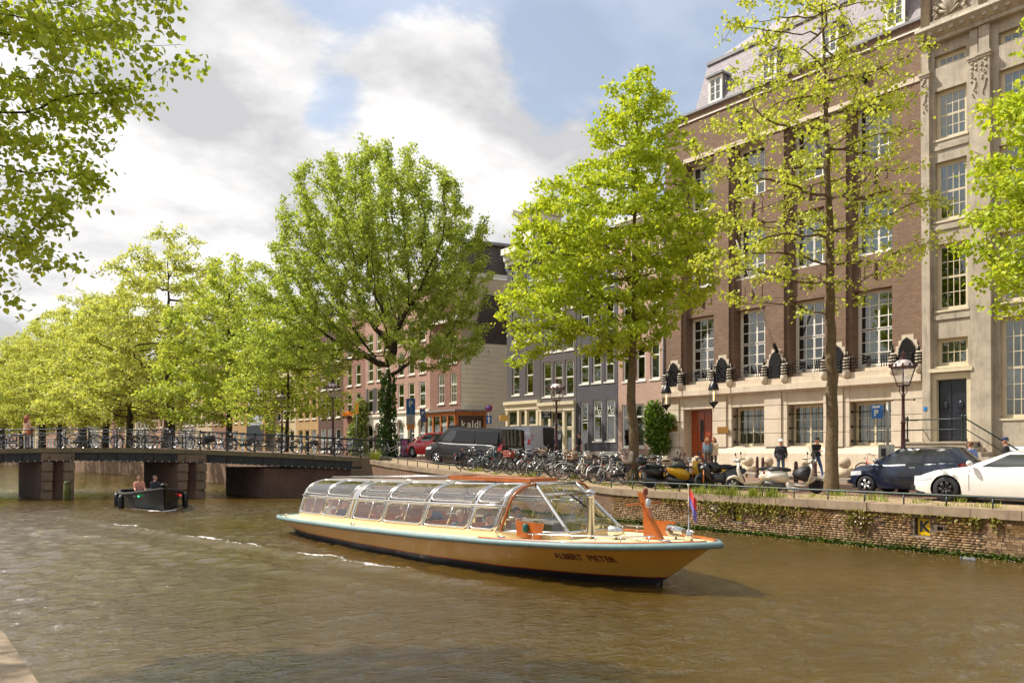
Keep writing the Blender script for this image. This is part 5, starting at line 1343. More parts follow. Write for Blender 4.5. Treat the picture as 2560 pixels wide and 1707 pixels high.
for k, (Y, src, s, off) in enumerate([(97, 3, 1.0, 1.6), (106, 2, 0.93, 1.6), (116, 3, 1.05, 1.4), (127, 2, 0.9, 1.6), (139, 3, 1.0, 1.4), (152, 2, 0.88, 1.6), (166, 3, 0.98, 1.5), (182, 2, 0.85, 1.5), (199, 3, 0.95, 1.0), (216, 2, 0.9, 0.5), (228, 3, 1.0, -6), (234, 2, 0.9, -14)]):
    c = copy_tree(FT[src]); c.location = (xq(Y)+off, Y, zs(Y)-0.02 if off > 0 else -0.1); c.rotation_euler = (0, 0, 1.3*k+0.7); c.scale = (s, s, s)
    c['label'] = f'pale spring tree far down the canal, {ords[k]} beyond the leaning elm'
far_row()
# shrubs
def shrub(name, label, base, lobes, n, size, mat, seed, group='shrubs by the house fronts', stem=0.03):
    rng = np.random.default_rng(seed); t = thing(name, label, 'shrub', base, 0, group)
    P = lobes_pts(lobes, n, rng, 0.4); cl = P[rng.integers(0, len(P), len(P))]*0.0 + P
    V, Q = leaf_cloud(P + rng.normal(size=P.shape)*0.06, size, rng, 0.5); mobj('foliage', np_mesh('foliage', V, Q), mat, t)['kind'] = 'stuff'
    m = MB()
    for (c, r) in lobes: q = c[0]*RV + c[1]*FV; m.tube([(q[0]*0.2, q[1]*0.2, 0), (q[0]*0.6, q[1]*0.6, c[2]*0.5), (q[0], q[1], c[2])], [stem, stem*0.8, stem*0.4], 5)
    m.build('stems', M_bark, t); return t
M_shrub = leafmat('shrub_leaves', srgb(58, 88, 24), srgb(126, 156, 48), 0.35)
Ysh = y_at(1638, XF-0.8)
sh = shrub('potted_shrub', 'leafy green shrub in a terracotta tub by the end of the stone front', (XF-0.8, Ysh, 0.12), [((0, 0, 2.2), (0.7, 0.5, 0.9)), ((-0.1, 0, 3.2), (0.6, 0.5, 0.9)), ((0.4, 0, 1.6), (0.5, 0.4, 0.6)), ((0.9, 0, 2.9), (0.5, 0.4, 0.5)), ((0, 0, 1.1), (0.35, 0.3, 0.5))], 5200, 0.11, M_shrub, 3)
MB().lathe([(0.3, 0), (0.36, 0.5), (0.42, 0.62), (0.42, 0.7), (0.34, 0.7), (0.3, 0.55)], 12).build('tub', plain('terracotta', srgb(150, 110, 86), 0.8), sh)
Yc = y_at(897, xq(65)+FW-0.7)
shrub('climbing_rose', 'tall climber with white blossom beside the white house front', (xq(Yc)+FW-0.7, Yc, zs(Yc)+0.1), [((0, 0, 1.0), (0.9, 0.5, 1.0)), ((-0.1, 0, 2.6), (1.0, 0.5, 1.2)), ((0.2, 0, 4.4), (0.8, 0.5, 1.4))], 3600, 0.16, leafmat('rose_leaves', srgb(70, 104, 30), srgb(196, 206, 120), 0.35), 6)

# ---------------------------------------------------------------- weeds on the quay
def grass_stuff():
    rng = np.random.default_rng(9); V = []; Q = []; off = 0
    def tuft(x, y, z, n, h, sp):
        nonlocal off
        bx = x+rng.normal(size=n)*sp*0.5; by = y+rng.normal(size=n)*sp; ht = h*(0.4+0.6*rng.random(n)); an = rng.random(n)*2*pi; ln = ht*(0.2+0.5*rng.random(n))
        w = 0.009; dx, dy = np.cos(an), np.sin(an)
        for i in range(n):
            px, py = -dy[i]*w, dx[i]*w
            V.extend([(bx[i]-px, by[i]-py, z), (bx[i]+px, by[i]+py, z), (bx[i]+px*0.6+dx[i]*ln[i]*0.4, by[i]+py*0.6+dy[i]*ln[i]*0.4, z+ht[i]*0.7), (bx[i]-px*0.6+dx[i]*ln[i]*0.4, by[i]-py*0.6+dy[i]*ln[i]*0.4, z+ht[i]*0.7)])
            V.append((bx[i]+dx[i]*ln[i], by[i]+dy[i]*ln[i], z+ht[i])); V.append((bx[i]+dx[i]*ln[i]*0.98, by[i]+dy[i]*ln[i]*0.98, z+ht[i]))
            Q.append((off, off+1, off+2, off+3)); Q.append((off+3, off+2, off+4, off+5)); off += 6
    for k in range(95):
        y = rng.uniform(4, 30); x = XQ + 0.45 + rng.exponential(0.5); tuft(min(x, 22.4), y, zs(y), int(rng.integers(8, 30)), rng.uniform(0.05, 0.16), 0.12)
    for k in range(30): y = rng.uniform(12.6, 15.6); tuft(XQ-0.02+0.1*rng.random(), y, -0.02, 26, rng.uniform(0.2, 0.48), 0.12)
    for y in (20.0, 23.2, 24.6, 26.0, 28.5, 19.0, 18.0, 12.0, 8.6, 10.4): tuft(21.6+rng.uniform(-0.8, 0.8), y, zs(y), 60, 0.26, 0.14)
    for k in range(6): tuft(20.15, 36.0+0.15*k, zs(36.3), 60, 0.55, 0.1)
    o = mobj('quay_grass', np_mesh('quay_grass', np.array(V), np.array(Q)), leafmat('grass_blades', srgb(104, 128, 34), srgb(176, 178, 72), 0.35))
    tag(o, 'tufts of grass along the edge of the far quay', 'grass', kind='stuff')
    # moss and algae at the waterline, hanging weeds under the coping
    n = 9000; y = rng.uniform(4.8, 36, n); z = WZ + np.abs(rng.normal(size=n))*0.05 + 0.015*np.sin(y*3); P = np.stack([np.full(n, XQ-0.02)-0.03*rng.random(n), y, z], -1)
    Va, Qa = leaf_cloud(P, 0.055, rng, 0.2)
    o = mobj('waterline_algae', np_mesh('waterline_algae', Va, Qa), leafmat('algae', srgb(38, 60, 14), srgb(92, 112, 30), 0.15)); tag(o, 'band of green algae along the waterline of the far quay', 'algae', kind='stuff')
    P = []
    for (yc, w, hgt, k) in [(y_at(1800, XQ), 0.9, 0.5, 900), (y_at(1900, XQ), 1.4, 0.4, 1300), (y_at(2160, XQ), 0.35, 0.55, 500), (y_at(2130, XQ), 0.2, 0.5, 260), (y_at(2440, XQ), 0.12, 0.35, 160), (y_at(2490, XQ), 0.12, 0.35, 160), (y_at(2250, XQ), 0.9, 0.2, 120), (y_at(2400, XQ), 0.9, 0.2, 120), (y_at(1690, XQ), 0.7, 0.3, 200), (y_at(1300, XQ), 3.6, 0.15, 400)]:
        yy = yc + rng.normal(size=k)*w*0.5; zt = np.array([zs(q) for q in yy]); P.append(np.stack([XQ-0.05-0.05*rng.random(k), yy, zt-0.16-np.abs(rng.normal(size=k))*hgt*0.5], -1))
    P = np.concatenate(P); P = P[rng.random(len(P)) < 0.36]; Va, Qa = leaf_cloud(P, 0.045, rng, 1.2, 1.6)
    o = mobj('wall_weeds', np_mesh('wall_weeds', Va, Qa), leafmat('wall_weed', srgb(118, 96, 40), srgb(146, 150, 60), 0.3)); tag(o, 'weeds and moss hanging from the top of the quay wall', 'weeds', kind='stuff')
    P = np.concatenate([np.stack([XQ-0.12-0.05*rng.random(26), y_at(uu, XQ)+rng.normal(size=26)*0.10, -0.42+rng.normal(size=26)*0.08], -1) for uu in (2163, 1793)])
    Va, Qa = leaf_cloud(P, 0.04, rng, 0.2, 1.0); o = mobj('white_blossom', np_mesh('white_blossom', Va, Qa), plain('white_petals', srgb(226, 206, 206), 0.7)); tag(o, 'small white flowers growing out of the quay wall', 'flowers', kind='stuff')
    # fallen petals and leaf litter drifting along the far quay and on the verge
    n = 1500; y = rng.uniform(5, 24, n); x = XQ-0.08-rng.exponential(0.45, n); Va, Qa = leaf_cloud(np.stack([x, y, np.full(n, WZ+0.012)], -1), 0.022, rng, 0, 1.0); Va[:, 2] = WZ+0.016+0.4*(Va[:, 2]-WZ-0.016)
    o = mobj('floating_petals', np_mesh('floating_petals', Va, Qa), plain('petals', srgb(214, 196, 160), 0.7)); tag(o, 'pale petals floating along the foot of the quay wall', 'petals', kind='stuff')
    n = 2600; y = rng.uniform(4, 30, n); x = XQ+0.42+2.6*rng.random(n); z = np.array([zs(q) for q in y])+0.012; Va, Qa = leaf_cloud(np.stack([x, y, z], -1), 0.035, rng, 0, 1.2); Va[:, 2] = np.repeat(z, 4)+0.25*(Va[:, 2]-np.repeat(z, 4))
    o = mobj('leaf_litter', np_mesh('leaf_litter', Va, Qa), plain('litter', srgb(150, 118, 80), 0.8, var=0.4)); tag(o, 'dry leaf litter on the sandy edge of the far quay', 'leaf litter', kind='stuff')
grass_stuff()
# ================================================================== PEOPLE
M_skin = plain('skin', srgb(206, 152, 124), 0.55, var=0.05)
M_eye = plain('eye_dark', srgb(40, 30, 26), 0.4)
def cloth(c): return plain('cloth_%d_%d_%d' % c, srgb(*c), 0.85, var=0.12, scale=9, bump=0.2)
_body = {}
def body_mesh(pose, key):
    """one continuous skin grown from a posed skeleton; faces carry 0 skin, 1 top, 2 trousers, 3 shoes, 4 eyes"""
    if key in _body: return _body[key]
    V3 = lambda *a: np.array(a, float); seg = []
    sit = pose.get('sit', False); lean = radians(pose.get('lean', 3)); turn = radians(pose.get('turn', 0))
    pz = 0.52 if sit else 0.93 - pose.get('drop', 0.0)
    pel = V3(0, 0, pz); up = V3(sin(lean), 0, cos(lean))
    chest = pel + up*0.36; neck = pel + up*0.545; head = pel + V3(sin(lean*0.4)*0.0, 0, 0) + up*0.50 + V3(0.02, 0, 0.175)
    def add(a, b, ra, rb, m): seg.append((a, b, ra, rb, m))
    for y in (-0.075, 0.075): add(pel+V3(0, y, 0.0), pel+V3(0, y*1.05, 0)+up*0.12, 0.105, 0.10, 2)
    for y in (-0.085, 0, 0.085): add(pel+V3(0, y*0.9, 0)+up*0.13, chest+V3(0.0, y*1.15, 0.02), 0.102, 0.105, 1)
    add(chest+V3(0, -0.14, 0.10), chest+V3(0, 0.14, 0.10), 0.075, 0.075, 1)
    add(chest+up*0.12, neck+up*0.06, 0.055, 0.05, 0)
    ht = radians(pose.get('head', 0)); hy = radians(pose.get('hyaw', 0))
    def H(x, y, z):
        x, y = x*cos(hy)-y*sin(hy), x*sin(hy)+y*cos(hy)
        return head + V3(x*cos(ht)+z*sin(ht), y, z*cos(ht)-x*sin(ht))
    add(H(0, 0, 0.035), H(0.005, 0, 0.05), 0.088, 0.09, 0); add(H(0.03, 0, -0.055), H(0.02, 0, 0.0), 0.058, 0.075, 0); add(H(0.09, 0, -0.01), H(0.085, 0, 0.025), 0.017, 0.012, 0)
    for s in (-1, 1): add(H(0, s*0.088, 0.0), H(-0.005, s*0.09, 0.03), 0.02, 0.022, 0); add(H(0.083, s*0.033, 0.028), H(0.085, s*0.033, 0.028), 0.012, 0.012, 4)
    for s, L_ in ((1, 'l'), (-1, 'r')):
        hip = pel + V3(0, s*0.092, -0.02); f, k = [radians(a) for a in pose.get('leg'+L_, (88, 88) if sit else (2, 3))]
        ab = radians(pose.get('legab', 3))*s
        th = V3(sin(f), sin(ab)*0.6, -cos(f)); th /= np.linalg.norm(th); kn = hip + th*0.43
        sh = V3(sin(f-k), 0, -cos(f-k)); an = kn + sh*0.41
        add(hip, kn, 0.088, 0.062, 2); add(kn, an, 0.060, 0.045, 2)
        toe = an + V3(cos(f-k)*0.15, s*0.02, sin(f-k)*0.15 - 0.035); add(an + sh*0.03, toe, 0.042, 0.034, 3)
        sho = chest + V3(0, s*0.185, 0.10); fa, aa, el = [radians(a) for a in pose.get('arm'+L_, (4, 8, 12))]
        ua = V3(sin(fa)*cos(aa), s*sin(aa), -cos(fa)*cos(aa)); e = sho + ua*0.285
        fr = V3(sin(fa+el)*cos(aa), s*sin(aa)*0.2 - s*pose.get('armin', 0.0)*sin(el), -cos(fa+el)*cos(aa)); fr /= np.linalg.norm(fr); w = e + fr*0.25
        sl = pose.get('sleeve', 1)
        add(sho, e, 0.062, 0.047, 1); add(e, w, 0.044, 0.034, 1 if sl else 0)
        side = np.cross(fr, V3(0, s, 0)); side /= (np.linalg.norm(side)+1e-9); lat = np.cross(side, fr)
        pm = w + fr*0.085; add(w+fr*0.01, pm, 0.033, 0.034, 0)
        for q in range(4):
            b0 = pm + side*(0.030-0.02*q); l = (0.062, 0.074, 0.068, 0.052)[q]; c = fr*0.8 + lat*0.5; b1 = b0 + fr*l*0.55; add(b0, b1, 0.0125, 0.0115, 0); add(b1, b1 + c*l*0.5, 0.0115, 0.010, 0)
        tb = w + fr*0.035 + side*0.035; add(tb, tb + side*0.03 + fr*0.04, 0.014, 0.012, 0)
    mb = MB()
    for (a, b, ra, rb, m) in seg:
        mb.sphere(a, ra, 10, 6); mb.sphere(b, rb, 10, 6)
        if np.linalg.norm(b-a) > 1e-3: mb.tube([a, b], [ra, rb], 10)
    me = mb.mesh('body'); o = bpy.data.objects.new('body', me); COL.objects.link(o)
    md = o.modifiers.new('r', 'REMESH'); md.mode = 'VOXEL'; md.voxel_size = 0.0165; md.use_smooth_shade = True
    sm = o.modifiers.new('s', 'SMOOTH'); sm.iterations = 2; sm.factor = 0.5
    dg = bpy.context.evaluated_depsgraph_get(); out = bpy.data.meshes.new_from_object(o.evaluated_get(dg))
    bpy.data.objects.remove(o); bpy.data.meshes.remove(me)
    n = len(out.polygons); C = np.zeros(n*3); out.polygons.foreach_get('center', C); C = C.reshape(-1, 3)
    best = np.full(n, 1e9); mi = np.zeros(n, int)
    for (a, b, ra, rb, m) in seg:
        ab = b-a; l2 = max(ab@ab, 1e-9); t = np.clip(((C-a)@ab)/l2, 0, 1); d = np.linalg.norm(C-(a+t[:, None]*ab), axis=1)-(ra+(rb-ra)*t)
        g = d < best; best[g] = d[g]; mi[g] = m
    out.polygons.foreach_set('material_index', mi.astype(np.int32)); out.polygons.foreach_set('use_smooth', np.ones(n, bool))
    for k in range(5): out.materials.append(M_skin)
    _body[key] = (out, head, ht, hy); return _body[key]
def person(label, loc, rz, pose, top, trousers=(40, 44, 60), shoes=(40, 36, 34), hair=(60, 42, 30), hairlen=0, hat=None, bag=None, scale=1.0, key=None, group=None, coat=0.0):
    key = key or repr(sorted(pose.items())); me, head, ht, hy = body_mesh(pose, key)
    t = thing('person', label, 'person', loc, rz, group); t.scale = (scale,)*3
    b = bpy.data.objects.new('body', me); link(b, t)
    for k, m in enumerate((M_skin, cloth(top), cloth(trousers), cloth(shoes), M_eye)): b.material_slots[k].link = 'OBJECT'; b.material_slots[k].material = m
    R = Matrix.Rotation(hy, 4, 'Z') @ Matrix.Rotation(ht, 4, 'Y')
    hm = MB(); hm.M = Matrix.Translation(head) @ R
    if hair is not None:
        rows = []
        for a in range(6):
            t_ = 0.62*pi*a/5; row = []
            for j in range(14):
                ph = 2*pi*j/14; tt = t_*(1.0 if cos(ph) < 0.2 else 0.60); row.append((-0.012+0.105*sin(tt)*cos(ph), 0.101*sin(tt)*sin(ph), 0.045+0.107*cos(tt)))
            row.append(row[0]); rows.append(row)
        hm.smooth = True; hm.grid(rows)
        if hairlen:
            for s in (-0.06, -0.02, 0.02, 0.06): hm.tube([(-0.06, s, 0.06), (-0.105, s*1.3, -0.06), (-0.10, s*1.4, -0.06-hairlen*0.5), (-0.07, s*1.1, -0.06-hairlen)], [0.05, 0.05, 0.045, 0.015], 7)
        hm.build('hair', cloth(hair), t, fix=True)
    if hat:
        hb = MB(); hb.M = Matrix.Translation(head) @ R; hb.lathe([(0.109, 0.055), (0.108, 0.10), (0.085, 0.145), (0.03, 0.165), (0.002, 0.167)], 14)
        hb.prism([(0.05, -0.085), (0.19, -0.05), (0.205, 0.0), (0.19, 0.05), (0.05, 0.085)], 0.055, 0.066, 'z'); hb.build('cap', cloth(hat), t)
    if coat:
        c = MB(); sit = pose.get('sit'); zt = (0.52 if sit else 0.93)+0.16
        c.smooth = True
        c.grid([[(0.135*cos(a)*(1+0.12*k), 0.205*sin(a)*(1+0.08*k), zt-coat*k/3) for a in np.linspace(0, 2*pi, 17)] for k in range(4)]); c.build('coat_skirt', cloth(top), t)
    if bag:
        g = MB(); g.cbox((-0.02, -0.26, 0.86), (0.26, 0.10, 0.26)); g.tube([(0.02, -0.25, 0.98), (0.0, -0.1, 1.36), (-0.02, 0.14, 1.44)], 0.012, 5); g.build('shoulder_bag', cloth(bag), t)
    return t
STAND = {}; WALK = dict(legl=(24, 8), legr=(-16, 14), arml=(-18, 8, 14), armr=(20, 8, 20), drop=0.02); WALK2 = dict(legl=(-14, 12), legr=(22, 6), arml=(18, 8, 24), armr=(-14, 8, 12), drop=0.02)
SIT = dict(sit=True, arml=(25, 6, 55), armr=(25, 6, 55), lean=4); SIT2 = dict(sit=True, arml=(40, 8, 70), armr=(10, 6, 40), lean=-4, hyaw=25)
PHONE = dict(arml=(28, 4, 85), armr=(28, 4, 85), armin=0.5, head=25, lean=6, legl=(14, 4), legr=(-8, 6))
POCKET = dict(arml=(0, 14, 38), armr=(0, 14, 38), armin=0.25, lean=2)

# ================================================================== TOUR BOAT
M_hull = plain('ochre_hull_paint', srgb(214, 162, 70), 0.32, var=0.05, scale=1.2, coat=0.15)
M_boot = plain('black_bottom_paint', (0.014, 0.014, 0.016), 0.35)
M_redline = plain('red_line', srgb(150, 40, 24), 0.5)
M_deck = plain('cream_deck', srgb(228, 206, 158), 0.6, var=0.06)
M_teal = plain('teal_fender', srgb(112, 136, 134), 0.55, var=0.12, scale=5)
M_steel = plain('polished_steel', (0.62, 0.60, 0.57), 0.22, metal=1.0, var=0.05)
M_teak = plain('varnished_teak', srgb(164, 86, 30), 0.3, var=0.2, scale=4, coat=0.4)
M_bglass = glassmat('boat_glass', (0.88, 0.90, 0.88), 0.07, 0.85, 0.012)
M_roofp = plain('grey_cabin_roof', srgb(150, 142, 132), 0.45, var=0.08)
sx_ = [0, 0.5, 2, 5, 8, 10.5, 12.2, 13.0, 13.4, 13.9, 14.4, 14.6]
sb_ = [1.30, 1.45, 1.60, 1.74, 1.77, 1.68, 1.42, 1.16, 0.98, 0.70, 0.32, 0.06]
sw_ = [0.60, 1.00, 1.32, 1.50, 1.52, 1.24, 0.68, 0.26, 0.02, 0.012, 0.01, 0.01]
sg_ = [0.50, 0.50, 0.52, 0.57, 0.63, 0.70, 0.76, 0.79, 0.81, 0.84, 0.87, 0.88]
def hb(x, z):
    b, w, g = np.interp(x, sx_, sb_), np.interp(x, sx_, sw_), np.interp(x, sx_, sg_)
    zl = max(0.0, (x-13.3)/1.25*0.85)
    if z <= zl: return float(w*(1+0.35*min(0, z)))
    return float(w + (b-w)*((z-zl)/max(0.03, g-zl))**1.15)
def gun(x): return float(np.interp(x, sx_, sg_))
def tour_boat():
    t = thing('tour_boat', 'long low ochre canal tour boat with curved glass roof', 'boat', BOAT_O, BOAT_RZ)
    xs = list(np.linspace(0, 13.2, 34)) + list(np.linspace(13.3, 14.6, 12))
    def band(name, z0f, z1f, mat, n=7):
        m = MB(); m.smooth = True
        for s in (-1, 1):
            G = []
            for x in xs:
                zl = max(0.0, (x-13.3)/1.25*0.85); a, b = z0f(x), z1f(x); a = max(a, zl-0.001); b = max(b, a+0.001)
                G.append([(x, s*hb(x, a+(b-a)*k/n), a+(b-a)*k/n) for k in range(n+1)])
            m.grid(G, flip=(s < 0))
        if name == 'hull':
            for k in range(n): pass
            tr = [(0.0, -hb(0, z), z) for z in np.linspace(0.17, 0.5, 5)] + [(0.0, hb(0, z), z) for z in np.linspace(0.5, 0.17, 5)]
            m.smooth = False; m.poly(tr)
        return m.build(name, mat, t, fix=True)
    rise = lambda x: 0.0
    band('hull', lambda x: 0.17, gun, M_hull, 8)
    band('red_line', lambda x: 0.145, lambda x: 0.17, M_redline, 1)
    m = MB(); m.smooth = True
    for s in (-1, 1): m.grid([[(x, s*hb(x, z)*(1 if z >= 0 else 1+0.4*z), z) for z in [max(q, min(0.145, max(0.0, (x-13.3)/1.25*0.85)) if x > 13.3 else -9) for q in (-0.55, -0.3, 0.0, 0.145)]] for x in xs if x < 13.56], flip=(s < 0))
    m.poly([(0, -hb(0, 0.1), 0.145), (0, -hb(0, 0)*0.8, -0.5), (0, hb(0, 0)*0.8, -0.5), (0, hb(0, 0.1), 0.145)]); m.build('bottom', M_boot, t)
    # deck and fender strake
    m = MB(); m.grid([[(x, -hb(x, gun(x))+0.01, gun(x)), (x, 0, gun(x)+0.03), (x, hb(x, gun(x))-0.01, gun(x))] for x in xs]); m.build('deck', M_deck, t)
    edge = [(x, -hb(x, gun(x))-0.035, gun(x)-0.02) for x in xs] + [(14.68, 0, 0.865)] + [(x, hb(x, gun(x))+0.035, gun(x)-0.02) for x in xs[::-1]]
    edge = edge + [(-0.05, 0.6, 0.48), (-0.05, -0.6, 0.48)]
    m = MB(); m.tube(edge, 0.062, 8, closed=True); m.build('fender', M_teal, t)
    m = MB()
    for s in (-1, 1): m.tube([(x, s*(hb(x, gun(x))-0.07), gun(x)+0.035) for x in xs if x > 9.6 and x < 14.5], 0.03, 5)
    m.build('toe_rail', M_teak, t)
    # cabin frame
    X0, X1 = 1.0, 10.3
    cw = lambda x: float(np.interp(x, [1, 3, 6, 10.3], [1.12, 1.24, 1.32, 1.28])); zb = lambda x: gun(x)+0.05
    def sec(x, q):                                    # q 0..1 side wall, 1..2 curved shoulder, up to the roof edge
        h = 0.52; c = cw(x); z0 = zb(x)
        if q <= 1: return (x+0.20*q, c-0.07*q, z0+0.10+h*q)
        a = (q-1)*pi/2; return (x+0.20+0.16*(q-1), c-0.07-0.60*(1-cos(a)), z0+0.10+h+0.44*sin(a))
    P = lambda x, q, s: (sec(x, q)[0], s*sec(x, q)[1], sec(x, q)[2])
    bays = [(1.05, 2.45), (2.55, 3.95), (4.35, 5.75), (5.87, 7.45), (7.57, 9.15), (9.27, 10.05)]
    for s in (-1, 1):
        m = MB(); m.smooth = True
        m.grid([[(x, s*cw(x), zb(x)-0.06), (x, s*cw(x), zb(x)+0.10)] for x in np.linspace(X0, X1, 16)]); m.build('cabin_side', M_deck, t)
        m = MB(); m.tube([(sec(x, 1)[0], s*(sec(x, 1)[1]+0.012), sec(x, 1)[2]) for x in np.linspace(0.9, X1-0.1, 16)], 0.035, 8); m.build('shoulder_beam', M_steel, t)
        for k, (a, b) in enumerate(bays):
            for nm, q0, q1 in (('side_window', 0.05, 0.93), ('roof_window', 1.1, 1.97)):
                f = empty(nm, (0, 0, 0), 0, t)
                n = 2 if q0 < 1 else 7; qs = np.linspace(q0, q1, n)
                g = MB(); g.smooth = True; g.grid([[P(a+(b-a)*i/3, q, s) for i in range(4)] for q in qs]); g.build('pane', M_bglass, f)
                e = 0.09; loop = [P(a+e*0.0, q, s) for q in np.linspace(q0+0.08, q1-0.08, 7)] + [P(x, q1, s) for x in np.linspace(a+e, b-e, 6)] + [P(b, q, s) for q in np.linspace(q1-0.08, q0+0.08, 7)] + [P(x, q0, s) for x in np.linspace(b-e, a+e, 6)]
                MB().tube(loop, 0.026, 6, closed=True).build('frame', M_steel, f)
                if q0 < 1 and k < 5: MB().tube([P((a+b)/2+0.1, q0, s), P((a+b)/2+0.1, q1, s)], 0.018, 5).build('mullion', M_steel, f)
        ribs = [0.98] + [(bays[i][1]+bays[i+1][0])/2 for i in range(5)] + [10.12]
        for x in ribs:
            w = 0.05 if x != ribs[2] else 0.16
            m = MB(); m.smooth = True; m.grid([[P(x+dx, q, s) for q in np.linspace(0, 2, 12)] for dx in (-w, 0.0, w)]); m.build('rib', M_steel, t)
    m = MB(); m.tube([P(4.15, 0.0, -1), P(4.15, 0.6, -1), P(4.15, 1.0, -1), P(4.15, 1.5, -1)], 0.02, 6); m.build('yellow_strap', plain('yellow_strap', srgb(210, 170, 50), 0.6), t)
    m = MB(); m.smooth = True; m.grid([[P(x, 2, -1), (sec(x, 2)[0], -0.3, sec(x, 2)[2]+0.03), (sec(x, 2)[0], 0.3, sec(x, 2)[2]+0.03), P(x, 2, 1)] for x in np.linspace(0.95, X1-0.1, 16)]); m.build('roof', M_roofp, t)
    # stern end of the cabin (sloping glass)
    m = MB(); m.smooth = True; m.grid([[P(0.98, q, s) for s in np.linspace(-1, 1, 9)] for q in np.linspace(0.0, 2.0, 9)]); m.build('stern_glass', M_bglass, t)
    # roof fittings
    m = MB(); zt = sec(9, 2)[2]+0.04
    m.box((7.4, -0.42, zt), (10.25, -0.37, zt+0.09)); m.box((7.4, 0.37, zt), (10.25, 0.42, zt+0.09)); m.box((7.4, -0.37, zt), (7.45, 0.37, zt+0.09)); m.box((10.2, -0.37, zt), (10.25, 0.37, zt+0.09)); m.build('roof_coaming', M_teak, t, fix=False)
    MB().box((7.45, -0.37, zt+0.01), (10.2, 0.37, zt+0.06)).build('sliding_hatch', M_roofp, t, fix=False)
    for s in (-0.3, 0.25): MB().tube([(1.5, s, sec(1.5, 2)[2]+0.08), (7.2, s, zt+0.06)], 0.018, 6).build('roof_rail', M_steel, t)
    # front: arch, corner panes, raked windscreen
    arch = lambda s: [np.array(P(10.12, q, s)) for q in np.linspace(0.0, 2.0, 9)]
    mt, mb_ = np.array((10.62, 0.60, arch(1)[-1][2]+0.0)), np.array((11.75, 0.78, zb(11.7)+0.10))
    for s in (-1, 1):
        A = arch(s); top = mt*np.array((1, s, 1)); bot = mb_*np.array((1, s, 1)); B = [bot+(top-bot)*k/8 for k in range(9)]
        f = empty('corner_window', (0, 0, 0), 0, t)
        g = MB(); g.smooth = True; g.grid([[A[k]+(B[k]-A[k])*j/4 + np.array((0.10*sin(pi*j/4), s*0.06*sin(pi*j/4), 0.0)) for j in range(5)] for k in range(9)]); g.build('pane', M_bglass, f)
        m = MB(); m.tube([tuple(p) for p in A], 0.045, 8); m.tube([tuple(p) for p in B], 0.04, 8); m.tube([tuple(A[0]+(B[0]-A[0])*j/4 + np.array((0.10*sin(pi*j/4), s*0.06*sin(pi*j/4), 0.0))) for j in range(5)], 0.035, 6); m.tube([tuple(A[-1]+(B[-1]-A[-1])*j/4) for j in range(5)], 0.03, 6); m.build('frame', M_steel, f)
        MB().tube([tuple(np.array(P(10.28, q, s))) for q in np.linspace(0.0, 2.0, 12)], 0.03, 6).build('teak_arch', M_teak, t)
    f = empty('windscreen', (0, 0, 0), 0, t)
    W = lambda a, b: tuple(np.array((mb_[0]+(mt[0]-mb_[0])*b, (mb_[1]+(mt[1]-mb_[1])*b)*a, mb_[2]+(mt[2]-mb_[2])*b)))
    for (b0, b1) in ((0.02, 0.74), (0.80, 0.98)):
        g = MB(); g.grid([[W(a, b) for a in (-0.95, 0.95)] for b in (b0, b1)]); g.build('pane', M_bglass, f)
    m = MB()
    for b in (0.0, 0.77, 1.0): m.tube([W(-1, b), W(1, b)], 0.032, 6)
    m.build('frame', M_steel, f)
    MB().tube([W(0.05, 0.86), W(0.25, 0.7), W(0.55, 0.25)], 0.018, 5).build('wiper', M_black, f)
    m = MB(); m.smooth = True; m.grid([[(10.3, -cw(10.3), gun(10.3)), (10.3, -cw(10.3), zb(10.3)+0.1)], [(11.75, -0.82, gun(11.7)), (11.75, -0.80, zb(11.7)+0.1)], [(11.75, 0.82, gun(11.7)), (11.75, 0.80, zb(11.7)+0.1)], [(10.3, cw(10.3), gun(10.3)), (10.3, cw(10.3), zb(10.3)+0.1)]]); m.build('front_coaming', M_deck, t)
    m = MB(); m.box((10.35, -0.75, 1.02), (11.3, 0.75, 1.06)); m.box((10.3, -1.0, 0.6), (10.4, 1.0, 1.0)); m.build('dashboard', M_roofp, t, fix=False)
    # benches
    for k, x in enumerate(np.arange(1.8, 9.6, 1.15)):
        for s in (-0.72, 0.72):
            b = empty('bench', (x, s, 0), 0, t)
            MB().box((-0.02, -0.40, 0.10), (0.45, 0.40, 0.36)).build('seat', M_teak, b, fix=False); MB().box((-0.08, -0.40, 0.36), (-0.02, 0.40, 0.86)).build('backrest', M_teak, b, fix=False)
    MB().box((1.0, -1.05, 0.02), (10.3, 1.05, 0.09)).build('cabin_floor', plain('dark_sole', srgb(70, 52, 40), 0.8), t, fix=False)
    MB().box((1.05, -1.0, 0.1), (1.12, 1.0, 1.1)).build('stern_bulkhead', M_teak, t, fix=False)
    # foredeck gear
    fd = lambda x: gun(x)+0.03
    MB().lathe([(0.075, 0), (0.075, 0.80), (0.085, 0.80), (0.085, 0.86), (0.06, 0.87), (0.16, 0.90), (0.02, 0.97)], 14, (12.0, -0.42, fd(12))).build('vent_pipe', M_steel, t)
    for (x, y, rz, L_) in ((12.55, -0.30, 0.2, 0.30), (13.5, 0.30, -0.1, 0.36)):
        m = MB(); m.M = Matrix.Translation((x, y, fd(x)+0.16)) @ Matrix.Rotation(rz, 4, 'Z'); m.lathe([(0.05, L_*0.5), (0.065, L_*0.5), (0.12, -L_*0.4), (0.09, -L_*0.5)], 12, axis='x'); h = m.build('searchlight', M_steel, t)
        m = MB(); m.tube([(x, y, fd(x)), (x, y, fd(x)+0.12)], 0.025, 6); m.build('stand', M_steel, h)
    pr = empty('carved_bow_post', (0, 0, 0), 0, t); z0 = fd(13.2)
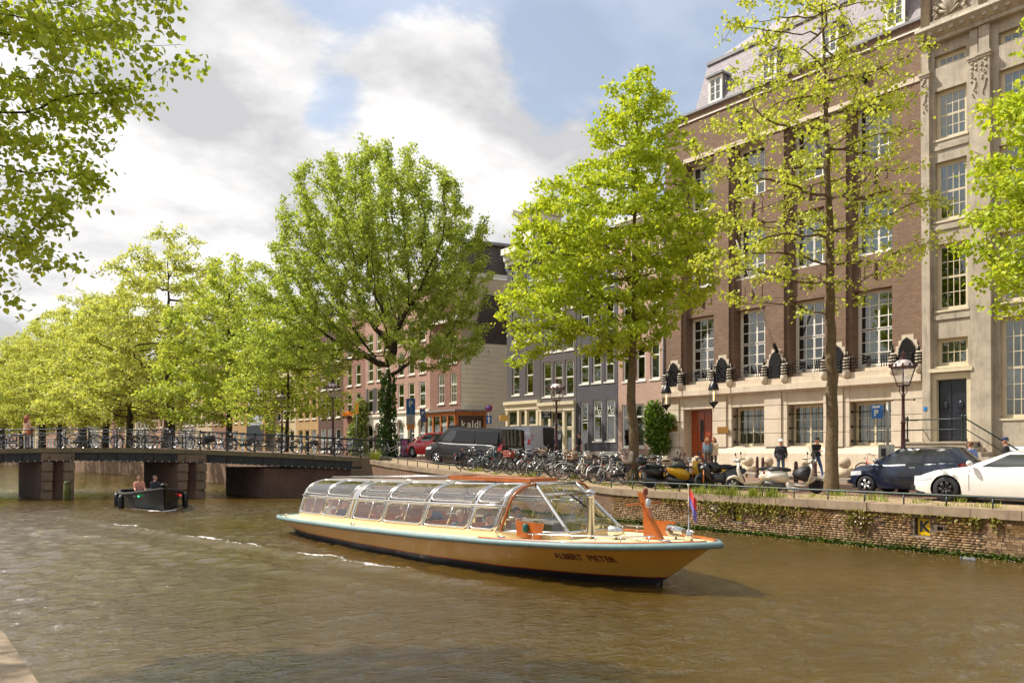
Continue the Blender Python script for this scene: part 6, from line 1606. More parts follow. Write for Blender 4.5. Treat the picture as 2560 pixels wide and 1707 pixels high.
    MB().prism([(13.45, z0), (13.0, z0), (13.03, z0+0.32), (12.97, z0+0.62), (12.85, z0+0.88), (13.0, z0+0.86), (13.08, z0+0.66), (13.17, z0+0.4)], -0.05, 0.05, 'y').build('post', M_teak, pr)
    MB().tube([(12.98, -0.5, z0+0.66), (12.98, 0.5, z0+0.68)], [0.018, 0.03], 6).build('crossbar', M_teak, pr)
    m = MB(); m.lathe([(0.045, 0), (0.05, 0.03), (0.05, 0.15), (0.02, 0.17)], 10, (13.14, -0.07, z0+0.60)); m.build('lamp', plain('lamp_grey', srgb(170, 168, 164), 0.3, metal=0.5), pr)
    MB().lathe([(0.045, 0), (0.045, 0.10), (0.03, 0.12)], 10, (13.06, -0.05, z0+0.84)).build('red_lamp', plain('lamp_red', srgb(110, 40, 24), 0.3), pr)
    for s in (-1, 1):
        b = empty('light_board', (11.05 if s < 0 else 12.5, s*(1.22 if s < 0 else 1.0), 0), 0, t)
        zq = fd(11.0)
        MB().prism([(-0.30, zq+0.03), (0.36, zq+0.03), (0.46, zq+0.34), (-0.34, zq+0.34)], -0.02, 0.02, 'y').build('board', M_teak, b)
        MB().lathe([(0.05, zq+0.14), (0.06, zq+0.18), (0.06, zq+0.28), (0.04, zq+0.31)], 8, (0.0, s*0.06, 0)).build('nav_light', plain('nav_green' if s < 0 else 'nav_red', srgb(30, 90, 80) if s < 0 else srgb(150, 30, 30), 0.3), b)
    st = empty('flagstaff', (0, 0, 0), 0, t); zf = fd(14.0)
    MB().lathe([(0.09, 0), (0.03, 0.2), (0.012, 0.22), (0.012, 0.98), (0.022, 0.98), (0.022, 1.02), (0.01, 1.03)], 8, (14.0, 0, zf)).build('pole', M_steel, st)
    fl = MB(); fl.smooth = True; fl.grid([[(14.015+0.15*i/5*1.0, 0.05*sin(i*1.3)*(i/5), zf+0.95-0.26*j/4-0.075*i*(0.5+j/8)) for i in range(6)] for j in range(3)]); fl.build('flag_red_half', plain('flag_red', srgb(206, 60, 50), 0.8), st)
    fl = MB(); fl.smooth = True; fl.grid([[(14.015+0.15*i/5*1.0, 0.05*sin(i*1.3)*(i/5), zf+0.95-0.26*j/4-0.075*i*(0.5+j/8)) for i in range(6)] for j in (2, 3, 4)]); fl.build('flag_blue_half', plain('flag_blue', srgb(110, 100, 170), 0.8), st)
    m = MB()
    for s in (-1, 1):
        m.tube([(x, s*(hb(x, gun(x))-0.22), gun(x)+0.15) for x in np.linspace(11.2, 13.7, 10)], 0.014, 5)
        for x in np.linspace(11.3, 13.6, 6): m.tube([(x, s*(hb(x, gun(x))-0.22), gun(x)), (x+0.03, s*(hb(x, gun(x))-0.22), gun(x)+0.15)], 0.012, 5)
    m.build('bow_rail', M_steel, t)
    cl = MB(); cl.tube([(-0.12, 0, 0.07), (0.12, 0, 0.07)], 0.022, 6); cl.tube([(-0.05, 0, 0), (-0.05, 0, 0.07)], 0.02, 5); cl.tube([(0.05, 0, 0), (0.05, 0, 0.07)], 0.02, 5); cm = cl.mesh('cleat'); cm.materials.append(M_steel)
    for (x, s) in ((0.5, -1), (4.9, -1), (10.6, -1), (13.9, -1), (0.5, 1), (10.6, 1)): inst('cleat', cm, None, t, (x, s*(hb(x, gun(x))-0.14), gun(x)+0.005))
    rg = MB(); rg.tube([(12.9+0.12*k+0.06*cos(a), -0.35, fd(12.9)+0.02+0.07*sin(a)) for k in range(4) for a in np.linspace(0, pi, 6)], 0.012, 5); rg.build('hose_coil', M_white, t)
    # name on the bow
    me = text_mesh('ALBERT  PIETER', 0.170, 0.0, 0.004)
    co = np.zeros(len(me.vertices)*3); me.vertices.foreach_get('co', co); co = co.reshape(-1, 3); xm = 12.40
    out = np.array([(xm+p[0]*0.98, -(hb(xm+p[0]*0.98, 0.50+p[1])+0.008), 0.50+p[1]) for p in co]); me.vertices.foreach_set('co', out.ravel()); me.update()
    mobj('lettering', me, plain('dark_red_lettering', srgb(92, 20, 24), 0.5), t)
    return t
BOAT = tour_boat()
def on_boat(x, y, z): return BOAT_O + Matrix.Rotation(BOAT_RZ, 3, 'Z') @ Vector((x, y, z))
seatz = -0.10
for k, (x, y, top, hr, pose, lab) in enumerate([
    (10.0, -0.55, (52, 60, 82), (70, 50, 36), SIT, 'skipper in navy jumper at the front of the tour boat'),
    (9.35, -0.8, (44, 46, 44), (60, 46, 36), SIT2, 'passenger in dark jacket by the last side window of the tour boat'),
    (8.2, -0.75, (120, 132, 150), (160, 140, 120), SIT, 'grey haired passenger in pale blue shirt in the tour boat'),
    (7.1, -0.8, (60, 62, 58), (50, 38, 30), SIT2, 'passenger in dark green jacket midway along the tour boat'),
    (5.9, -0.75, (150, 130, 110), (120, 90, 60), SIT, 'passenger in beige coat near the middle of the tour boat'),
    (3.0, -0.75, (46, 40, 44), (30, 26, 24), SIT2, 'dark haired passenger in black near the stern of the tour boat'),
    (2.0, -0.7, (230, 226, 220), (40, 30, 24), SIT, 'passenger in white holding a paper at the stern of the tour boat'),
    (4.8, -0.78, (180, 90, 70), (60, 40, 30), SIT, 'passenger in a brick red jumper left of the beige coat'),
    (7.6, 0.65, (210, 206, 196), (170, 150, 130), SIT, 'fair haired passenger in cream on the far side of the tour boat'),
    (5.2, 0.7, (90, 110, 150), (50, 40, 34), SIT2, 'passenger in a blue shirt on the far side of the tour boat'),
    (8.6, 0.7, (180, 176, 170), (90, 66, 44), SIT2, 'passenger in pale grey on the far side of the tour boat')]):
    p = on_boat(x, y, seatz - 0.04); person(lab, p, BOAT_RZ, pose, top, hair=hr, group='people aboard the tour boat', scale=0.96)

# ================================================================== SLOOP
def sloop():
    t = thing('sloop', 'black open sloop with rope rim coming under the bridge', 'boat', SLOOP_O, SLOOP_RZ)
    X = [-3.0, -2.4, -1, 0.5, 1.6, 2.4, 2.9, 3.15]; B = [0.85, 0.98, 1.12, 1.12, 0.95, 0.62, 0.28, 0.03]; Wl = [0.6, 0.75, 0.9, 0.88, 0.64, 0.34, 0.10, 0.01]; G_ = [0.62, 0.60, 0.58, 0.62, 0.70, 0.79, 0.86, 0.90]
    xs = np.linspace(-3, 3.15, 26); f = lambda A, x: float(np.interp(x, X, A))
    Mh = plain('black_hull', srgb(24, 24, 26), 0.4)
    m = MB(); m.smooth = True
    for s in (-1, 1): m.grid([[(x+0.10*(k-1)/4*(x > 2), s*(f(Wl, x)+(f(B, x)-f(Wl, x))*(max(0, k-1)/5)**1.2), -0.3 if k == 0 else f(G_, x)*(k-1)/5) for k in range(7)] for x in xs], flip=s < 0)
    m.smooth = False; m.poly([(-3, -0.85, 0.62), (-3, -0.6, -0.3), (-3, 0.6, -0.3), (-3, 0.85, 0.62)]); m.build('hull', Mh, t)
    m = MB(); m.smooth = True
    for s in (-1, 1): m.grid([[(x*0.97, s*(f(B, x)-0.07), f(G_, x)), (x*0.97, s*(f(B, x)-0.12)*0.9, 0.15)] for x in xs])
    m.poly([(-2.9, -0.7, 0.15), (2.6, -0.3, 0.15), (2.6, 0.3, 0.15), (-2.9, 0.7, 0.15)]); m.build('interior', plain('sloop_inside', srgb(60, 64, 70), 0.7), t)
    rim = [(x, -f(B, x)-0.02, f(G_, x)) for x in xs] + [(x, f(B, x)+0.02, f(G_, x)) for x in xs[::-1]]
    MB().tube(rim, 0.075, 7, closed=True).build('rope_rim', plain('dark_rope', srgb(48, 42, 38), 0.9, var=0.5, scale=18, bump=0.9), t)
    MB().lathe([(0.07, 0.6), (0.07, 1.0), (0.11, 1.02), (0.12, 1.10), (0.06, 1.14)], 10, (3.05, 0, 0)).build('bow_post', Mh, t)
    MB().box((-2.4, -0.7, 0.15), (-1.2, 0.7, 0.55)).build('stern_bench', plain('slate_cushion', srgb(70, 84, 98), 0.8), t, fix=False)
    MB().box((0.3, -0.6, 0.15), (0.9, 0.6, 0.5)).build('thwart', plain('slate_cushion', srgb(70, 84, 98), 0.8), t, fix=False)
    fm = MB(); fm.lathe([(0.03, 0.05), (0.10, 0), (0.12, -0.1), (0.12, -0.5), (0.09, -0.6), (0.02, -0.63)], 10); fmm = fm.mesh('fender'); fmm.materials.append(M_boot)
    for (x, s) in ((-2.3, -1), (-1.6, -1), (0.5, -1), (1.2, 1), (-1.5, 1)): inst('fender', fmm, None, t, (x, s*(f(B, x)+0.14), f(G_, x)-0.08))
    for s, c in ((-1, (0.02, 0.8, 0.25)), (1, (0.9, 0.03, 0.05))):
        m = MB(); x = 2.1; m.sphere((x, s*(f(B, x)+0.05), f(G_, x)-0.16), (0.13, 0.03, 0.035), 8, 5); m.build('side_light', emis('sidelight%d' % s, c, 1.6), t)
sloop()
Rs = Matrix.Rotation(SLOOP_RZ, 3, 'Z')
person('person in pinkish top steering the black sloop', SLOOP_O + Rs @ Vector((-1.9, -0.25, 0.05)), SLOOP_RZ, SIT, (206, 140, 120), hair=(110, 76, 50), group='people in the sloop', scale=0.95)
person('person in dark jacket sitting in the sloop', SLOOP_O + Rs @ Vector((-1.7, 0.4, 0.05)), SLOOP_RZ+0.5, SIT2, (46, 50, 58), hair=(70, 50, 36), group='people in the sloop', scale=0.95)
# ================================================================== VEHICLES
def soft(mb, bev=0.02, seg=2):
    """mesh of a builder with all edges rounded"""
    me = mb.mesh('part'); bm = bmesh.new(); bm.from_mesh(me); bmesh.ops.remove_doubles(bm, verts=bm.verts, dist=1e-5); bmesh.ops.recalc_face_normals(bm, faces=bm.faces)
    es = [e for e in bm.edges if len(e.link_faces) == 2 and e.calc_face_angle(0) > 0.25]
    if bev: bmesh.ops.bevel(bm, geom=es, offset=bev, segments=seg, affect='EDGES', clamp_overlap=True)
    for f in bm.faces: f.smooth = True
    bm.to_mesh(me); bm.free()
    try: me.shade_smooth()
    except Exception: pass
    return me
M_tyre = plain('tyre_rubber', (0.016, 0.016, 0.017), 0.8)
M_alloy = plain('alloy', (0.55, 0.55, 0.56), 0.3, metal=0.9)
M_alloyd = plain('dark_alloy', (0.03, 0.03, 0.032), 0.4, metal=0.5)
M_cglass = plain('tinted_car_glass', (0.020, 0.024, 0.024), 0.04, spec=0.9, var=0.02)
M_lampg = plain('headlamp_glass', (0.55, 0.56, 0.56), 0.08, spec=0.8)
M_tail = plain('tail_lamp', srgb(150, 14, 18), 0.15, spec=0.8)
M_plate = plain('yellow_number_plate', srgb(232, 172, 20), 0.5)
M_trim = plain('black_trim', (0.014, 0.014, 0.015), 0.5)
M_chrome = plain('chrome', (0.7, 0.7, 0.7), 0.12, metal=1.0)
def wheel_mesh(r, w, rim, spokes=5, rf=0.64):
    m = MB(); m.mi = 0
    m.lathe([(r*rf, -w/2), (r*0.93, -w/2), (r, -w*0.33), (r, w*0.33), (r*0.93, w/2), (r*rf, w/2)], 28, axis='y', cap=False)
    m.mi = 1; m.lathe([(r*rf, -w/2+0.01), (r*rf*0.97, w*0.1), (r*rf*0.97, w/2-0.01)], 28, axis='y', cap=False)
    m.mi = 2; m.lathe([(0.001, w*0.02), (r*rf*0.96, w*0.02)], 20, axis='y', cap=False); m.mi = 1
    m.lathe([(0.0, w/2+0.004), (r*0.13, w/2), (r*0.15, w*0.1)], 14, axis='y', cap=False)
    for k in range(spokes):
        for d in (-0.09, 0.09):
            a = 2*pi*k/spokes + d; m.tube([(cos(a)*r*0.10, w/2-0.015, sin(a)*r*0.10), (cos(a+d*0.5)*r*rf*0.97, w/2-0.02, sin(a+d*0.5)*r*rf*0.97)], 0.024, 5)
    me = m.mesh('wheel'); fix_normals(me)
    for q in (M_tyre, rim, M_trim): me.materials.append(q)
    return me
def car(label, loc, rz, c, paint, name='car', cat='car', rim=None, group='cars parked on the quay', spokes=5, van=False):
    t = thing(name, label, cat, loc, rz, group)
    L, W, H, ra, wf, wr, wrad = c['L'], c['W'], c['H'], c['ra'], c['wf'], c['wr'], c['r']
    bx, bz = c['belt']; zbelt = lambda x: float(np.interp(x, bx, bz)); x0, x1 = -L/2, L/2
    hw = lambda x: W/2*(1 - c.get('taper', 0.20)*abs(x/(L/2))**c.get('tp', 7))
    fl = c.get('floor', 0.20)
    def zbot(x):
        z = fl + 0.10*max(0, (abs(x)-L/2+0.35)/0.35)
        for w in (wf, wr):
            d = abs(x-w)
            if d < ra: z = max(z, wrad + sqrt(max(0, ra*ra-d*d)))
        return min(z, zbelt(x)-0.06)
    def ys(x, z):
        q = (z-0.5*(fl+zbelt(x)))/(0.5*(zbelt(x)-fl)); crease = 0.012*math.exp(-((q-0.45)/0.12)**2)
        return hw(x)*(1-0.045*q*q-0.02*max(0, q)) + crease
    st = sorted(set(list(np.linspace(x0, x1, 44)) + [w+ra*k for w in (wf, wr) for k in (-1, -0.98, -0.9, -0.75, -0.5, 0.5, 0.75, 0.9, 0.98, 1)]))
    st = [x for x in st if x0 <= x <= x1]; n = 10
    m = MB(); m.smooth = True
    for s in (-1, 1): m.grid([[(x, s*ys(x, z), z) for z in np.linspace(zbot(x), zbelt(x)-0.015, n)] + [(x, s*(ys(x, zbelt(x))-0.03), zbelt(x))] for x in st], flip=s > 0)
    m.grid([[(x, (ys(x, zbelt(x))-0.03)*k/4, zbelt(x)+0.035*(1-(k/4)**2)) for k in range(-4, 5)] for x in st])
    for s, xe in ((1, x1), (-1, x0)):
        m.grid([[(xe + s*c.get('nose', 0.10)*(1-(k/5)**2)*(0.7+0.5*(1-abs(j-2.5)/3)), ys(xe, zz)*k/5, zz) for k in range(-5, 6)] for j, zz in enumerate(np.linspace(zbot(xe), zbelt(xe), 7))], flip=s < 0)
    m.build('body', paint, t)
    a = MB()
    for w in (wf, wr):
        for s in (-1, 1): a.smooth = True; a.grid([[(w+ra*cos(an)*0.99, s*(hw(w)-0.005), wrad+ra*sin(an)*0.99), (w+ra*cos(an)*0.99, s*(hw(w)-0.30), wrad+ra*sin(an)*0.99)] for an in np.linspace(-0.25, pi+0.25, 15)])
    a.build('wheel_arches', M_trim, t); MB().box((x0+0.1, -W/2+0.1, fl-0.02), (x1-0.1, W/2-0.1, fl+0.04)).build('underbody', M_trim, t, fix=False)
    # greenhouse
    A0, A1, C1, C0 = c['A0'], c['A1'], c['C1'], c['C0']; hr = c['hr']; zr = H-0.05
    def side(sf, tf, s, off=0.0):
        xb = C0+(A0-C0)*sf; xt = C1+(A1-C1)*sf; x = xb+(xt-xb)*tf; zb = zbelt(xb)-0.01
        z = zb+(zr-zb)*tf; y = (hw(max(x0, min(x1, xb)))-0.075)*(1-tf)+hr*tf + 0.03*sin(pi*tf)+off; return (x, s*y, z)
    g = MB(); g.smooth = True
    for s in (-1, 1): g.grid([[side(sf, tf, s) for tf in np.linspace(0, 1, 6)] for sf in np.linspace(0, 1, 14)], flip=s > 0)
    top = lambda sf, q: (C1+(A1-C1)*sf, hr*q, zr+0.05*(1-q*q)+0.02*sin(pi*sf))
    g.grid([[top(sf, q) for q in np.linspace(-1, 1, 9)] for sf in np.linspace(0, 1, 10)]); g.build('roof', paint, t)
    def screen(nm, sf, sg, mat):
        q = MB(); q.smooth = True
        q.grid([[tuple(np.array(side(sf, tf, -1))*(1-k)/2 + np.array(side(sf, tf, 1))*(1+k)/2 + np.array((sg*0.10*(1-k*k), 0, 0.045*(1-k*k)*tf))) for k in np.linspace(-0.99, 0.99, 9)] for tf in np.linspace(0.0, 1, 6)], flip=sg < 0); return q.build(nm, mat, t)
    screen('windscreen', 1.0, 1, M_cglass); screen('rear_window', 0.0, -1, M_cglass if not c.get('blind_rear') else paint)
    for s in (-1, 1):
        for (s0, s1, t0, t1) in c['win']:
            q = MB(); q.smooth = True; q.grid([[side(sf, tf, s, 0.008) for tf in np.linspace(t0, t1, 5)] for sf in np.linspace(s0, s1, 6)], flip=s > 0); q.build('side_window', M_cglass, t)
    # wheels
    wm = wheel_mesh(wrad, 0.20, rim or M_alloy, spokes)
    for w in (wf, wr):
        for s in (-1, 1): inst('wheel', wm, None, t, (w, s*(hw(w)-0.11), wrad), 0 if s > 0 else pi)
    # lamps, plates, mirrors, handles, shut lines
    for s in (-1, 1):
        zl = zbelt(x1)-c.get('hl', 0.10); q = MB(); q.smooth = True
        q.grid([[(x, s*(ys(x, zl+dz)+0.006), zl+dz+(x1-x)*0.10) for dz in (-0.07, 0.0, 0.06)] for x in np.linspace(x1-c.get('hll', 0.42), x1-0.0, 5)] + [[(x1+0.035, s*(ys(x1, zl)-0.05)*1.0, zl+dz) for dz in (-0.07, 0.0, 0.06)], [(x1+0.075, s*(ys(x1, zl)-0.22), zl+dz) for dz in (-0.06, 0.0, 0.04)]]); q.build('headlamp', M_lampg, t)
        zt = zbelt(x0)-c.get('tl', 0.12); q = MB(); q.smooth = True; th = c.get('tlh', 0.09)
        q.grid([[(x, s*(ys(x, zt+dz)+0.006), zt+dz) for dz in (-th, 0.0, th)] for x in np.linspace(x0, x0+0.22, 3)] + [[(x0-0.03, s*(ys(x0, zt)-0.10), zt+dz) for dz in (-th, 0, th)]]); q.build('tail_lamp', M_tail, t)
        xm = A0-0.18; q = MB(); q.sphere((xm, s*(hw(xm)+0.10), zbelt(xm)+0.10), (0.07, 0.11, 0.075), 10, 6); q.tube([(xm, s*(hw(xm)-0.05), zbelt(xm)+0.04), (xm, s*(hw(xm)+0.05), zbelt(xm)+0.07)], 0.025, 6); q.build('mirror', c.get('mirm', paint), t)
        for xh in c['handles']: MB().cbox((xh, s*(ys(xh, zbelt(xh)-0.12)+0.015), zbelt(xh)-0.12), (0.17, 0.03, 0.03)).build('door_handle', c.get('hm', paint), t, fix=False)
        for xd in c['doors']: q = MB(); q.grid([[(xd+dx, s*(ys(xd, z)+0.003), z) for z in np.linspace(fl+0.12, zbelt(xd)-0.03, 7)] for dx in (-0.006, 0.006)]); q.build('shut_line', M_trim, t)
    MB().cbox((x1+c.get('nose', 0.1)+0.012, 0, 0.46 if not van else 0.55), (0.02, 0.5, 0.11)).build('number_plate', M_plate, t, fix=False)
    MB().cbox((x1+c.get('nose', 0.1)*0.9, 0, zbelt(x1)-0.12), (0.05, W*0.42, 0.13)).build('grille', M_trim, t, fix=False)
    for s in (-1, 1): MB().cbox((x1+0.03, s*W*0.33, 0.36), (0.09, 0.34, 0.12)).build('air_intake', M_trim, t, fix=False)
    MB().cbox((x0-c.get('nose', 0.1)-0.008, 0, 0.62), (0.02, 0.5, 0.11)).build('number_plate', M_plate, t, fix=False)
    return t
HATCH = dict(L=3.47, W=1.62, H=1.46, ra=0.335, r=0.285, wf=1.17, wr=-1.17, belt=([-1.74, -1.6, -0.6, 0.6, 0.95, 1.45, 1.74], [1.02, 1.03, 0.98, 0.93, 0.95, 0.86, 0.66]), A0=0.98, A1=0.22, C1=-1.22, C0=-1.66, hr=0.56,
    win=[(0.44, 0.86, 0.08, 0.88), (0.08, 0.40, 0.10, 0.86)], handles=[-0.25], doors=[0.72, -0.52], hl=0.04, hm=M_chrome, mirm=M_chrome)
COUPE = dict(L=4.62, W=1.85, H=1.37, ra=0.385, r=0.335, wf=1.43, wr=-1.32, belt=([-2.31, -2.1, -1.2, 0.2, 0.9, 1.7, 2.31], [0.92, 0.98, 0.97, 0.92, 0.93, 0.83, 0.62]), A0=0.98, A1=0.02, C1=-0.95, C0=-1.85, hr=0.56,
    win=[(0.44, 0.88, 0.07, 0.86), (0.18, 0.41, 0.10, 0.80)], handles=[-0.55], doors=[0.85, -0.85], hl=0.02, hll=0.5)
GOLF = dict(L=4.2, W=1.79, H=1.46, ra=0.36, r=0.31, wf=1.28, wr=-1.32, belt=([-2.1, -1.9, -0.8, 0.6, 1.0, 1.7, 2.1], [1.0, 1.02, 0.97, 0.93, 0.95, 0.85, 0.66]), A0=1.05, A1=0.25, C1=-1.5, C0=-2.0, hr=0.6,
    win=[(0.52, 0.88, 0.08, 0.88), (0.2, 0.48, 0.1, 0.86)], handles=[-0.1, -1.0], doors=[0.8, -0.3], hl=0.02)
VAN = dict(L=5.35, W=1.95, H=1.95, ra=0.385, r=0.335, wf=1.72, wr=-1.38, belt=([-2.675, -1.0, 0.6, 1.7, 2.2, 2.675], [1.16, 1.16, 1.14, 1.16, 1.06, 0.82]), A0=1.98, A1=1.02, C1=-2.60, C0=-2.66, hr=0.82, taper=0.12, nose=0.12,
    win=[(0.735, 0.90, 0.06, 0.86)], handles=[0.55], doors=[1.52, 0.45], hl=0.02, tl=-0.05, tlh=0.3, hll=0.55, floor=0.24)
M_navy = plain('navy_paint', srgb(26, 34, 58), 0.25, coat=0.6, var=0.05)
M_wcar = plain('white_car_paint', srgb(226, 222, 214), 0.3, coat=0.5, var=0.04)
M_redp = plain('red_car_paint', srgb(188, 20, 26), 0.28, coat=0.6, var=0.05)
M_blackp = plain('black_car_paint', srgb(16, 15, 15), 0.4, coat=0.12, var=0.05)
M_silver = plain('silver_van_paint', srgb(176, 176, 182), 0.35, coat=0.3, var=0.04)
car('small dark blue hatchback parked between the tree and the white car', (24.76, 10.85, 0.0), radians(90), HATCH, M_navy, 'hatchback_car')
car('white coupe with black wheels parked at the right edge', (22.93, 7.45, 0.0), radians(90), COUPE, M_wcar, 'coupe_car', rim=M_alloyd, spokes=7)
cv = car('red hatchback half hidden behind the black van', (25.1, 37.9, zs(37.4)), radians(94), GOLF, M_redp, 'hatchback_car')
cv.rotation_euler = (0, 0, radians(94))
va, vb = Vector((22.75, 29.0, 0)), Vector((21.85, 34.4, 0)); vd = (vb-va).normalized(); vm = (va+vb)/2 + Vector((vd.y, -vd.x, 0))*0.98
van = car('black delivery van parked beside the bicycles', (vm.x, vm.y, zs(vm.y)-0.02), atan2(vd.y, vd.x), VAN, M_blackp, 'delivery_van', 'van', group='vans on the quay', van=True)
van.rotation_euler = (0, -math.atan2(zs(33)-zs(27.6), 5.4), atan2(vd.y, vd.x))
def van_panels(t, mat):
    for s in (-1, 1):
        for (x0, x1) in ((-2.45, -1.0), (-0.9, 0.42)):
            m = MB(); m.smooth = False
            m.grid([[(x, s*(0.93-0.06*(z-1.22)/0.6), z) for z in (1.22, 1.5, 1.80)] for x in np.linspace(x0, x1, 4)]); m.build('side_panel', mat, t)
        MB().tube([(2.0, s*0.955, 0.50), (-2.4, s*0.975, 0.50)], 0.02, 5).build('rubbing_strip', M_trim, t)
van_panels(van, plain('black_van_panel', (0.008, 0.008, 0.008), 0.22))
# silver van seen from behind, one rear door swung open
sv_X, sv_Y = 28.9, 33.0
SVAN = dict(VAN); SVAN.update(H=2.0, blind_rear=True)
sv = car('silver van with an open rear door on the road behind the bicycles', (sv_X, sv_Y+2.7, zs(sv_Y+2)), radians(90), SVAN, M_silver, 'delivery_van', 'van', group='vans on the quay', van=True)
MB().box((-2.79, -0.80, 0.5), (-2.74, -0.02, 1.88)).build('load_space_shade', M_trim, sv, fix=False)  # black sheet on the closed tail puts the load space's shade into colour
m = MB(); m.M = Matrix.Translation((-2.76, -0.86, 0.5)) @ Matrix.Rotation(radians(-118), 4, 'Z'); m.box((-0.02, 0.0, 0), (0.03, 0.86, 1.42)); d_ = m.build('open_door', M_silver, sv)
m = MB(); m.M = Matrix.Translation((-2.76, -0.86, 0.5)) @ Matrix.Rotation(radians(-118), 4, 'Z'); m.box((0.032, 0.14, 0.55), (0.04, 0.72, 1.30)); m.build('door_lining', plain('brown_board', srgb(150, 84, 40), 0.8), d_)
m = MB(); m.M = Matrix.Translation((-2.76, -0.86, 0.5)) @ Matrix.Rotation(radians(-118), 4, 'Z'); m.box((0.028, 0.02, 0.05), (0.036, 0.84, 0.10)); m.box((-0.03, 0.02, 0.0), (0.0, 0.05, 1.42)); m.build('door_edge', M_trim, d_)
# dark car with its bonnet up behind the red one
dk = car('dark car with raised bonnet behind the red hatchback', (27.6, 37.8, zs(37)), radians(92), GOLF, M_blackp, 'hatchback_car')
m = MB(); m.smooth = True; m.grid([[(1.05+1.05*cos(1.05)*k/5, 0.78*q, 1.0+1.05*sin(1.05)*k/5+0.06*(1-q*q)) for q in np.linspace(-1, 1, 7)] for k in range(6)]); m.build('raised_bonnet', plain('bonnet_inside', srgb(66, 64, 64), 0.5), dk)

# ================================================================== BICYCLES
M_spoke = plain('spoke_steel', (0.5, 0.5, 0.5), 0.3, metal=0.9)
def bike_parts():
    D = {}
    m = MB(); m.mi = 0; m.tube([(0.335*cos(a), 0, 0.335*sin(a)) for a in np.linspace(0, 2*pi, 27)[:-1]], 0.019, 5, closed=True)
    m.mi = 1; m.tube([(0.312*cos(a), 0, 0.312*sin(a)) for a in np.linspace(0, 2*pi, 25)[:-1]], 0.011, 4, closed=True); m.tube([(0, -0.045, 0), (0, 0.045, 0)], 0.022, 6)
    for k in range(16): a = 2*pi*k/16; m.tube([(0, 0.03*(-1)**k, 0), (0.31*cos(a), 0, 0.31*sin(a))], 0.0032, 3, cap=False)
    me = m.mesh('wheel'); me.materials.append(M_tyre); me.materials.append(M_spoke); D['wheel'] = me
    BB = (-0.08, 0, 0.30); HT = (0.40, 0, 0.82); HB = (0.43, 0, 0.62); ST_ = (-0.24, 0, 0.82); RW = (-0.54, 0, 0.345)
    for nm, top in (('frame_m', [(ST_, HT)]), ('frame_w', [((-0.14, 0, 0.50), (0.415, 0, 0.72))])):
        m = MB()
        for a, b, r in [(HT, HB, 0.022), (HB, BB, 0.020), (BB, ST_, 0.018)] + [(a, b, 0.017) for a, b in top]: m.tube([a, b], r, 6)
        for s in (-1, 1): m.tube([(BB[0], s*0.04, BB[2]), (RW[0], s*0.06, RW[2])], 0.011, 5); m.tube([(ST_[0]+0.02, s*0.02, 0.74), (RW[0], s*0.06, RW[2])], 0.010, 5)
        me = m.mesh('frame'); me.materials.append(M_trim); D[nm] = me
    m = MB(); m.tube([HT, (0.385, 0, 0.90)], 0.016, 6)
    for s in (-1, 1): m.tube([(0.43, s*0.05, 0.62), (0.50, s*0.055, 0.45), (0.56, s*0.055, 0.345)], 0.012, 5)
    me = m.mesh('fork'); me.materials.append(M_trim); D['fork'] = me
    m = MB(); m.tube([(0.385, 0, 0.88), (0.40, 0, 1.02)], 0.014, 6); m.tube([(0.16, -0.30, 1.04), (0.30, -0.28, 1.06), (0.42, -0.16, 1.05), (0.42, 0, 1.03), (0.42, 0.16, 1.05), (0.30, 0.28, 1.06), (0.16, 0.30, 1.04)], 0.012, 6)
    me = m.mesh('handlebar'); me.materials.append(M_chrome); D['bar'] = me
    m = MB(); m.tube([(0.16, -0.30, 1.04), (0.27, -0.285, 1.055)], 0.02, 6); m.tube([(0.16, 0.30, 1.04), (0.27, 0.285, 1.055)], 0.02, 6); me = m.mesh('grips'); me.materials.append(M_trim); D['grip'] = me
    m = MB(); m.prism([(-0.40, -0.10), (-0.38, 0.10), (-0.26, 0.06), (-0.12, 0.022), (-0.10, 0), (-0.12, -0.022), (-0.26, -0.06)], 0.90, 0.95, 'z'); me = soft(m, 0.018, 2); me.materials.append(M_trim); D['saddle'] = me
    m = MB(); m.tube([ST_, (-0.26, 0, 0.91)], 0.014, 6); me = m.mesh('seat_post'); me.materials.append(M_chrome); D['post'] = me
    m = MB(); m.smooth = True
    for cx, a0, a1 in ((0.56, 0.5, 2.9), (-0.54, 0.2, 3.3)): m.grid([[(cx+0.37*cos(a), y, 0.345+0.37*sin(a)-abs(y)*0.4) for y in (-0.028, 0, 0.028)] for a in np.linspace(a0, a1, 12)])
    me = m.mesh('mudguards'); me.materials.append(M_trim); D['guard'] = me
    m = MB()
    for y in (-0.06, 0, 0.06): m.tube([(-0.28, y, 0.74), (-0.80, y, 0.74)], 0.008, 4)
    for s in (-1, 1): m.tube([(-0.78, s*0.06, 0.74), (-0.56, s*0.07, 0.36)], 0.007, 4)
    m.tube([(-0.80, -0.06, 0.74), (-0.80, 0.06, 0.74)], 0.008, 4); me = m.mesh('rack'); me.materials.append(M_trim); D['rack'] = me
    m = MB(); m.prism([(-0.55, 0.28), (0.02, 0.28), (0.06, 0.36), (-0.5, 0.42)], 0.05, 0.075, 'y'); m.tube([(-0.08, -0.09, 0.30), (-0.08, 0.1, 0.30)], 0.02, 6); m.tube([(-0.08, 0.09, 0.30), (0.06, 0.10, 0.20)], 0.012, 5); m.cbox((0.08, 0.14, 0.20), (0.09, 0.09, 0.025)); m.tube([(-0.08, -0.09, 0.30), (-0.22, -0.10, 0.40)], 0.012, 5); m.cbox((-0.23, -0.14, 0.41), (0.09, 0.09, 0.025)); me = m.mesh('chain_case'); me.materials.append(M_trim); D['crank'] = me
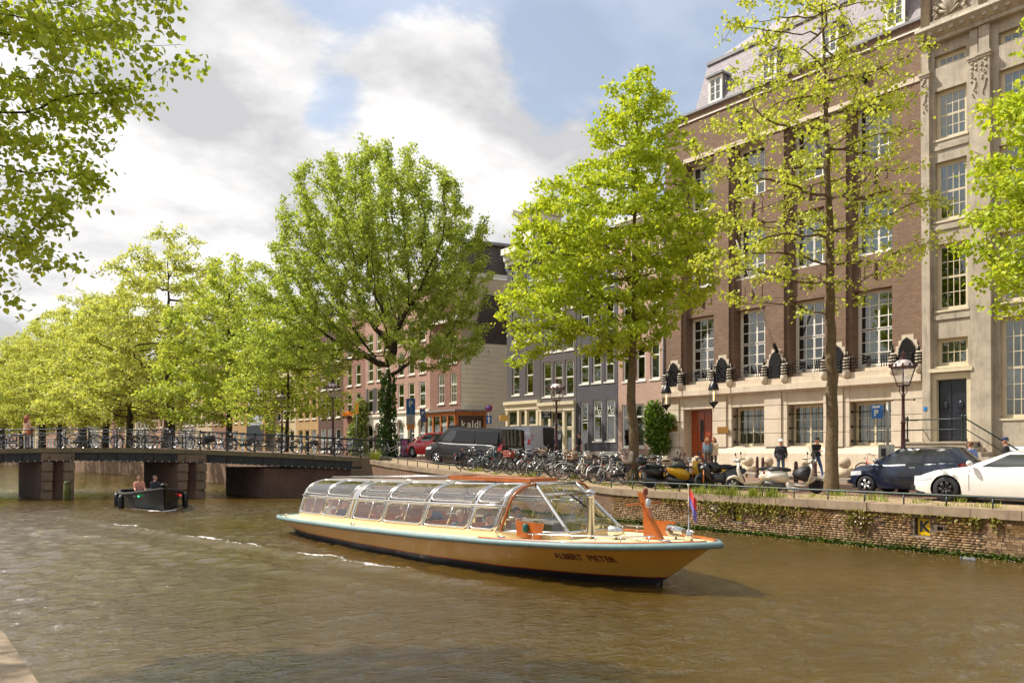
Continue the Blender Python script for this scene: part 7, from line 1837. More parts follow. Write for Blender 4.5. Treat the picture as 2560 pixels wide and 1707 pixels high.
    m = MB(); m.cbox((-0.84, 0, 0.66), (0.03, 0.07, 0.05)); me = m.mesh('rear_light'); me.materials.append(plain('bike_red', srgb(180, 20, 20), 0.3)); D['light'] = me
    m = MB(); m.lathe([(0.045, 0), (0.05, 0.06), (0.02, 0.10)], 8, (0.50, 0, 0.84), 'z'); me = m.mesh('lamp'); me.materials.append(M_chrome); D['lamp'] = me
    m = MB(); m.tube([(-0.45, 0.08, 0.30), (-0.5, 0.20, 0.01)], 0.012, 5); me = m.mesh('stand'); me.materials.append(M_trim); D['stand'] = me
    # extras
    m = MB()
    for s in (-1, 1): m.box((-0.74, s*0.16-0.06, 0.40), (-0.38, s*0.16+0.06, 0.74))
    m.box((-0.70, -0.2, 0.742), (-0.42, 0.2, 0.755)); me = soft(m, 0.02, 1); me.materials.append(M_trim); D['panniers'] = me
    m = MB()
    for k in range(4): z = 0.80+0.075*k; m.tube([(0.44, -0.2, z), (0.76, -0.2, z), (0.76, 0.2, z), (0.44, 0.2, z)], 0.014, 4, closed=True)
    for (x, y) in ((0.44, -0.2), (0.76, -0.2), (0.76, 0.2), (0.44, 0.2), (0.6, -0.2), (0.6, 0.2), (0.76, 0)): m.tube([(x, y, 0.78), (x, y, 1.04)], 0.012, 4)
    m.box((0.44, -0.2, 0.775), (0.76, 0.2, 0.79)); me = m.mesh('front_crate'); me.materials.append(M_trim); D['crate'] = me
    m = MB(); m.prism([(-0.72, 0.78), (-0.40, 0.78), (-0.36, 0.84), (-0.62, 0.88), (-0.72, 1.25), (-0.80, 1.26), (-0.78, 0.86)], -0.15, 0.15, 'y'); me = soft(m, 0.03, 2); me.materials.append(plain('beige_child_seat', srgb(176, 158, 138), 0.6)); D['child'] = me
    m = MB(); m.prism([(-0.40, -0.11), (-0.38, 0.11), (-0.26, 0.07), (-0.12, 0.03), (-0.10, 0), (-0.12, -0.03), (-0.26, -0.07)], 0.90, 0.965, 'z'); me = soft(m, 0.02, 2); me.materials.append(M_trim); D['cover'] = me
    return D
BP = bike_parts()
BC = {n: plain('bike_'+n, srgb(*c), 0.4, metal=0.1, var=0.15) for n, c in dict(black=(26, 26, 28), grey=(120, 118, 114), silver=(186, 184, 178), white=(214, 210, 202), cream=(200, 184, 148), blue=(50, 84, 120), teal=(92, 136, 148), green=(48, 66, 50), brown=(92, 64, 46), red=(140, 34, 32)).items()}
def bicycle(label, loc, rz, colour, extras=(), lean=0.0, frame='w', saddle=None, group='bicycles parked on the quay', steer=0.0, crate_c=None):
    t = thing('bicycle', label, 'bicycle', loc, rz, group); t.rotation_euler = (lean, 0, rz)
    c = BC[colour]; inst('frame', BP['frame_'+frame], c, t); inst('chain_case', BP['crank'], None, t)
    inst('wheel', BP['wheel'], None, t, (-0.54, 0, 0.355)); inst('wheel', BP['wheel'], None, t, (0.56, 0, 0.355), steer*0.7)
    inst('fork', BP['fork'], c, t); h = inst('handlebar', BP['bar'], None, t); inst('grips', BP['grip'], None, h)
    inst('saddle', BP['saddle'], saddle, t); inst('seat_post', BP['post'], None, t); inst('mudguards', BP['guard'], c if colour in ('white', 'silver', 'cream') else None, t)
    inst('luggage_rack', BP['rack'], None, t); inst('rear_light', BP['light'], None, t); inst('headlamp', BP['lamp'], None, t); inst('kickstand', BP['stand'], None, t)
    if 'panniers' in extras: inst('panniers', BP['panniers'], None, t)
    if 'crate' in extras: inst('front_crate', BP['crate'], crate_c, t)
    if 'child' in extras: inst('child_seat', BP['child'], None, t)
    return t
M_sadb = plain('brown_saddle', srgb(128, 74, 42), 0.6); M_crr = plain('red_crate', srgb(178, 66, 36), 0.6); M_crw = plain('wicker', srgb(166, 126, 78), 0.8)
def park_bikes():
    rnd = random.Random(77)
    cn = ['grey', 'silver', 'black', 'teal', 'black', 'brown', 'grey', 'black', 'cream', 'silver', 'black', 'grey', 'green', 'black', 'white', 'silver', 'black', 'grey', 'blue', 'black', 'cream', 'grey', 'black', 'silver', 'black', 'teal', 'grey', 'black', 'brown', 'silver', 'black', 'grey', 'white', 'black', 'silver', 'grey']
    rows = [(1.7, 'front'), (3.15, 'middle'), (4.5, 'back')]
    nth = ['first', 'second', 'third', 'fourth', 'fifth', 'sixth', 'seventh', 'eighth', 'ninth', 'tenth', 'eleventh', 'twelfth', 'thirteenth', 'fourteenth']
    k = 0
    for off, rn in rows:
        n = 14 if rn == 'front' else 12; y0, y1 = (29.9, 20.6) if rn == 'front' else ((29.3, 20.0) if rn == 'middle' else (28.6, 19.4))
        for i in range(n):
            y = y0+(y1-y0)*i/(n-1)+rnd.uniform(-0.14, 0.14); x = XQ+off+rnd.uniform(-0.15, 0.15)
            side = 1 if rnd.random() < 0.6 else -1; rz = (0 if side > 0 else pi) + radians(rnd.uniform(-32, 20)); col = cn[(k*7+3) % len(cn)] if k else 'grey'
            ex = []; cc = None; desc = ''
            if rn == 'front' and i == 0: ex = ['panniers']; desc = ' with dark panniers'
            elif rn == 'front' and i == 13: ex = ['child']; col = 'white'; desc = ' with a beige child seat'
            elif rn == 'front' and i == 5: ex = ['crate']; cc = M_crr; desc = ' with an orange red crate'
            elif rn == 'middle' and i == 9: ex = ['crate']; cc = BC['teal']; desc = ' with a light blue crate'
            else:
                r = rnd.random()
                if r < 0.2: ex = ['crate']; cc = rnd.choice([None, M_crw]); desc = ' with a wicker front basket' if cc else ' with a black front crate'
                elif r < 0.38: ex = ['panniers']; desc = ' with black panniers'
            if rn == 'front' and i == 2: col = 'teal'
            sd = M_sadb if rnd.random() < 0.3 else None
            bicycle(f'{col} bicycle{desc}, {nth[i]} from the van end of the {rn} row', (x, y, zs(y)-0.005), rz, col, ex, radians(rnd.uniform(-9, 9)), rnd.choice('wwm'), sd, 'bicycles massed on the quay beside the lime', rnd.uniform(-0.5, 0.5), cc); k += 1
park_bikes()
bicycle('white bicycle leaning beside the big elm trunk', (22.9, 39.3, zs(39)), radians(-62), 'white', (), radians(6), 'w', None, 'bicycles near the bridge end')
bicycle('black bicycle just right of the lime trunk', (22.8, 19.3, zs(19.3)), radians(150), 'black', (), radians(6), 'w', None, 'bicycles beside the scooters')
bicycle('grey bicycle behind the scooters right of the lime', (24.0, 19.0, zs(19)), radians(20), 'grey', (), radians(-6), 'm', None, 'bicycles beside the scooters')
bicycle('red bicycle chained in front of the stone base by the parking meter', (33.3, y_at(2190, 33.3), 0.12), radians(100), 'red', (), radians(8), 'w', M_sadb, 'bicycles beside the scooters')
def bridge_bikes():
    rnd = random.Random(5); nth = ['first', 'second', 'third', 'fourth', 'fifth', 'sixth', 'seventh', 'eighth', 'ninth', 'tenth', 'eleventh']
    ang = atan2(BD.y, BD.x)
    for w, rn, ts in ((0.62, 'near', [1.0, 2.3, 4.3, 6.5, 8.6, 10.5, 12.3, 14.2, 19.0]), (BW-0.62, 'far', [2.0, 4.2, 6.0, 7.9, 9.7, 11.4, 13.3, 15.6, 17.4])):
        for i, t in enumerate(ts):
            t += rnd.uniform(-0.2, 0.2); col = rnd.choice(['black', 'black', 'grey', 'green', 'silver', 'blue', 'brown']); p = bp(t, w, zd(t)); ex = ['panniers'] if rnd.random() < 0.2 else []
            if rn == 'near' and i == 8: col = 'blue'
            bicycle(f'{col} bicycle against the {rn} bridge railing, {nth[i]} from the elm', p, ang + (pi if rnd.random() < 0.5 else 0)+rnd.uniform(-0.12, 0.12), col, ex, radians(5 if rn == 'far' else -5), rnd.choice('wm'), None, 'bicycles against the bridge railings')
bridge_bikes()

# ================================================================== SCOOTERS
M_smoke = plain('grey_plastic', srgb(70, 70, 72), 0.4)
M_yel = plain('yellow_paint', srgb(226, 172, 20), 0.3, coat=0.4); M_sblk = plain('scooter_black', srgb(22, 22, 24), 0.3, coat=0.4); M_swht = plain('scooter_cream', srgb(206, 198, 180), 0.3, coat=0.4)
def scooter(label, loc, rz, main, second, style='sport', extras=(), steer=0.25, lean=0.09):
    t = thing('motor_scooter', label, 'scooter', loc, rz, 'scooters parked on the quay'); t.rotation_euler = (lean, 0, rz)
    r = 0.235 if style != 'moto' else 0.29; wf, wr = 0.66, -0.62
    wm = wheel_mesh(r, 0.11, M_alloy if style == 'retro' else M_alloyd, 5, 0.66)
    f = empty('front_assembly', (0.50, 0, 0), steer, t)
    inst('front_wheel', wm, None, f, (wf-0.50, 0, r)); inst('rear_wheel', wm, None, t, (wr, 0, r))
    def part(nm, poly, hwid, mat, bev=0.03, par=None, dx=0): me = soft(MB().prism([(p[0]-dx, p[1]) for p in poly], -hwid, hwid, 'y'), bev, 3); return mobj(nm, me, mat, par or t)
    if style == 'retro':
        part('rear_body', [(-0.86, 0.42), (-0.90, 0.60), (-0.70, 0.73), (-0.30, 0.74), (-0.16, 0.62), (-0.16, 0.36), (-0.30, 0.28), (-0.62, 0.34)], 0.20, main, 0.09)
        part('floorboard', [(-0.24, 0.26), (0.30, 0.24), (0.40, 0.34), (0.36, 0.36), (0.26, 0.30), (-0.24, 0.34)], 0.17, main, 0.015)
        part('leg_shield', [(0.28, 0.28), (0.42, 0.30), (0.54, 0.72), (0.50, 0.96), (0.44, 0.96), (0.44, 0.72)], 0.20, main, 0.03)
        part('front_mudguard', [(0.42, 0.30), (0.46, 0.48), (0.62, 0.55), (0.80, 0.49), (0.90, 0.32), (0.80, 0.40), (0.64, 0.45)], 0.085, main, 0.03, f, 0.50)
        part('headset', [(0.40, 0.94), (0.58, 0.96), (0.60, 1.06), (0.46, 1.10), (0.38, 1.04)], 0.10, main, 0.04, f, 0.50)
        MB().lathe([(0.07, 0), (0.075, 0.02), (0.03, 0.03)], 12, (0.10, 0, 1.02), 'x').build('headlamp', M_lampg, f)
    else:
        part('rear_body', [(-0.95, 0.62), (-0.92, 0.74), (-0.40, 0.73), (-0.12, 0.60), (-0.10, 0.30), (-0.36, 0.26), (-0.66, 0.46)], 0.18, second, 0.05)
        part('floorboard', [(-0.22, 0.24), (0.30, 0.24), (0.42, 0.36), (0.28, 0.32), (-0.22, 0.34)], 0.17, M_trim, 0.015)
        part('leg_shield', [(0.26, 0.28), (0.46, 0.30), (0.62, 0.68), (0.64, 0.82), (0.50, 0.98), (0.44, 0.94), (0.42, 0.70)], 0.20, main, 0.05)
        part('front_mudguard', [(0.44, 0.34), (0.50, 0.50), (0.66, 0.55), (0.84, 0.48), (0.90, 0.36), (0.80, 0.44), (0.64, 0.48)], 0.075, main, 0.02, f, 0.50)
        part('headlamp', [(0.56, 0.70), (0.645, 0.72), (0.655, 0.82), (0.56, 0.86)], 0.12, M_lampg, 0.03)
        MB().tube([(0.12, 0.07, 0.68), (0.16, 0.07, 0.26)], 0.024, 6).build('fork_leg', plain('fork_gold', srgb(200, 120, 60), 0.4), f)
    part('seat', [(-0.84, 0.74), (-0.80, 0.82), (-0.52, 0.84), (-0.16, 0.80), (-0.06, 0.74), (-0.20, 0.70)], 0.14, M_trim, 0.04)
    m = MB(); m.tube([(-0.12, -0.33, 1.06), (-0.06, -0.2, 1.06), (-0.02, 0, 1.02), (-0.06, 0.2, 1.06), (-0.12, 0.33, 1.06)], 0.014, 6); m.tube([(-0.02, 0, 0.60), (-0.04, 0, 1.02)], 0.03, 6); h = m.build('handlebar', M_sblk, f)
    for s in (-1, 1):
        m = MB(); m.tube([(-0.06, s*0.22, 1.06), (-0.02, s*0.27, 1.22)], 0.008, 5); m.sphere((-0.02, s*0.28, 1.25), (0.02, 0.065, 0.05), 8, 6); m.build('mirror', M_sblk, h)
        m = MB(); m.tube([(-0.15, s*0.34, 1.06), (-0.07, s*0.24, 1.06)], 0.02, 6); m.build('grip', M_trim, h)
    m = MB(); m.tube([(-0.20, -0.14, 0.30), (-0.50, -0.17, 0.28), (-0.92, -0.18, 0.36)], [0.03, 0.055, 0.06], 8); m.build('exhaust', M_smoke, t)
    m = MB(); m.cbox((-0.45, 0.0, 0.30), (0.42, 0.26, 0.20)); mobj('engine', soft(m, 0.05), M_smoke, t)
    part('tail_lamp', [(-0.96, 0.62), (-0.90, 0.60), (-0.88, 0.70), (-0.95, 0.70)], 0.07, M_tail, 0.01)
    m = MB(); m.box((-1.0, -0.06, 0.42), (-0.985, 0.06, 0.56)); m.build('number_plate', M_plate, t, fix=False)
    m = MB(); m.tube([(-0.2, 0.1, 0.24), (-0.25, 0.16, 0.0)], 0.014, 5); m.build('kickstand', M_trim, t)
    if 'topbox' in extras: m = MB(); m.prism([(-1.16, 0.84), (-1.18, 1.0), (-1.08, 1.12), (-0.86, 1.13), (-0.72, 1.0), (-0.74, 0.86)], -0.20, 0.20, 'y'); mobj('top_box', soft(m, 0.06, 3), M_sblk, t)
    if 'screen' in extras: m = MB(); m.smooth = True; m.grid([[(0.10-0.16*k/4, 0.20*q*(1-0.25*k/4), 1.05+0.42*k/4) for q in np.linspace(-1, 1, 6)] for k in range(5)]); m.build('windscreen', glassmat('scooter_screen', (0.9, 0.9, 0.9), 0.12), f)
    if 'apron' in extras: part('leg_apron', [(0.36, 0.36), (0.44, 0.40), (0.50, 0.86), (0.30, 0.88), (-0.08, 0.66), (-0.02, 0.50)], 0.19, M_trim, 0.05)
    if 'tank' in extras: part('tank', [(-0.10, 0.70), (0.02, 0.92), (0.34, 0.98), (0.48, 0.84), (0.30, 0.62), (-0.02, 0.56)], 0.15, main, 0.06); part('belly', [(-0.30, 0.26), (0.26, 0.26), (0.34, 0.56), (-0.2, 0.60)], 0.15, M_smoke, 0.05)
    return t
def sc_at(u, X): Y = y_at(u, X); return (X, Y, zs(Y)+0.0)
scooter('black scooter with a top box right of the lime trunk', sc_at(1668, 22.1), radians(-38), M_sblk, M_sblk, 'sport', ('topbox', 'screen'))
scooter('yellow and black scooter behind the black one', sc_at(1728, 22.6), radians(-35), M_sblk, M_yel, 'sport', ())
scooter('yellow scooter with dark apron standing behind the motorcycle', sc_at(1775, 23.6), radians(130), M_yel, M_yel, 'sport', ('apron',))
scooter('black motorcycle with yellow fork between the scooters', sc_at(1800, 22.3), radians(150), M_sblk, M_smoke, 'moto', ('tank',))
scooter('cream retro scooter seen from behind with orange plate', sc_at(1884, 22.2), radians(128), M_swht, M_swht, 'retro', ())
scooter('cream retro scooter with windscreen nearest the slender tree', sc_at(1986, 22.4), radians(-52), M_swht, M_swht, 'retro', ('screen', 'apron'))
# ================================================================== STREET FURNITURE
M_lamp = plain('dark_red_lamp_iron', srgb(70, 34, 30), 0.4, metal=0.2, var=0.2)
M_lglass = glassmat('lamp_glass', (0.92, 0.93, 0.93), 0.14, 0.8)
def lamp(label, loc, s=1.0):
    t = thing('street_lamp', label, 'street lamp', loc, 0.4, 'crown lanterns'); t.scale = (s,)*3
    MB().lathe([(0.17, 0), (0.17, 0.35), (0.12, 0.42), (0.13, 0.5), (0.09, 0.6), (0.085, 1.1), (0.11, 1.15), (0.075, 1.22), (0.06, 2.2), (0.085, 2.25), (0.055, 2.3), (0.045, 3.05), (0.065, 3.1), (0.04, 3.15), (0.035, 3.42)], 12).build('post', M_lamp, t)
    m = MB(); m.tube([(0, -0.32, 2.98), (0, 0.32, 2.98)], 0.014, 6); m.sphere((0, -0.32, 2.98), 0.035, 6, 5); m.sphere((0, 0.32, 2.98), 0.035, 6, 5); m.build('ladder_bar', M_lamp, t)
    g = MB()
    for k in range(4): a = pi/2*k+pi/4; g.tube([(0.02*cos(a), 0.02*sin(a), 3.1), (0.16*cos(a), 0.16*sin(a), 3.25), (0.14*cos(a), 0.14*sin(a), 3.43)], 0.011, 5)
    g.build('scrolls', M_lamp, t)
    fr = MB()
    for k in range(6): a = 2*pi*k/6; fr.tube([(0.20*cos(a), 0.20*sin(a), 3.45), (0.40*cos(a), 0.40*sin(a), 4.02)], 0.013, 4)
    fr.tube([(0.20*cos(2*pi*k/6), 0.20*sin(2*pi*k/6), 3.45) for k in range(6)], 0.016, 4, closed=True); fr.tube([(0.41*cos(2*pi*k/6), 0.41*sin(2*pi*k/6), 4.03) for k in range(6)], 0.025, 5, closed=True); fr.lathe([(0.19, 3.42), (0.19, 3.45)], 8); ln = fr.build('lantern_frame', M_lamp, t)
    m = MB(); m.lathe([(0.19, 3.46), (0.385, 4.02)], 6, cap=False); m.sm = [False]*len(m.sm); m.build('glass', M_lglass, ln)
    m = MB(); m.lathe([(0.30, 4.04), (0.28, 4.14), (0.20, 4.24), (0.11, 4.28)], 12, cap=False); m.build('white_dome', plain('opal_dome', srgb(214, 200, 196), 0.4), ln)
    c = MB(); c.lathe([(0.11, 4.27), (0.12, 4.34), (0.07, 4.38), (0.09, 4.46), (0.05, 4.52), (0.01, 4.58)], 10)
    for k in range(12): a = 2*pi*k/12; c.cbox((0.40*cos(a), 0.40*sin(a), 4.09), (0.05, 0.05, 0.10))
    c.build('crown', M_lamp, ln)
Yl = y_at(2258, 25.7); lamp('crown lantern behind the dark blue hatchback', (25.7, Yl, 0))
Yl = y_at(1391, 25.6); lamp('crown lantern rising out of the bicycles in front of the shop', (25.6, Yl, zs(Yl)), 0.98)
p = zc_pt(832, 46.0); lamp('crown lantern on the bridge left of the elm', (p.x, p.y, 0.98))
p = zc_pt(705, 53.5); lamp('crown lantern among slim trunks beyond the bridge', (p.x, p.y, 0.85), 1.0)

M_ball = stonemat('bollard_stone', srgb(198, 178, 150), srgb(172, 152, 124), streak=0.3)
def ball(u, label):
    X = 33.55; Y = y_at(u, X); t = thing('ball_bollard', label, 'bollard', (X, Y, 0.12), 0, 'stone balls in front of the stone base')
    me = soft(MB().box((-0.3, -0.3, 0), (0.3, 0.3, 0.42)), 0.03); mobj('block', me, M_ball, t); MB().sphere((0, 0, 0.66), 0.26, 18, 12).build('ball', M_ball, t)
    return Y
BY = [ball(u, f'round stone ball on a block, {o} from the left') for u, o in ((1665, 'first'), (1741, 'second'), (1871, 'third'), (1920, 'fourth'), (2018, 'fifth'), (2112, 'sixth'))]
for k in range(1, len(BY)-1):
    if k == 2: continue
    a, b = BY[k], BY[k+1]; t = thing('bollard_chain', f'iron chain hanging between the {["", "second", "third", "fourth", "fifth"][k]} stone ball and the next', 'chain', (33.3, a, 0.12), 0, 'chains between the stone balls')
    m = MB(); n = 26
    for i in range(n):
        s = i/(n-1); y = (b-a)*s; z = 0.62-0.42*4*s*(1-s); m.tube([(0.03*cos(q)*(i % 2)+0.0, y+0.045*sin(q), z+0.03*cos(q)*((i+1) % 2)) for q in np.linspace(0, 2*pi, 7)[:-1]], 0.011, 4, closed=True)
    o = m.build('links', M_black, t); o['kind'] = 'stuff'
M_post = plain('brown_bollard_iron', srgb(84, 56, 50), 0.5, var=0.2)
for k, (u, X) in enumerate(((2038, 31.2), (1907, 31.2), (1700, 31.2), (1990, 25.4), (1893, 31.6))):
    Y = y_at(u, X); t = thing('street_post', ['brown iron post in front of the man in black', 'brown iron post behind the cream scooter', 'brown iron post behind the black scooter', 'short iron post under the scooter with windscreen', 'slim brown post left of the white capped man'][k], 'post', (X, Y, zs(Y)), 0, 'brown iron posts')
    MB().lathe([(0.11, 0), (0.10, 0.12), (0.085, 0.15), (0.07, 0.72), (0.085, 0.75), (0.06, 0.80), (0.075, 0.86), (0.05, 0.94), (0.01, 0.97)], 10).build('shaft', M_post, t); MB().lathe([(0.095, 0.28), (0.095, 0.33)], 10).build('collar', M_post, t)
M_pblue = plain('parking_blue', srgb(20, 104, 172), 0.4)
def meter():
    X = 26.6; Y = y_at(2216, X); t = thing('parking_meter', 'pale grey parking machine with blue P sign on a pole', 'parking meter', (X, Y, 0))
    mg = plain('pale_grey_metal', srgb(178, 172, 160), 0.5)
    mobj('cabinet', soft(MB().box((-0.18, -0.2, 0), (0.18, 0.2, 1.55)), 0.02), mg, t)
    MB().box((-0.192, -0.07, 1.15), (-0.18, 0.09, 1.42)).build('screen', M_trim, t, fix=False); MB().box((-0.192, -0.1, 0.85), (-0.18, 0.06, 0.98)).build('card_slot', M_smoke, t, fix=False)
    MB().tube([(0.05, -0.02, 1.5), (0.05, -0.02, 3.0)], 0.045, 8).build('pole', mg, t)
    s = empty('p_sign', (0, 0.10, 2.45), 0, t); MB().box((-0.19, 0.0, 0), (0.0, 0.32, 0.46)).build('board', M_pblue, s, fix=False)
    me = text_mesh('P', 0.30, 0.003, 0.008); o = mobj('letter', me, M_white, s, (-0.194, 0.16, 0.17)); o.rotation_euler = (radians(90), 0, radians(-90))
    MB().box((-0.194, 0.04, 0.35), (-0.19, 0.28, 0.42)).build('caption', M_white, s, fix=False)
meter()
def pole_sign(label, u, zc, zg, parts, lean=0.0, h=3.2, r=0.03, cat='sign'):
    p = zc_pt(u, zc); t = thing('road_sign', label, cat, (p.x, p.y, zg), -YAW, 'road signs by the bridge'); t.rotation_euler = (0, lean, -YAW)
    MB().tube([(0, 0, 0), (0, 0, h)], r, 8).build('pole', plain('grey_pole', srgb(150, 146, 140), 0.5, metal=0.3), t)
    for fn in parts: fn(t)
def board(nm, z0, z1, w, c, txt=None, tc=(235, 235, 235), ts=0.4, dx=0.0):
    def f(t):
        MB().box((dx-w/2, -0.06, z0), (dx+w/2, -0.04, z1)).build(nm, plain('sign_%d_%d_%d' % c, srgb(*c), 0.45), t, fix=False)
        if txt: o = mobj('lettering', text_mesh(txt, ts, 0.003, 0.006), plain('sign_txt', srgb(*tc), 0.5), t, (dx, -0.064, (z0+z1)/2+(z1-z0)*0.16)); o.rotation_euler = (radians(90), 0, 0)
    return f
def disc(nm, z, r, c, ring=None):
    def f(t):
        MB().lathe([(0.0, -0.05), (r, -0.05), (r, -0.03)], 20, (0, 0, z), 'y').build(nm, plain('sign_%d_%d_%d' % c, srgb(*c), 0.45), t)
        if ring:
            MB().lathe([(r*0.8, -0.056), (r, -0.056)], 20, (0, 0, z), 'y', cap=False).build('ring', plain('sign_%d_%d_%d' % ring, srgb(*ring), 0.45), t)
            m = MB(); m.tube([(-r*0.55, -0.056, z+r*0.55), (r*0.55, -0.056, z-r*0.55)], r*0.08, 4); m.tube([(-r*0.55, -0.056, z-r*0.55), (r*0.55, -0.056, z+r*0.55)], r*0.08, 4); m.build('cross', plain('sign_%d_%d_%d' % ring, srgb(*ring), 0.45), t)
    return f
pole_sign('blue parking board with orange disc on a tall pole right of the elm', 1027, 50.5, 0.9, [board('blue_board', 2.7, 3.75, 0.58, (30, 96, 150), 'P', (230, 236, 240), 0.55), board('grey_board', 2.05, 2.68, 0.56, (170, 166, 158)), board('orange_board', 1.75, 2.1, 0.5, (224, 132, 40))], 0, 3.8, 0.07)
pole_sign('tilted blue sign on a leaning pole left of the orange bay', 1072, 52.0, 0.9, [board('blue_board', 2.3, 3.2, 0.36, (74, 92, 130), 'P', (220, 224, 230), 0.32, -0.05)], -0.12, 3.3, 0.03)
pole_sign('yellow board on a slim white pole behind the bridge railing', 889, 47.5, 0.95, [board('yellow_board', 2.6, 3.3, 0.22, (236, 176, 20))], 0.03, 3.5, 0.025)
pole_sign('red ringed no stopping disc above a white arrow sign on the side wall', 1222, 57.5, 0.9, [disc('disc', 3.5, 0.28, (40, 70, 140), (190, 40, 36)), board('arrow_board', 2.35, 2.95, 0.42, (20, 86, 160)), lambda t: MB().prism([(0, 2.9), (0.13, 2.72), (0.05, 2.72), (0.05, 2.42), (-0.05, 2.42), (-0.05, 2.72), (-0.13, 2.72)], -0.068, -0.062, 'y').build('arrow', M_white, t)], 0, 3.8, 0.03)
p = zc_pt(1013, 48.5); t = thing('menu_board', 'black pavement board with pink menu beside the elm', 'sign', (p.x, p.y, 0.9), -YAW)
MB().box((-0.30, -0.05, 0.0), (0.30, 0.05, 1.15)).build('board', M_black, t, fix=False); MB().box((-0.22, -0.056, 0.1), (0.14, -0.051, 1.05)).build('poster', plain('pink_poster', srgb(206, 120, 160), 0.6), t, fix=False)
p = zc_pt(1190, 33.0); X, Y = 31.9, y_at(1165, 31.9)

# ================================================================== PEDESTRIANS
def ped(u, X, label, face, pose, **k):
    Y = y_at(u, X); z = zs(Y) + (0.12 if X > XQ+SW else 0.0); return person(label, (X, Y, z), radians(face), pose, **k)
ped(1952, 31.7, 'man in white cap and dark jacket standing behind the scooters', 215, POCKET, top=(44, 44, 50), trousers=(90, 110, 130), hair=None, hat=(232, 230, 228), scale=1.02, coat=0.2)
ped(2040, 32.0, 'man in black jacket and jeans walking beside the slender tree', 250, dict(WALK, armr=(20, 6, 80), armin=0.5), top=(22, 22, 24), trousers=(58, 82, 124), hair=None, hat=(40, 52, 44), shoes=(190, 186, 180), scale=1.04, coat=0.16)
ped(1768, 32.6, 'woman in denim jacket with long hair by the brown door', 20, STAND, top=(104, 124, 140), trousers=(90, 84, 80), hair=(150, 98, 64), hairlen=0.28, scale=0.95)
ped(1785, 32.9, 'woman in beige coat beside the denim jacket', 190, dict(armr=(30, 6, 100), armin=0.3), top=(206, 184, 150), trousers=(70, 64, 62), hair=(120, 78, 52), hairlen=0.25, scale=0.95, coat=0.3)
ped(2428, 31.8, 'woman with short hair in a light blue hooded top', 60, WALK2, top=(128, 148, 200), trousers=(60, 66, 84), hair=(110, 66, 42), scale=0.97, coat=0.12)
ped(2517, 31.4, 'man in navy cap and black hooded jacket at the right edge', 95, WALK, top=(36, 38, 40), trousers=(50, 52, 60), hair=(150, 140, 130), hat=(44, 56, 92), scale=1.05, coat=0.12)
ped(1450, 30.4, 'man in black T shirt walking past the open van', 130, dict(WALK, sleeve=0), top=(26, 26, 28), trousers=(44, 44, 48), hair=(36, 28, 24), scale=1.03)
ped(1398, 29.0, 'person in dark blue bending at the open rear door of the van', 80, dict(lean=38, arml=(50, 6, 30), armr=(60, 6, 30), head=10), top=(38, 44, 60), trousers=(40, 42, 48), hair=(44, 34, 30))
ped(1327, 31.0, 'bald man whose head shows above the black van', 150, STAND, top=(120, 110, 100), hair=None, scale=1.12)
p = zc_pt(940, 54.5); person('man in grey coat looking at his phone at the bridge end', (p.x, p.y, 0.90), radians(160), PHONE, (126, 116, 108), (120, 92, 74), (200, 196, 190), (60, 36, 28), scale=1.02, coat=0.35)
p = zc_pt(1045, 51.5); person('white haired person in pale jacket sitting outside the corner house', (p.x, p.y, 0.92), radians(210), SIT, (206, 198, 184), (90, 90, 96), hair=(220, 210, 200), group='people on the terrace')
p = zc_pt(1059, 51.0); person('white haired person in dark vest on the terrace', (p.x, p.y, 0.92), radians(240), SIT2, (70, 60, 58), (60, 60, 66), hair=(224, 214, 206), group='people on the terrace', scale=0.95)
for k, (u, zc) in enumerate(((1045, 51.5), (1059, 51.0))):
    p = zc_pt(u, zc); t = thing('terrace_chair', ['wicker chair under the person in the pale jacket', 'wicker chair under the person in the dark vest'][k], 'chair', (p.x, p.y, 0.90), radians(210+30*k), 'terrace chairs')
    mw = plain('wicker_grey', srgb(168, 160, 150), 0.8); MB().box((-0.22, -0.22, 0.38), (0.24, 0.22, 0.42)).build('seat', mw, t, fix=False); MB().box((-0.26, -0.24, 0.42), (-0.21, 0.24, 0.9)).build('backrest', mw, t, fix=False)
    for (x, y) in ((-0.2, -0.2), (-0.2, 0.2), (0.2, -0.2), (0.2, 0.2)): MB().tube([(x, y, 0), (x, y, 0.38)], 0.016, 5).build('leg', mw, t)
tt = 17.35; p = bp(tt, 1.05, zd(tt)); person('woman with long auburn hair and shoulder bag standing on the bridge', p, atan2(-BN.y, -BN.x)+2.6, dict(POCKET), (206, 166, 130), (120, 116, 120), hair=(140, 78, 48), hairlen=0.34, bag=(172, 96, 54), coat=0.3)
tt = 18.3; bicycle('blue bicycle beside the woman on the bridge', bp(tt, 0.75, zd(tt)), atan2(BD.y, BD.x), 'blue', (), radians(5), 'w', None, 'bicycles against the bridge railings')
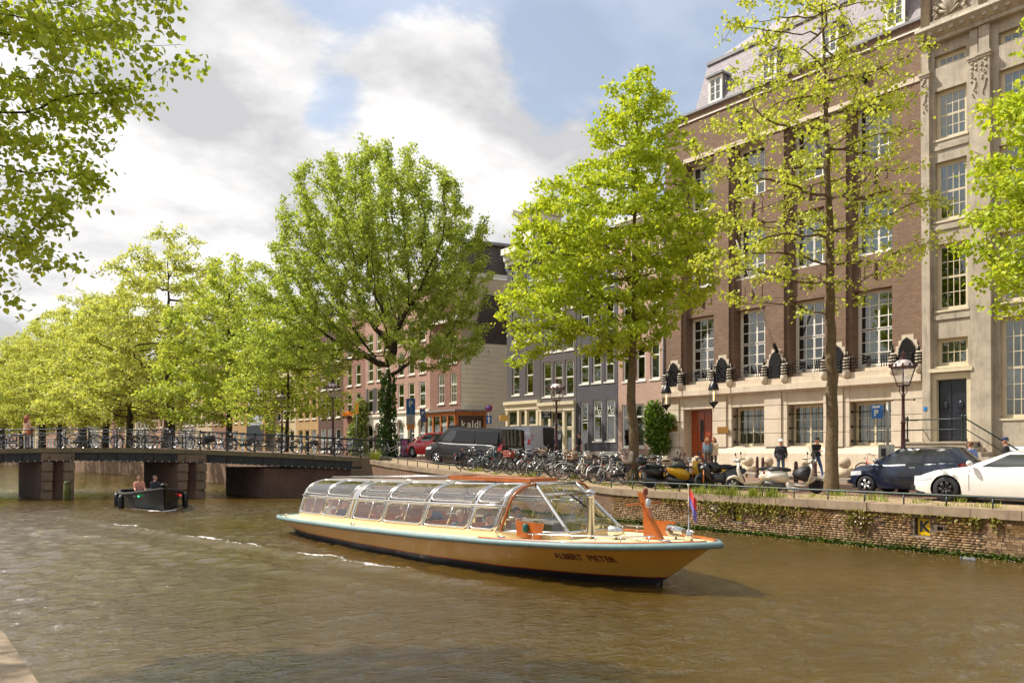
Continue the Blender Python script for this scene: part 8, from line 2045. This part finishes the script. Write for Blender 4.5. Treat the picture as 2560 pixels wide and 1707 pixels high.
# gull on the coping, drifting bottle
def gull():
    X = XQ+1.0; Y = y_at(1980, X); t = thing('gull', 'white gull standing by the rail in front of the cream scooter', 'bird', (X, Y, zs(Y)), radians(160)); mw = plain('gull_white', srgb(226, 220, 212), 0.7)
    m = MB(); m.smooth = True
    prof = [(-0.26, 0.005, 0.20), (-0.18, 0.035, 0.20), (-0.06, 0.075, 0.20), (0.06, 0.078, 0.22), (0.12, 0.055, 0.28), (0.14, 0.042, 0.33), (0.155, 0.045, 0.375), (0.175, 0.03, 0.385), (0.20, 0.008, 0.38)]
    m.tube([(a, 0, c) for a, r, c in prof], [r for a, r, c in prof], 12); m.build('body', mw, t)
    m = MB(); m.tube([(0.19, 0, 0.38), (0.25, 0, 0.365)], [0.012, 0.004], 6); m.build('beak', plain('beak', srgb(220, 150, 40), 0.5), t)
    for s in (-1, 1):
        m = MB(); m.sphere((-0.07, s*0.06, 0.215), (0.17, 0.025, 0.06), 10, 6); m.build('wing', plain('gull_grey', srgb(186, 184, 182), 0.7), t)
        m = MB(); m.tube([(0.02, s*0.03, 0.16), (0.02, s*0.03, 0.005)], 0.007, 5); m.cbox((0.045, s*0.03, 0.005), (0.06, 0.04, 0.008)); m.build('leg', plain('gull_leg', srgb(200, 150, 130), 0.6), t)
gull()
Yb = y_at(2422, 19.3); t = thing('plastic_bottle', 'clear plastic bottle floating near the quay wall', 'bottle', (19.3, Yb, WZ+0.03), radians(95))
MB().lathe([(0.03, -0.14), (0.038, -0.12), (0.038, 0.06), (0.015, 0.12), (0.015, 0.14)], 10, axis='x').build('body', glassmat('bottle_plastic', (0.8, 0.88, 0.95), 0.3), t); MB().lathe([(0.018, 0.14), (0.018, 0.165)], 8, axis='x').build('cap', M_pblue, t)
# dark moored boat seen under the bridge
p = zc_pt(140, 100.0)
t = thing('moored_boat', 'dark moored boat seen between the bridge piers far away', 'boat', (p.x-1.0, p.y, WZ), radians(96))
m = MB(); m.smooth = True; xs = np.linspace(-4, 4, 14); bw = lambda x: 1.2*(1-(abs(x)/4.05)**4)**0.5
for s in (-1, 1): m.grid([[(x, s*bw(x)*0.8, -0.3), (x, s*bw(x), 0.3), (x, s*bw(x), 0.9)] for x in xs], flip=s < 0)
m.build('hull', M_boot, t); MB().box((-2.6, -0.8, 0.75), (1.6, 0.8, 1.5)).build('cabin', plain('boat_cabin', srgb(90, 84, 78), 0.6), t, fix=False)
